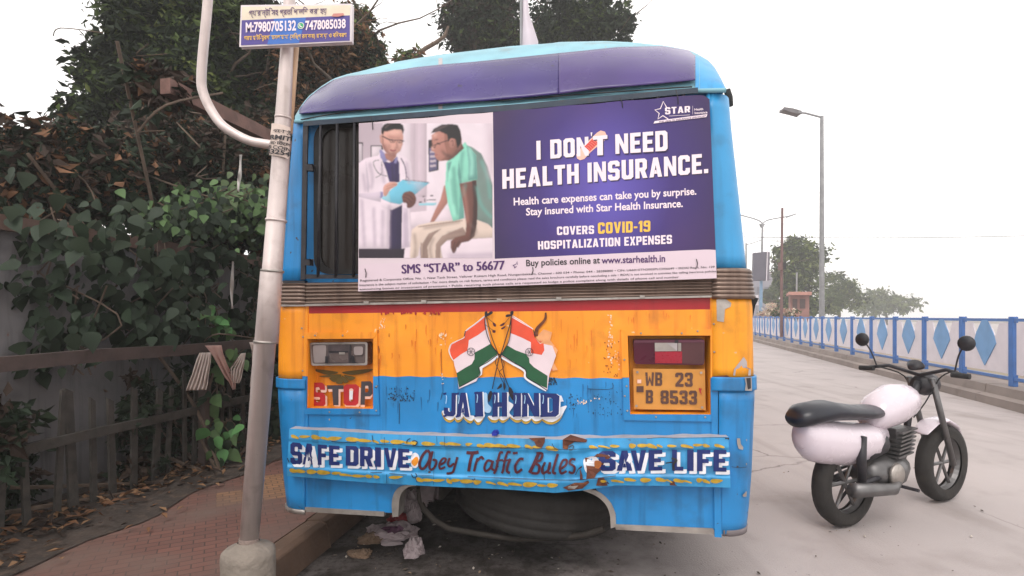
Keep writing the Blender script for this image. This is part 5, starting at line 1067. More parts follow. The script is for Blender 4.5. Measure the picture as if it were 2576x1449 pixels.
# paper notice wrapped round the pole
paper = thing('paper_notice', at(713, 404, PD - .06), 'pale paper notice with black handwriting wrapped around the silver pole', 'notice')
def wrap(x, y, o):
    ax = interp([(310, 711), (404, 706)], y); r = pw(29)
    dx = pw(x - ax); dx = max(-r * 1.05, min(r * 1.05, dx)); an = dx / r
    c = at(ax, y, PD); rr_ = r + o
    return Vector((c.x + rr_ * math.sin(an), PD - rr_ * math.cos(an) * .9, c.z))
def pq(a, b): q = [(690, 317), (746, 326), (736, 404), (681, 395)]; x0 = q[0][0] + (q[1][0] - q[0][0]) * a; x1 = q[3][0] + (q[2][0] - q[3][0]) * a; y0 = q[0][1] + (q[1][1] - q[0][1]) * a; y1 = q[3][1] + (q[2][1] - q[3][1]) * a; return x0 + (x1 - x0) * b, y0 + (y1 - y0) * b
MB().grid(lambda a, b: wrap(*pq(a, b), .0015 * noise.noise(Vector((a * 5, b * 5, 0)))), 16, 14).obj('paper', mat('cream paper', S(214, 196, 186), .8, var=.06, scale=20), paper, smooth=True, world=True)
lettering([(font('পোর্ট', .03), t_k, [(805, 1062), (965, 1072), (955, 1120), (800, 1108)]), (font('RMIT', .035), t_k, [(780, 1118), (955, 1128), (945, 1170), (772, 1158)]), (font('মোটেল', .03), t_k, [(765, 1165), (955, 1178), (945, 1220), (762, 1202)]), (font('ট COIN', .03), t_k, [(758, 1200), (952, 1218), (944, 1258), (752, 1240)]), (font('33254', .035), t_k, [(748, 1240), (945, 1262), (938, 1304), (742, 1282)])], z1, paper, surf=wrap, off=.005)
#=====LEFT SIDE: wall, rails, cloth, plants=====
WU = -2.85                                   # the rail line
def wl(x, y, du=0): return alongwall(x, y, WU - du)
def WF(u, w_, z): return B(u, w_, z)
m_wall = mat('stained grey plaster wall', S(118, 114, 115), .95, var=.2, scale=1.6, dirt=(S(64, 64, 66), .85, 2.2), streak=(S(60, 60, 60), .6), chips=(S(120, 88, 78), .68, 7), bump=.5, bscale=14)
m_beam = mat('dusty brown beam', S(104, 80, 70), .8, var=.2, scale=9, stretch=(1, 1, 1), dirt=(S(70, 54, 48), .7, 10), bump=.3)
wall = thing('boundary_wall', WF(WU - .55, 3, .15), 'stained grey plaster boundary wall under a brown beam, behind the broken picket rails', 'wall', rz=-PSI)
def wallf(a, b): return WF(WU - .55 + .015 * noise.noise(Vector((a * 30, b * 6, 1))), -4 + 22 * a, .12 + 1.93 * b)
MB().grid(wallf, 120, 14).obj('wall_face', m_wall, wall, smooth=True, world=True)
mb = MB(); mb.add([WF(WU - .8, -4, 2.05), WF(WU - .55, -4, 2.05), WF(WU - .55, 18, 2.05), WF(WU - .8, 18, 2.05), WF(WU - .8, -4, .1), WF(WU - .8, 18, .1)], [(0, 1, 2, 3), (0, 3, 5, 4)]); mb.obj('wall_top', m_wall, wall, world=True)
def beamobj(name, u, w0, w1, z, h, t, m, parent, dz=0.0):
    mb = MB(); n = 14
    for i in range(n + 1):
        w_ = w0 + (w1 - w0) * i / n; j = .012 * noise.noise(Vector((w_ * 1.3, z, 4)))
        for du, dzz in ((0, -h / 2), (0, h / 2), (-t, h / 2), (-t, -h / 2)): mb.v.append(WF(u + du + j * .5, w_, z + dzz + j + dz * i / n))
    mb.f = [(i * 4 + k, i * 4 + (k + 1) % 4, i * 4 + 4 + (k + 1) % 4, i * 4 + 4 + k) for i in range(n) for k in range(4)] + [(3, 2, 1, 0), (n * 4, n * 4 + 1, n * 4 + 2, n * 4 + 3)]; mb.mi = [0] * len(mb.f)
    return mb.obj(name, m, parent, world=True)
beamobj('wall_beam', WU - .5, -2, 9, 2.06, .10, .1, m_beam, wall)
shed = thing('roof_beam', WF(WU - .7, 3, 3.2), 'long weathered brown beam running level through the branches above the wall', 'beam', rz=-PSI)
beamobj('beam', WU - .0, .95, 3.2, 3.24, .12, .09, mat('weathered brown timber', S(112, 82, 74), .85, var=.25, scale=7, dirt=(S(66, 50, 44), .7, 8), bump=.4), shed, .05)
MB().tube([WF(WU - .05, 3.0, .1), WF(WU - .05, 3.0, 3.25)], .05, 8).obj('upright', m_beam, shed, world=True); 
fence = thing('picket_rail', WF(WU, 3, .15), 'broken grey-brown picket fence with two rails in front of the plaster wall', 'fence', rz=-PSI)
m_rail = mat('dusty dark rail', S(78, 64, 60), .8, var=.2, scale=8, dirt=(S(50, 42, 40), .7, 9), bump=.3); m_pick = mat('grey weathered pickets', S(66, 61, 56), .9, var=.35, scale=12, dirt=(S(34, 32, 30), .8, 10), bump=.4)
beamobj('rail', WU, -2.5, 7.5, 1.18, .085, .05, m_rail, fence); beamobj('rail', WU - .04, -2.5, 7.5, .66, .06, .04, m_pick, fence)
rnd.seed(11)
for i in range(58):
    w_ = -2.4 + i * .155 + rnd.uniform(-.03, .03); h = rnd.uniform(.72, .86) + (rnd.random() < .15) * .25; tl_ = rnd.uniform(-.06, .06); wd = rnd.uniform(.018, .034)
    a = [WF(WU - .07, w_ - wd, .12), WF(WU - .07, w_ + wd, .12), WF(WU - .07, w_ + wd + tl_, .12 + h), WF(WU - .07, w_ - wd * .6 + tl_, .15 + h)]
    off = B(-.018, 0, 0) - B(0, 0, 0)
    MB().prism(a, [p + off for p in a]).obj('picket', m_pick, fence, world=True)
for w_ in (-.9, 1.35, 3.5): MB().box((-.03, -.03, 0), (.03, .03, 1.1)).obj('post', m_rail, fence).location = Matrix.Rotation(PSI, 3, 'Z') @ (WF(WU - .03, w_, .12) - fence.location)
# cloth draped over the rail
m_cl = mat('dusty white cloth', S(214, 198, 190), .9, var=.12, scale=6, dirt=(S(140, 124, 116), .5, 7)); m_clp = mat('pinkish cloth strip', S(206, 168, 158), .9, var=.12, scale=8)
def cloth(name, rows, m, label, fold=.02, nf=5, n=14):
    """rows: list of (left px, right px) from the rail down"""
    def fn(a, b):
        k = b * (len(rows) - 1); i = min(int(k), len(rows) - 2); t = k - i
        l = Vector((*rows[i][0], 0)).lerp(Vector((*rows[i + 1][0], 0)), t); r = Vector((*rows[i][1], 0)).lerp(Vector((*rows[i + 1][1], 0)), t); p = l.lerp(r, a)
        d = -.03 - fold * math.sin(a * nf * 2 * math.pi + b * 2) * min(1, b * 3) - .012 * noise.noise(Vector((a * 4, b * 6, rows[0][0][0])))
        return wl(*z3((p.x, p.y)), d)
    c = fn(.5, 1); o = MB().grid(fn, 40, n)
    ob = mesh(name, [v - c for v in o.v], o.f, m, None, o.mi, True); ob.location = c
    s = ob.modifiers.new('thickness', 'SOLIDIFY'); s.thickness = .003
    return tag(ob, label, 'cloth', 'cloths hung over the rail')
cloth('cloth', [((72, 168), (145, 165)), ((55, 210), (140, 230)), ((30, 290), (128, 300)), ((8, 345), (122, 362)), ((-10, 395), (112, 392))], m_cl, 'pale pleated cloth flaring down from the left end of the rail')
cloth('cloth', [((105, 124), (205, 122)), ((150, 180), (215, 170)), ((185, 240), (240, 238)), ((215, 300), (270, 300)), ((250, 345), (290, 345)), ((272, 392), (288, 388))], m_clp, 'pinkish cloth strip slanting down to a point from the rail', .01, 2)
cloth('cloth', [((322, 172), (352, 168)), ((295, 215), (345, 220)), ((262, 262), (336, 270)), ((262, 300), (326, 320)), ((270, 350), (312, 352))], m_cl, 'white gathered cloth fanning out to the left beside the silver pole', .015, 4)
cloth('cloth', [((372, 104), (414, 104)), ((390, 160), (412, 160)), ((392, 230), (408, 240)), ((380, 330), (400, 340)), ((376, 372), (390, 370))], m_cl, 'narrow rag hanging straight down right behind the silver pole', .006, 2)
def strip_px(pts, m, label, T, du):
    L_, R_ = ribbon(pts, lambda t: 22 * (1 - .35 * math.sin(t * 9)) , 6); mb = MB(); k = len(L_)
    vs = [wl(*T(p), du + .02 * math.sin(i * .7)) for i, p in enumerate(L_)] + [wl(*T(p), du + .02 * math.sin(i * .7) + .015) for i, p in enumerate(R_)]
    c = vs[0].copy(); ob = mesh('plastic_strip', [v - c for v in vs], [(i, i + 1, k + i + 1, k + i) for i in range(k - 1)], m, None, None, True); ob.location = c
    s = ob.modifiers.new('thickness', 'SOLIDIFY'); s.thickness = .002; return tag(ob, label, 'strip')
m_strip = mat('white torn plastic', S(214, 204, 198), .5, var=.08)
strip_px([(412, -60), (408, 60), (398, 150), (392, 228)], m_strip, 'white torn plastic strip hanging in the branches above the creeper leaves', z2, .2)
strip_px([(354, 720), (348, 860), (342, 1000), (346, 1130)], m_strip, 'long white plastic strip hanging down in front of the plaster wall', z2, .35)

# ------------------------------------------------------------------ foliage
def leafmat(nm, c, var=.35, rough=.65, scale=1.3): return mat(nm, S(*c), rough, var=var, scale=scale, spec=.15)
g_dark = leafmat('dark green leaf', (36, 46, 31)); g_mid = leafmat('mid green leaf', (66, 80, 40)); g_lite = leafmat('light green leaf', (100, 110, 58)); g_brn = leafmat('dry brown leaf', (112, 80, 58)); g_brn2 = leafmat('dull brown leaf', (56, 44, 37)); g_tan = leafmat('tan leaf', (130, 100, 74))
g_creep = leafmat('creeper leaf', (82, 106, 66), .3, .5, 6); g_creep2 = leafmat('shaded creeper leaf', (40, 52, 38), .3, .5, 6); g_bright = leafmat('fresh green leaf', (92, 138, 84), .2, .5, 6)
m_bark = mat('grey brown bark', S(96, 80, 68), .95, var=.3, scale=8, dirt=(S(50, 42, 38), .7, 9), bump=1, bscale=24)
def leafset(name, blobs, n, size, mats, parent, weights=None, seed=1, droop=0.0, aspect=2.2, clump=26, world=True):
    """leaf-sized faces in clumps spread through ellipsoids: blobs = [(centre, radii, weight)]"""
    r = random.Random(seed); V = []; Fc = []; M = []
    tot = sum(b[2] for b in blobs); wts = weights or [1] * len(mats)
    for c, rad, wt in blobs:
        k = max(1, int(n * wt / tot / clump))
        for _ in range(k):
            while True:
                d = Vector((r.uniform(-1, 1), r.uniform(-1, 1), r.uniform(-1, 1)))
                if .15 < d.length < 1: break
            q = Vector((c[0] + d.x * rad[0], c[1] + d.y * rad[1], c[2] + d.z * rad[2]))
            if noise.noise(q * (1.1 / max(.25, max(rad) * .5))) < -.22: continue
            cr = min(rad) * r.uniform(.12, .3); mi = r.choices(range(len(mats)), wts)[0]
            for _ in range(clump):
                p = q + Vector((r.gauss(0, cr), r.gauss(0, cr), r.gauss(0, cr * .7) - abs(r.gauss(0, droop))))
                t = Vector((r.gauss(0, 1), r.gauss(0, 1), r.gauss(-.35, .7))); t.normalize()
                s_ = t.cross(Vector((r.gauss(0, 1), r.gauss(0, 1), r.gauss(0, 1))))
                if s_.length < .05: continue
                s_.normalize(); L_ = size * r.choice((.45, .7, .9, 1.1, 1.5)) * r.uniform(.85, 1.15); Wd = L_ / aspect; nn = t.cross(s_) * L_ * .12
                i = len(V); V += [p, p + t * L_ * .45 + s_ * Wd * .5 + nn, p + t * L_, p + t * L_ * .45 - s_ * Wd * .5 + nn]
                Fc.append((i, i + 1, i + 2, i + 3)); M.append(mi if r.random() < .75 else r.choices(range(len(mats)), wts)[0])
    return mesh(name, V, Fc, mats, parent, M, False, world=world)
def branchy(path, r0, r1, subs, r, mb, depth=2):
    n = len(path); mb.tube(path, [r0 + (r1 - r0) * i / (n - 1) for i in range(n)], 9 if depth == 2 else 5)
    if depth == 0: return
    for k in range(subs):
        i = r.randint(int(n * .35), n - 1); p = path[i]; L_ = (path[-1] - path[0]).length * r.uniform(.25, .5)
        d = Vector((r.gauss(0, 1), r.gauss(0, 1), r.uniform(.0, 1))).normalized(); pts = [p]
        for j in range(5): pts.append(pts[-1] + (d + Vector((r.gauss(0, .3), r.gauss(0, .3), r.gauss(0, .25)))).normalized() * L_ / 5)
        rr_ = (r0 + (r1 - r0) * i / (n - 1)) * .55
        branchy(pts, rr_, rr_ * .3, 3, r, mb, depth - 1)
def tree(label, base, top, blobs, n, size, mats, wts, seed, r0=.16, group=None, subs=7, droop=0.0, name='tree', clump=26):
    t = thing(name, base, label, 'tree', group); r = random.Random(seed); mb = MB(); b = Vector(base); e = Vector(top); pts = [b]
    for j in range(1, 9): pts.append(b.lerp(e, j / 8) + Vector((r.gauss(0, .08), r.gauss(0, .08), 0)) * (e - b).length * .12)
    branchy(pts, r0, r0 * .35, subs, r, mb)
    mb.obj('trunk', m_bark, t, smooth=True, world=True)
    leafset('crown', blobs, n, size, mats, t, wts, seed, droop, clump=clump)
    return t
def bl(x, y, Y, rx, ry, rd, wt=None):        # blob from frame pixels at a depth
    p = at(x, y, Y); return (p, (rx / F * Y, rd, ry / F * Y), wt or rx * ry)
# trees behind the wall (each blob in the place it has in the photograph)
TG = 'trees behind the wall'
tree('dark green leafy tree on the left behind the curved pole arm', at(500, 760, 8.5), at(500, 100, 8.5), [bl(500, 60, 8.5, 90, 110, 1.1), bl(495, 190, 8.2, 70, 110, .9), bl(590, 70, 8.8, 70, 60, 1), bl(535, 130, 8.6, 40, 50, .8), bl(505, 300, 8.4, 60, 60, .8), bl(420, 40, 8.6, 60, 90, .9), bl(480, 120, 8.5, 60, 120, .8), bl(500, 250, 8.3, 70, 80, .8), bl(530, 40, 8.7, 50, 60, .8), bl(470, 330, 8.0, 70, 70, .8), bl(380, 120, 8.3, 80, 120, .9), bl(380, 280, 8.1, 90, 90, .9), bl(300, 330, 8.0, 90, 80, .8), bl(300, 180, 8.2, 70, 80, .7)], 62000, .13, [g_dark, g_mid, g_lite], [5, 3, .6], 3, .16, TG)
tree('deep green tree with dark trunk between the arm and the silver pole', at(655, 780, 9.5), at(665, 110, 9.5), [bl(650, 130, 9.5, 75, 60, 1), bl(655, 200, 9.3, 60, 60, .9), bl(700, 120, 9.6, 70, 70, .9), bl(655, 60, 9.6, 80, 50, .9), bl(640, 280, 9.2, 70, 35, .8), bl(700, 200, 9.4, 50, 90, .8), bl(640, 320, 8.8, 60, 30, .7), bl(700, 300, 9.3, 60, 50, .7), bl(600, 30, 9.4, 50, 40, .7)], 36000, .12, [g_dark, g_mid, g_brn2], [5, 2, 2], 5, .15, TG)
tree('dry brown-leaved tree just right of the silver pole', at(800, 700, 9.0), at(810, 100, 9.0), [bl(800, 150, 9, 90, 60, .9), bl(760, 190, 9, 60, 90, .8), bl(850, 120, 9.2, 80, 55, .9), bl(870, 180, 9.2, 50, 35, .6), bl(760, 270, 8.8, 50, 60, .7), bl(610, 265, 8.8, 26, 40, .3, 900), bl(555, 110, 8.7, 26, 26, .3, 700), bl(835, 190, 9.4, 50, 40, .7), bl(770, 130, 9.2, 60, 60, .7), bl(745, 330, 8.8, 40, 60, .6), bl(720, 230, 9.1, 40, 60, .6), bl(820, 200, 9.3, 80, 40, .7)], 36000, .10, [g_brn, g_brn2, g_tan, g_dark], [3, 4, 1, 2.5], 9, .14, TG)
tree('olive feathery tree showing beside the blue roof edge', at(920, 780, 11.5), at(905, 100, 11.5), [bl(905, 90, 11.5, 45, 60, .8), bl(925, 140, 11.6, 40, 40, .7), bl(890, 45, 11.5, 40, 35, .6), bl(945, 165, 11.4, 26, 20, .4), bl(880, 150, 11.4, 40, 40, .7), bl(948, 120, 11.6, 16, 20, .3)], 9000, .11, [g_dark, g_mid, g_lite, g_brn], [3, 3, 1.6, 2], 12, .12, TG)
TB = 'trees rising behind the bus roof'
tree('dense dark tree behind the left half of the bus roof', at(1205, 790, 17), at(1210, 60, 17), [bl(1180, 70, 17, 70, 60, 1.4), bl(1250, 60, 17, 60, 60, 1.3), bl(1215, 110, 17, 90, 34, 1.3), bl(1150, 50, 16.8, 40, 30, .7), bl(1280, 100, 17, 40, 34, 1), bl(1225, -30, 17, 90, 60, 1.5)], 17000, .17, [g_dark, g_mid, g_brn2], [5, 1.5, 1.6], 21, .2, TB)
tree('dark drooping tree with bright gaps behind the right half of the bus roof', at(1450, 790, 18), at(1440, 60, 18), [bl(1400, 70, 18, 75, 50, 1.4), bl(1480, 60, 18, 70, 50, 1.3), bl(1545, 75, 18, 45, 32, 1), bl(1440, 20, 18, 110, 60, 1.4), bl(1560, 40, 18, 34, 36, .8), bl(1370, 95, 18, 40, 26, .8)], 13000, .17, [g_dark, g_mid, g_creep2], [5, 1.6, 1.6], 22, .2, TB, droop=.18)
# bare branch with small tufts left of the first roof tree
br_ = thing('bare_branch', at(1050, 150, 15), 'bare forked branch with small leaf tufts against the white sky over the roof', 'branch')
mb = MB(); mb.tube([at(x, y, 15) for x, y in ((1128, 66), (1118, 92), (1095, 108), (1070, 122), (1050, 138), (1035, 160))], [.03, .05, .055, .06, .065, .07], 7); mb.tube([at(x, y, 15) for x, y in ((1060, 128), (1040, 126), (1022, 140))], [.03, .025, .015], 6); mb.tube([at(x, y, 15) for x, y in ((1040, 148), (1010, 146), (975, 148))], [.03, .02, .012], 6); mb.obj('limb', m_bark, br_, smooth=True, world=True)
leafset('tufts', [bl(1018, 130, 15, 14, 12, .2), bl(1035, 142, 15, 14, 10, .2), bl(1052, 128, 15, 12, 8, .2), bl(1000, 150, 15, 12, 8, .15)], 700, .13, [g_mid, g_lite, g_brn], br_, [2, 1, 1], 4, .06, clump=9)
# dim shrubs and creepers over the wall
SG = 'shrubs behind the wall'
def shrub(label, cx, blobs, n, size, mats, wts, seed, name='shrub', group=SG, aspect=2.0, clump=22):
    t = thing(name, at(cx, 760, blobs[0][0].y), label, 'shrub', group); leafset('foliage', blobs, n, size, mats, t, wts, seed, aspect=aspect, clump=clump)
    mb = MB(); r = random.Random(seed)
    b0 = Vector((t.location.x, t.location.y, .1))
    for k in range(46):
        c = blobs[k % len(blobs)][0]; e = c + Vector((r.gauss(0, .35), r.gauss(-.15, .2), r.gauss(0, .3))); b1_ = b0 if k < 9 else e + Vector((r.gauss(0, .45), r.gauss(0, .15), r.gauss(-.2, .35))); m_ = b1_.lerp(e, .5) + Vector((r.gauss(0, .15), r.gauss(0, .1), r.gauss(0, .08))); mb.tube(smoothpts([b1_, m_, e], 4), .014 if k < 9 else r.choice((.004, .006, .009)), 5)
    mb.obj('stems', m_bark, t, world=True); return t
shrub('dark tangled shrub above the wall at the far left', 500, [bl(505, 420, 6.3, 90, 90, .5), bl(490, 340, 6.6, 70, 60, .5), bl(400, 420, 6.2, 100, 120, .5), bl(520, 370, 6.4, 80, 60, .5), bl(300, 440, 5.6, 120, 110, .5), bl(180, 440, 5.0, 120, 120, .5), bl(60, 450, 4.6, 120, 120, .5), bl(400, 225, 4.5, 55, 60, .22, 3500)], 34000, .10, [g_dark, g_creep2, g_brn2, g_brn], [3, 1, 4, 1], 31)
shrub('brown dry thicket above the wall beside the pole', 620, [bl(620, 400, 6.9, 80, 90, .5), bl(600, 330, 7.0, 80, 34, .5), bl(665, 470, 6.8, 60, 70, .4), bl(560, 460, 6.8, 70, 60, .4), bl(640, 350, 7.0, 60, 50, .4), bl(600, 590, 6.4, 110, 40, .25), bl(500, 600, 6.0, 110, 40, .25), bl(680, 560, 6.9, 50, 60, .3)], 22000, .085, [g_brn2, g_brn, g_dark, g_creep2], [4, 2, 4, 1], 32)
shrub('dark thicket hidden in the gap behind the silver pole and bus', 715, [bl(690, 520, 7.4, 60, 120, .5), bl(715, 360, 7.6, 60, 90, .5), bl(690, 700, 7.4, 50, 90, .4)], 6000, .09, [g_dark, g_brn2], [3, 2], 33)
def bigleaf(name, label, spots, mats, seed, size, cat='creeper', group=None, lean=.5):
    """broad pointed leaves facing the street; spots = [(point, spread u, spread z, count)]"""
    r = random.Random(seed); V = []; Fc = []; M = []; stem = MB(); base = None
    for c, su_, sz, k in spots:
        if base is None: base = c.copy(); base.z = c.z - sz
        for _ in range(k):
            p = c + Vector((r.gauss(0, su_ * .5), r.gauss(0, .10), r.gauss(0, sz * .5)))
            nrm = Vector((r.gauss(.25, .45), -1, r.gauss(lean, .45))).normalized(); t = Vector((r.gauss(0, .7), 0, -1)); t = (t - nrm * t.dot(nrm)).normalized(); s_ = nrm.cross(t); L_ = size * r.uniform(.6, 1.3)
            prof = [(0, .08), (.12, .3), (.3, .36), (.6, .24), (.85, .08), (1, 0)]; i = len(V)
            for a, wd in prof: V += [p + t * L_ * a + s_ * L_ * wd + nrm * L_ * (.12 * wd - .12 * a * a), p + t * L_ * a - nrm * L_ * .12 * a * a, p + t * L_ * a - s_ * L_ * wd + nrm * L_ * (.12 * wd - .12 * a * a)]
            mi = r.randrange(len(mats))
            for q in range(5):
                for o in (0, 1): Fc.append((i + q * 3 + o, i + q * 3 + o + 1, i + q * 3 + o + 4, i + q * 3 + o + 3)); M.append(mi)
        for _ in range(4): stem.tube(smoothpts([c + Vector((r.gauss(0, su_ * .5), .12, -sz)), c + Vector((r.gauss(0, su_ * .4), .1, 0)), c + Vector((r.gauss(0, su_ * .6), .08, sz * .8))], 4), .006, 5)
    t = thing(name, base, label, cat, group); mesh('leaves', V, Fc, mats, t, M, True, world=True); stem.obj('stems', m_bark, t, world=True); return t
CG = 'creepers on the plaster wall'
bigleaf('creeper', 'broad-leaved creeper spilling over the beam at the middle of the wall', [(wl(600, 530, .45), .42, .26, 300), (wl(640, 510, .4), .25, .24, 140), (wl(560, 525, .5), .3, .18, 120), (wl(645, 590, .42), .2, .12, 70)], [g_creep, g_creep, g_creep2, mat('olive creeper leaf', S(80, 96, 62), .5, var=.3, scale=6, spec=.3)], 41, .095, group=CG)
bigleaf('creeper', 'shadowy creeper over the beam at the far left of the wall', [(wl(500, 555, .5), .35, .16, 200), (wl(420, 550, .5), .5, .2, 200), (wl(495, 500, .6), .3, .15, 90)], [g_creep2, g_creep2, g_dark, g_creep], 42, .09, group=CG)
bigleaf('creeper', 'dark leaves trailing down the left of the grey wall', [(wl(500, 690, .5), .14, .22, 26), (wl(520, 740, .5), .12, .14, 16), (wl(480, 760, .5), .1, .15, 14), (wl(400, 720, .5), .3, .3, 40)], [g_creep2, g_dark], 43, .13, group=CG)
bigleaf('creeper', 'small bright green seedling against the grey wall', [(wl(520, 800, .4), .16, .12, 22), (wl(545, 835, .4), .18, .1, 26), (wl(500, 780, .45), .08, .06, 6)], [g_bright, g_creep], 44, .11, group=CG)
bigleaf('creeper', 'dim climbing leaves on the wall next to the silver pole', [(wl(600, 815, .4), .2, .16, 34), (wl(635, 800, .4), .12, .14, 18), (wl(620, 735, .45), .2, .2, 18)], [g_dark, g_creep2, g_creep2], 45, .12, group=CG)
bigleaf('weed', 'leafy weed between the cloths and the pickets', [(wl(545, 915, .1), .12, .12, 18), (wl(580, 900, .1), .1, .1, 12), (wl(545, 985, .05), .09, .07, 8)], [g_creep, g_creep2], 46, .12, 'weed')
bigleaf('weed', 'round-leaved weed at the foot of the picket fence', [(wl(585, 1082, -.08), .13, .1, 22), (wl(565, 1130, -.08), .1, .06, 10), (wl(540, 1075, -.05), .1, .08, 10)], [g_bright, g_creep, g_creep2], 47, .13, 'weed')
bigleaf('weed', 'dark weeds in the gap between the silver pole and the bus', [(wl(705, 960, .0), .1, .3, 40), (wl(700, 880, .1), .1, .2, 26), (wl(690, 1060, .0), .1, .14, 18)], [g_dark, g_creep2], 48, .11, 'weed')
shrub('dark undergrowth between the pickets and the wall', 560, [(WF(WU - .3, 1.2, .5), (.18, 2.6, .4), 3), (WF(WU - .3, 3.6, .5), (.18, 1.6, .45), 2), (WF(WU - .3, -1.0, .45), (.16, 1.6, .4), 2), (WF(WU - .35, 1.5, .75), (.12, 2.6, .3), 2), (WF(WU - .35, 3.6, .95), (.12, 1.6, .4), 2)], 20000, .085, [g_dark, g_brn2, g_creep2], [4, 2, 1], 35)
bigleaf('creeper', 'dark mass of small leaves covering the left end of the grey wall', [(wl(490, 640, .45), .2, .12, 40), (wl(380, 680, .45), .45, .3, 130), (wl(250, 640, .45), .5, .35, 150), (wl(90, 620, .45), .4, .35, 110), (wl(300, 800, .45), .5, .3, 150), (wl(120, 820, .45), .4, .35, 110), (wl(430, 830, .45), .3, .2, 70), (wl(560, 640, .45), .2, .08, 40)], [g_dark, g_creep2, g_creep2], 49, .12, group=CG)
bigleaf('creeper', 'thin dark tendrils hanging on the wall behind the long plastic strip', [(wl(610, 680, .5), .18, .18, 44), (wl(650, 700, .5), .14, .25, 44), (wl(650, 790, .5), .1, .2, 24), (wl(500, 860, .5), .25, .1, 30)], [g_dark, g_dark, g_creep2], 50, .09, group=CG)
# leaf litter and soil at the foot of the fence
soil = MB().grid(lambda a, b: WF(WU - .55 + (.95 + .12 * noise.noise(Vector((b * 22, 0, 1)))) * a, -3 + 13 * b, .158 + .05 * math.sin(a * math.pi) * (.6 + noise.noise(Vector((a * 5, b * 40, 3))))), 12, 90).obj('soil', mat('dark leaf mould', S(62, 52, 46), .95, var=.3, scale=9, dirt=(S(100, 82, 68), .7, 16), bump=1, bscale=40), smooth=True); tag(soil, kind='structure')
r = random.Random(5); V = []; Fc = []; M = []
for _ in range(2600):
    a = abs(r.gauss(0, .28)); w_ = r.uniform(-2.6, 7.5)
    if a > 1.2: continue
    p = WF(WU - .25 + a, w_, .172 + .04 * max(0, 1 - a / .6) + r.uniform(0, .02)); t = Vector((r.gauss(0, 1), r.gauss(0, 1), r.gauss(0, .25))).normalized(); s_ = t.cross(Vector((r.gauss(0, .3), r.gauss(0, .3), 1))).normalized(); L_ = r.uniform(.04, .11); i = len(V)
    V += [p, p + t * L_ * .5 + s_ * L_ * .22 + Vector((0, 0, .012)), p + t * L_, p + t * L_ * .5 - s_ * L_ * .22 + Vector((0, 0, .006))]; Fc.append((i, i + 1, i + 2, i + 3)); M.append(r.randrange(3))
tag(mesh('leaf_litter', V, Fc, [g_brn2, g_brn, g_tan], None, M), kind='stuff')

#=====RIGHT SIDE: median fence, poles, far things=====
def med(s, z=0.0, o=0.0):                      # point along the median line
    d = Vector((-2.86, -10.9, 0)).normalized(); nrm = Vector((-d.y, d.x, 0)); p = Vector((14.06, 32.7, 0)) + d * s + nrm * o; return Vector((p.x, p.y, z))
# the far end bends away with the road
m_med = mat('dusty median kerb', S(140, 128, 122), .9, var=.15, scale=1.5, dirt=(S(100, 90, 86), .6, 2), bump=.4)
mk = MB()
for i in range(40):
    s0 = -60 + i * 2.4; s1 = s0 + 2.38
    prof = [(-.05, 0), (-.05, .13), (.02, .15), (.08, .16), (.1, .3), (.75, .3), (.75, 0)]
    mk.prism([med(s0, z, o) for o, z in prof], [med(s1, z, o) for o, z in prof])
tag(mk.obj('median_kerb', m_med, bevel=.01), kind='structure')
m_fbl = mat('blue fence paint', S(58, 104, 168), .5, var=.15, scale=4); m_fbl2 = mat('pale blue fence paint', S(104, 150, 196), .55, var=.12, scale=3); m_fwh = mat('white fence paint', S(214, 206, 212), .6, var=.06, scale=4)
frail = thing('road_railing', med(0, .3, .3), 'white road railing with blue posts and blue diamonds along the median', 'railing')
rl = MB()
for z in (.40, 1.36): rl.prism([med(-60, z, .28), med(-60, z + .05, .28), med(-60, z + .05, .32), med(-60, z, .32)], [med(27, z, .28), med(27, z + .05, .28), med(27, z + .05, .32), med(27, z, .32)])
rl.obj('rail', m_fbl, frail, world=True)
d = Vector((-2.86, -10.9, 0)).normalized()
s = 8.85 - 1.55 * 14
while s < 27:
    pb = med(s, .3, .3); MB().box((-.045, -.045, 0), (.045, .045, 1.14)).obj('post', m_fbl, frail, bevel=.008).location = pb - frail.location
    def fp_(a, z, o=.3): return med(s + .775 + a, z, o)
    out = [(-.66, .50), (.66, .50), (.66, 1.34), (.42, 1.34), (.30, 1.1), (.12, 1.34), (-.12, 1.34), (-.30, 1.1), (-.42, 1.34), (-.66, 1.34)]
    a = [fp_(x, z, .285) for x, z in out]; b = [fp_(x, z, .305) for x, z in out]; MB().prism(a, b).obj('panel', m_fwh, frail, world=True)
    dm = [(0, .58), (.14, .74), (.34, .98), (.26, 1.16), (.08, 1.38), (-.08, 1.38), (-.26, 1.16), (-.34, .98), (-.14, .74)]
    MB().prism([fp_(x, z, .272) for x, z in dm], [fp_(x, z, .284) for x, z in dm]).obj('diamond', m_fbl2, frail, world=True)
    s += 1.55
# lamp post carrying a hoarding
m_pst = mat('weathered pale blue post', S(120, 150, 178), .6, .2, var=.12); m_galv = mat('galvanised post', S(140, 140, 142), .5, .5, var=.15); m_brnp = mat('brown rusty pole', S(110, 82, 80), .7, var=.15); m_dk = mat('dark hoarding face', S(82, 78, 92), .5, var=.06, scale=.6)
LY = 45
lp = thing('street_lamp', at(1914, 840, LY), 'tall two-armed street lamp with a pale blue base, rising behind the dark hoarding', 'street lamp')
MB().tube([at(1913, 841, LY), at(1915, 705, LY)], [.13, .12], 10).obj('post_base', m_pst, lp, world=True); MB().tube([at(1915, 705, LY), at(1918.5, 560, LY)], [.11, .07], 10).obj('post', m_galv, lp, world=True)
for a, b, c in (((1918, 562), (1905, 553), (1863, 541)), ((1918, 562), (1934, 553), (1984, 544))): MB().tube(smoothpts([at(*a, LY), at(*b, LY), at(*c, LY)], 4), .05, 7).obj('arm', m_galv, lp, world=True)
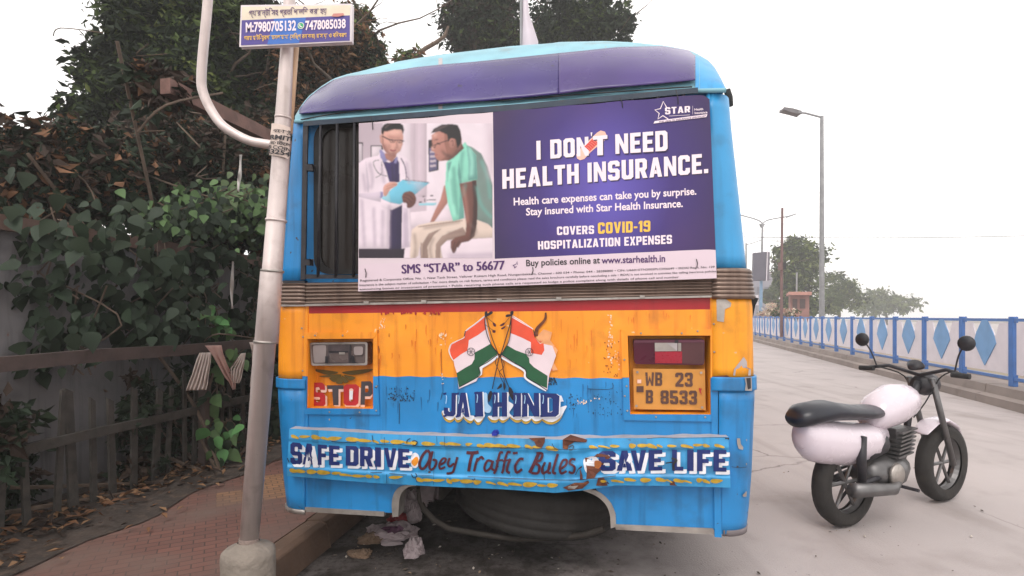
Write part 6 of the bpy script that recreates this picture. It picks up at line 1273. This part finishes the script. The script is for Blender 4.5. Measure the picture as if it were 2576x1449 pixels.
def lampbox(x, y, dx, dy, Y, t=3.0): return [at(x, y - t * .6, Y), at(x + dx, y + dy - t * .4, Y), at(x + dx, y + dy + t * .4, Y), at(x, y + t * .6, Y)]
for x, y, dx, dy in ((1982, 545, 21, -7), (1864, 541, -22, -6)): q = lampbox(x, y, dx, dy, LY); MB().prism(q, [p + Vector((0, .3, 0)) for p in q]).obj('lamp_head', m_galv, lp, world=True, bevel=.02)
MB().prism([at(1912, 563, LY), at(1925, 563, LY), at(1920, 572, LY), at(1916, 572, LY)], [at(1912, 563, LY) + Vector((0, .2, 0)), at(1925, 563, LY) + Vector((0, .2, 0)), at(1920, 572, LY) + Vector((0, .2, 0)), at(1916, 572, LY) + Vector((0, .2, 0))]).obj('bracket', m_galv, lp, world=True)
hb = thing('hoarding', at(1916, 706, LY - .4), 'dark upright hoarding mounted on the two-armed lamp post', 'hoarding')
q = [at(1896, 637, LY - .5), at(1930, 634, LY - .4), at(1927, 705, LY - .4), at(1895, 705, LY - .5)]; MB().prism(q, [p + Vector((.05, .35, 0)) for p in q]).obj('panel', m_dk, hb, world=True, bevel=.03)
q = [at(1931, 633, LY - .4), at(1937, 634, LY), at(1935, 706, LY), at(1928, 705, LY - .4)]; MB().prism(q, [p + Vector((-.03, .1, 0)) for p in q]).obj('side_panel', mat('grey hoarding side', S(112, 104, 116), .5), hb, world=True); MB().tube([at(1930.5, 632, LY - .45), at(1928, 706, LY - .45)], .04, 6).obj('edge_strip', m_fwh, hb, world=True)
up = thing('utility_pole', at(1966, 848, 25.3), 'slim brown utility pole with a small box, standing in the median', 'pole')
MB().tube([at(1966, 848, 25.3), at(1966, 700, 25.3), at(1968, 523, 25.3)], [.07, .06, .05], 10).obj('post', m_brnp, up, world=True); bxx = [at(1970, 662, 25.2), at(1977, 661, 25.2), at(1977, 677, 25.2), at(1970, 677, 25.2)]; MB().prism(bxx, [p + Vector((0, .12, 0)) for p in bxx]).obj('box', m_black, up, world=True, bevel=.01); bxx = [at(1961, 660, 25.2), at(1970, 660, 25.2), at(1970, 679, 25.2), at(1961, 679, 25.2)]; MB().prism(bxx, [p + Vector((0, .16, 0)) for p in bxx]).obj('clamp', m_brnp, up, world=True)
cable = MB().tube([at(1700 + 40 * i, 592 + 4 * (1 - ((i - 9) / 9) ** 2) + i * .25, 42) for i in range(23)], .022, 5).obj('overhead_cable', m_black); tag(cable, 'thin black cable strung level across the white sky', 'cable')
fp2 = thing('street_lamp', at(1877, 820, 62), 'far thin lamp post at the bus corner with one slanting arm', 'street lamp'); MB().tube([at(1877, 827, 62), at(1877, 612, 62)], .1, 8).obj('post', m_galv, fp2, world=True); MB().tube([at(1877, 616, 62), at(1895, 611, 62), at(1917, 603, 62)], .05, 6).obj('arm', m_galv, fp2, world=True)
fp3 = thing('pole', at(2004, 830, 40), 'thin pale pole in front of the hazy tree', 'pole'); MB().tube([at(2003, 845, 40), at(2004.5, 685, 40)], .06, 8).obj('post', m_galv, fp3, world=True)
nl = thing('street_lamp', Vector((med(13, .3, .4).x, med(13, .3, .4).y, .3)), 'near tall lamp post whose grey lamp head reaches in over the road', 'street lamp')
nb = med(13, .3, .4); NY = nb.y; tpz = CAMH + (PY - 285) / F * NY
MB().tube([nb, Vector((nb.x, nb.y, tpz - .1))], [.1, .06], 10).obj('post', m_galv, nl, world=True); hx = at(2008, 283, NY)
MB().tube([Vector((nb.x, nb.y, tpz - .15)), hx.lerp(nb, .0) + Vector((.25, 0, -.02)), hx], .035, 8).obj('arm', m_galv, nl, world=True); q = [at(1972, 270, NY), at(1996, 273, NY), at(2016, 279, NY), at(2016, 287, NY), at(1996, 282, NY), at(1971, 276, NY)]; MB().prism(q, [p + Vector((0, .3, 0)) for p in q]).obj('lamp_head', mat('grey lamp head', S(110, 106, 108), .5), nl, world=True, bevel=.015)
# far trees, building, stalls
tree('tall pale hazy tree beyond the railing', at(1995, 830, 48), at(1995, 640, 48), [bl(1990, 650, 48, 36, 40, 1.6), bl(2010, 620, 48, 32, 24, 1.4), bl(1985, 710, 47, 26, 40, 1.2), bl(2020, 700, 48, 34, 60, 1.6), bl(1965, 625, 48, 15, 12, .6), bl(1968, 690, 48, 20, 26, .8), bl(2040, 650, 49, 34, 40, 1.4), bl(1990, 770, 46, 40, 26, 1.2), bl(2030, 770, 46, 30, 30, 1.2)], 14000, .34, [g_mid, g_lite, g_dark], [3, 2, 2], 51, .25)
tree('low rounded hazy tree right of the tall pale one', at(2110, 830, 62), at(2110, 730, 62), [bl(2100, 720, 62, 40, 34, 1.8), bl(2130, 745, 62, 44, 30, 1.8), bl(2085, 760, 61, 34, 30, 1.6)], 6000, .4, [g_mid, g_lite, g_dark], [3, 2, 1], 53, .22)
tree('far faint tree at the right end of the hazy row', at(2230, 830, 90), at(2230, 750, 90), [bl(2210, 755, 90, 44, 26, 2), bl(2260, 765, 90, 50, 22, 2), bl(2190, 772, 89, 40, 22, 2)], 4500, .6, [g_mid, g_lite], [2, 2], 54, .25)
tree('low hazy tree between hoarding and brown pole', at(1945, 830, 62), at(1945, 740, 62), [bl(1942, 735, 62, 20, 14, 1.2), bl(1958, 722, 62, 14, 20, 1), bl(1935, 752, 62, 14, 10, 1)], 2600, .4, [g_mid, g_lite], [2, 1], 52, .2)
bd = thing('building', at(1905, 826, 75), 'low hazy grey building far down the road', 'building'); m_bd = mat('far grey wall', S(140, 136, 146), .9, var=.1, scale=.3)
def bxp(x0, y0, x1, y1, Y, dep, m, nm, par): q = [at(x0, y0, Y), at(x1, y0, Y), at(x1, y1, Y), at(x0, y1, Y)]; return MB().prism(q, [p + Vector((dep * .44, dep, 0)) for p in q]).obj(nm, m, par, world=True)
bxp(1860, 690, 1960, 822, 75, 8, m_bd, 'wall', bd); bxp(1856, 684, 1964, 690, 74.8, 8.4, mat('far roof', S(170, 164, 168), .9), 'roof', bd)
for k in range(5): bxp(1866 + 19 * k, 722, 1876 + 19 * k, 738, 74.9, .15, mat('far window', S(96, 96, 108), .4), 'window', bd)
sb = thing('sign_board', at(1896, 820, 55), 'white framed board on legs beside the pale blue lamp base', 'sign'); bxp(1887, 742, 1908, 757, 55, .1, m_fwh, 'board', sb); bxp(1887, 759, 1908, 768, 55, .1, m_fwh, 'lower_board', sb)
for x in (1889, 1904): MB().tube([at(x, 832, 55.1), at(x, 742, 55.1)], .05, 6).obj('leg', m_galv, sb, world=True)
cab = thing('kiosk', at(2005, 828, 38), 'faded red wooden kiosk behind the railing', 'kiosk'); m_kred = mat('faded red boards', S(134, 92, 84), .8, var=.2, scale=2); bxp(1988, 742, 2036, 838, 38, 2.2, m_kred, 'wall', cab); bxp(1984, 734, 2042, 742, 37.6, 3, mat('pale red roof', S(178, 126, 114), .8), 'roof', cab); bxp(1994, 752, 2006, 776, 37.95, .1, mat('dark kiosk opening', S(70, 52, 50), .8), 'opening', cab); bxp(2012, 752, 2026, 776, 37.95, .1, _m['dark kiosk opening'], 'opening', cab)
FG = 'flowering bushes behind the railing'
g_flow = leafmat('cream blossom', (214, 198, 178), .1); g_pink = leafmat('pinkish blossom', (186, 140, 128), .15)
for i, (cx, cy, rx, ry, Y, lab, wts) in enumerate(((1940, 775, 15, 14, 36, 'cream flowering bush left of the brown pole', [1, 3, .5]), (1952, 790, 12, 8, 34, 'dark green rounded bush at the foot of the brown pole', [3, .2, .2]), (1975, 785, 16, 10, 34, 'pinkish flowering bush right of the brown pole', [1.5, 1, 2.5]), (1920, 790, 10, 8, 38, 'small mixed bush under the white board', [1, 1.5, 1.5]), (2000, 788, 14, 9, 32, 'greenish bush in front of the kiosk', [2.5, .8, .8]))):
    t = thing('bush', Vector((at(cx, cy, Y).x, Y, .3)), lab, 'bush', FG); leafset('foliage', [bl(cx, cy, Y, rx, ry, .35), bl(cx, cy + ry * 1.3, Y, rx * .8, ry, .3)], 1300, .12, [g_mid, g_flow, g_pink], t, wts, 60 + i, clump=9)
verge = MB().grid(lambda a, b: med(-60 + 87 * b, .31, .75 + 3.2 * a), 2, 20).obj('verge', mat('dusty verge', S(140, 126, 112), .95, var=.2, scale=.7, dirt=(S(100, 108, 76), .6, .5))); tag(verge, kind='structure')
# roof pole
cone = thing('tapered_post', roofp(1338, 1) .copy(), 'pale tapering post wrapped in plastic, rising from behind the bus roof', 'post')
cone.location = WB(roofp(1340, 1) + Vector((0, 1.2, -.02))); c0 = cone.location
ct = at(1322, 20, c0.y); k_ = c0.y / F
MB().tube([Vector((at(1332, 0, c0.y).x, c0.y, c0.z)), at(1333, 105, c0.y), at(1328, 75, c0.y), at(1322, 36, c0.y), at(1319, -60, c0.y)], [24 * k_, 21 * k_, 16 * k_, 9 * k_, 6 * k_], 16).obj('wrapped_post', mat('cloudy white plastic', S(196, 184, 192), .35, var=.08, scale=5), cone, smooth=True, world=True); MB().tube([Vector((at(1312, 0, c0.y).x, c0.y - .02, c0.z)), at(1311, 36, c0.y - .02), at(1311, -60, c0.y - .02)], 3.5 * k_, 8).obj('stay', m_galv, cone, world=True)

#=====LITTER AND MOTORCYCLE=====
m_bag = mat('crumpled white bag', S(170, 154, 156), .45, var=.1, scale=14, dirt=(S(140, 118, 118), .5, 16)); m_bagp = mat('purple stained bag', S(96, 60, 82), .5, var=.2); m_bagb = mat('tan paper scrap', S(120, 98, 80), .8, var=.2)
def crumple(name, label, p, sx, sy, sz, m, seed, rz=0, cat='litter', group='litter under the bus', m2=None):
    bm_ = bmesh.new(); bmesh.ops.create_icosphere(bm_, subdivisions=4, radius=1)
    for v in bm_.verts:
        c = v.co.copy(); s_ = Vector((seed * 3.1, 0, 0)); r_ = 1 + .34 * noise.noise(c * 1.7 + s_) + .22 * abs(noise.noise(c * 4.2 + s_)) + .08 * noise.noise(c * 11 + s_)
        v.co = Vector((c.x * r_ * sx, c.y * r_ * sy, max(-.0, c.z * r_ + .55) * sz * (1 + .5 * noise.noise(c * 5 + s_))))
    me = bpy.data.meshes.new(name); bm_.to_mesh(me); bm_.free(); me.materials.append(m)
    if m2:
        me.materials.append(m2)
        for pl in me.polygons:
            if (pl.center.x / sx - .05) ** 2 + ((pl.center.y / sy + .45) / .8) ** 2 < .2: pl.material_index = 1
    o = bpy.data.objects.new(name, me); C.objects.link(o); o.location = p; o.rotation_euler = (0, 0, rz)
    return tag(o, label, cat, group)
crumple('plastic_bag', 'crumpled white plastic bag with a purple stain beside the kerb', gr(982, 1348), .17, .11, .042, m_bag, 1, .1, m2=m_bagp); crumple('plastic_bag', 'torn translucent plastic scrap standing on the dirt nearest the camera', gr(1042, 1396), .065, .05, .055, m_bag, 2, .8)
crumple('plastic_bag', 'grey crumpled bag under the left wheel arch', gr(1028, 1283), .12, .1, .08, m_bag, 3); crumple('plastic_bag', 'small pale bag under the arch, above the stained one', gr(1040, 1312), .05, .05, .07, m_bag, 4); crumple('plastic_bag', 'red scrap between the bags under the bus', gr(1015, 1312), .1, .05, .03, ink('red scrap', 150, 50, 54), 5)
crumple('paper_scrap', 'brown paper scrap left of the stained bag', gr(935, 1362), .08, .06, .03, m_bagb, 6); crumple('paper_scrap', 'flat tan scrap at the bottom left of the dirt', gr(905, 1398), .07, .05, .02, m_bagb, 7); crumple('paper_scrap', 'thin pale sliver below the stained bag', gr(985, 1372), .06, .008, .012, m_bag, 8, .2)
r = random.Random(8); V = []; Fc = []; M = []
for _ in range(700):
    u_ = r.uniform(-1.15, .9) if r.random() < .88 else r.uniform(.2, 3.4); w_ = r.uniform(-.9, 3.0); p = B(u_, w_, .008); L_ = r.choice((.005, .008, .012, .02)) * (1.3 if r.random() < .1 else 1); a = r.uniform(0, 6.28); i = len(V)
    V += [p + Vector((math.cos(a + k * 1.57) * L_ * (1 if k % 2 else .4), math.sin(a + k * 1.57) * L_ * (1 if k % 2 else .4), 0)) for k in range(4)] + [p + Vector((0, 0, L_ * .4))]
    Fc += [(i, i + 1, i + 4), (i + 1, i + 2, i + 4), (i + 2, i + 3, i + 4), (i + 3, i, i + 4)]; M += [r.choices((0, 1, 2), (5, 2, 1))[0]] * 4
tag(mesh('grit', V, Fc, [mat('dark grit', S(74, 64, 56), .95), mat('tan grit', S(132, 112, 92), .95), mat('pale grit', S(190, 180, 170), .9)], None, M), kind='stuff')
# motorcycle standing on the road: only its tail is inside the photograph
MY = 3.75
mp0 = at(2072, 1335, MY); mp0.z = 0
bike = thing('motorcycle', mp0, 'white motorcycle with a black seat and rounded tail standing on the road', 'motorcycle', rz=R(26))
m_wp = mat('white motorcycle paint', S(214, 202, 210), .25, var=.03, coat=.3); m_seat = mat('black seat vinyl', S(22, 24, 36), .35, var=.2); m_eng = mat('engine metal', S(110, 108, 108), .4, .7, var=.2)
def skinloft(name, secs, m, par, seg=16):     # secs: (x, z, half width, half height)
    mb = MB(); vs = []
    for x, z, hw, hh in secs: vs += [Vector((x, hw * math.cos(6.283 * k / seg), z + hh * math.sin(6.283 * k / seg))) for k in range(seg)]
    fs = [(j * seg + k, j * seg + (k + 1) % seg, (j + 1) * seg + (k + 1) % seg, (j + 1) * seg + k) for j in range(len(secs) - 1) for k in range(seg)] + [tuple(range(seg))[::-1], tuple(range((len(secs) - 1) * seg, len(secs) * seg))]
    mb.add(vs, fs); return mb.obj(name, m, par, smooth=True)
tp2 = [(.20, -.045), (.25, -.055), (.285, -.045), (.30, 0), (.285, .045), (.25, .055), (.20, .045)]
for x in (.22, 1.42):
    wh = lathe(tp2, 36, lambda p, x=x: Vector((x + p.x, p.z, .3 + p.y))).obj('wheel', m_tyre, bike, smooth=True); lathe([(.205, -.03), (.19, 0), (.205, .03)], 32, lambda p, x=x: Vector((x + p.x, p.z, .3 + p.y))).obj('rim', m_eng, wh)
    sp_ = MB()
    for k in range(6): sp_.tube([Vector((x, 0, .3)), Vector((x + .2 * math.cos(k * 1.047), 0, .3 + .2 * math.sin(k * 1.047)))], .013, 6)
    sp_.obj('spoke', m_eng, wh)
skinloft('tail_panel', [(-.235, .665, .03, .05), (-.215, .655, .08, .11), (-.15, .63, .11, .14), (.0, .60, .125, .15), (.2, .57, .13, .15), (.45, .56, .12, .13), (.6, .6, .08, .08)], m_wp, bike)
skinloft('seat', [(-.30, .775, .02, .02), (-.28, .78, .08, .055), (-.2, .80, .12, .075), (0, .815, .135, .07), (.12, .80, .135, .06), (.35, .775, .13, .05), (.5, .77, .11, .05), (.56, .77, .06, .03)], m_seat, bike); skinloft('fuel_tank', [(.48, .72, .08, .06), (.58, .76, .13, .13), (.75, .80, .15, .15), (.92, .82, .12, .12), (1.02, .84, .06, .06)], m_wp, bike); skinloft('engine', [(.40, .34, .09, .07), (.46, .34, .13, .11), (.72, .33, .14, .12), (.82, .35, .10, .09)], m_eng, bike, 14); skinloft('airbox', [(.3, .52, .10, .06), (.38, .52, .115, .10), (.55, .55, .115, .10), (.6, .56, .08, .06)], m_black, bike, 12)
for s_ in (-1, 1): MB().tube([Vector((.58, s_ * .135, .34)), Vector((.58, s_ * .155, .34))], [.085, .07], 20).obj('engine_cover', m_alu, bike, smooth=True); MB().tube([Vector((.62, s_ * .14, .26)), Vector((.62, s_ * .26, .26))], .012, 8).obj('foot_peg', m_black, bike)
MB().tube([Vector((.22, .115, .34)), Vector((.56, .13, .37)), Vector((.56, .13, .30)), Vector((.22, .115, .25)), Vector((.22, .115, .34))], .012, 6).obj('chain', m_black, bike)
for s_ in (-1, 1): MB().tube(smoothpts([Vector((1.04, s_ * .27, 1.05)), Vector((1.02, s_ * .3, 1.16)), Vector((1.0, s_ * .34, 1.24))], 3), .006, 6).obj('mirror_stalk', m_black, bike); MB().tube([Vector((1.0, s_ * .36, 1.26)), Vector((.985, s_ * .36, 1.26))], [.055, .05], 16).obj('mirror', m_black, bike, smooth=True); MB().tube([Vector((1.0, s_ * .27, 1.035)), Vector((1.0, s_ * .38, 1.03))], .02, 10).obj('grip', m_gasket, bike); MB().tube(smoothpts([Vector((1.02, s_ * .25, 1.05)), Vector((1.14, s_ * .12, .98)), Vector((1.1, s_ * .05, .8)), Vector((.95, s_ * .05, .7))], 4), .005, 5).obj('cable', m_gasket, bike)
MB().tube(smoothpts([Vector((1.1, 0, .95)), Vector((.98, 0, .72)), Vector((.9, 0, .4)), Vector((.6, 0, .2)), Vector((.4, 0, .28)), Vector((.42, 0, .6))], 4), .025, 8).obj('bike_frame', m_black, bike, smooth=True)
fin = MB()
for k in range(7): fin.prism([Vector((.64 + .008 * k, y, .44 + .028 * k)) for y in (-.12, .12)] + [Vector((.84 + .008 * k, y, .46 + .028 * k)) for y in (.11, -.11)], [Vector((.64 + .008 * k, y, .452 + .028 * k)) for y in (-.12, .12)] + [Vector((.84 + .008 * k, y, .472 + .028 * k)) for y in (.11, -.11)])
fin.box((.68, -.08, .42), (.8, .08, .64)); fin.obj('cylinder', m_eng, bike)
for s_ in (-1, 1):
    MB().tube([Vector((.22, s_ * .12, .34)), Vector((.2, s_ * .13, .5)), Vector((.24, s_ * .12, .64))], [.028, .03, .02], 10).obj('shock_absorber', m_black, bike, smooth=True)
skinloft('rear_mudguard', [(-.12, .56, .06, .02), (-.06, .55, .07, .06), (.06, .58, .07, .06)], m_black, bike)
skinloft('front_mudguard', [(1.12, .56, .06, .01), (1.25, .63, .07, .02), (1.4, .64, .07, .02), (1.55, .58, .06, .02), (1.63, .5, .04, .01)], m_wp, bike); skinloft('headlight', [(1.1, .93, .06, .06), (1.18, .93, .09, .09), (1.24, .93, .085, .085)], m_black, bike); skinloft('instrument', [(1.02, 1.06, .03, .02), (1.06, 1.08, .06, .04), (1.1, 1.07, .05, .03)], m_black, bike)
for s_ in (-1, 1): MB().tube([Vector((1.42, s_ * .08, .3)), Vector((1.13, s_ * .08, .98))], .022, 8).obj('fork', m_eng, bike, smooth=True); MB().tube([Vector((.22, s_ * .09, .3)), Vector((.5, s_ * .1, .34))], .02, 8).obj('swing_arm', m_black, bike, smooth=True)
MB().tube([Vector((1.0, -.36, 1.03)), Vector((1.08, -.2, 1.06)), Vector((1.12, 0, 1.0)), Vector((1.08, .2, 1.06)), Vector((1.0, .36, 1.03))], .014, 8).obj('handlebar', m_black, bike, smooth=True); MB().tube([Vector((.1, -.14, .3)), Vector((.5, -.16, .26)), Vector((.7, -.1, .3))], [.05, .04, .02], 12).obj('exhaust', m_eng, bike, smooth=True); MB().tube([Vector((.55, .1, .3)), Vector((.5, .26, .0))], .012, 6).obj('side_stand', m_black, bike); skinloft('tail_lamp', [(-.225, .60, .03, .02), (-.215, .60, .04, .02), (-.15, .60, .04, .02)], m_tlr, bike, 10)

#=====HAZE=====
hz = MB().box((-75, -35, -1.2), (165, 245, 14)).obj('haze', bpy.data.materials.new('thin dusty air')); tag(hz, kind='stuff')
hm = hz.data.materials[0]; hm.use_nodes = True; n = hm.node_tree; n.nodes.clear(); ov = n.nodes.new('ShaderNodeOutputMaterial'); pv = n.nodes.new('ShaderNodeVolumePrincipled')
pv.inputs['Color'].default_value = (.96, .95, .95, 1); pv.inputs['Density'].default_value = .0038; n.links.new(pv.outputs[0], ov.inputs['Volume'])
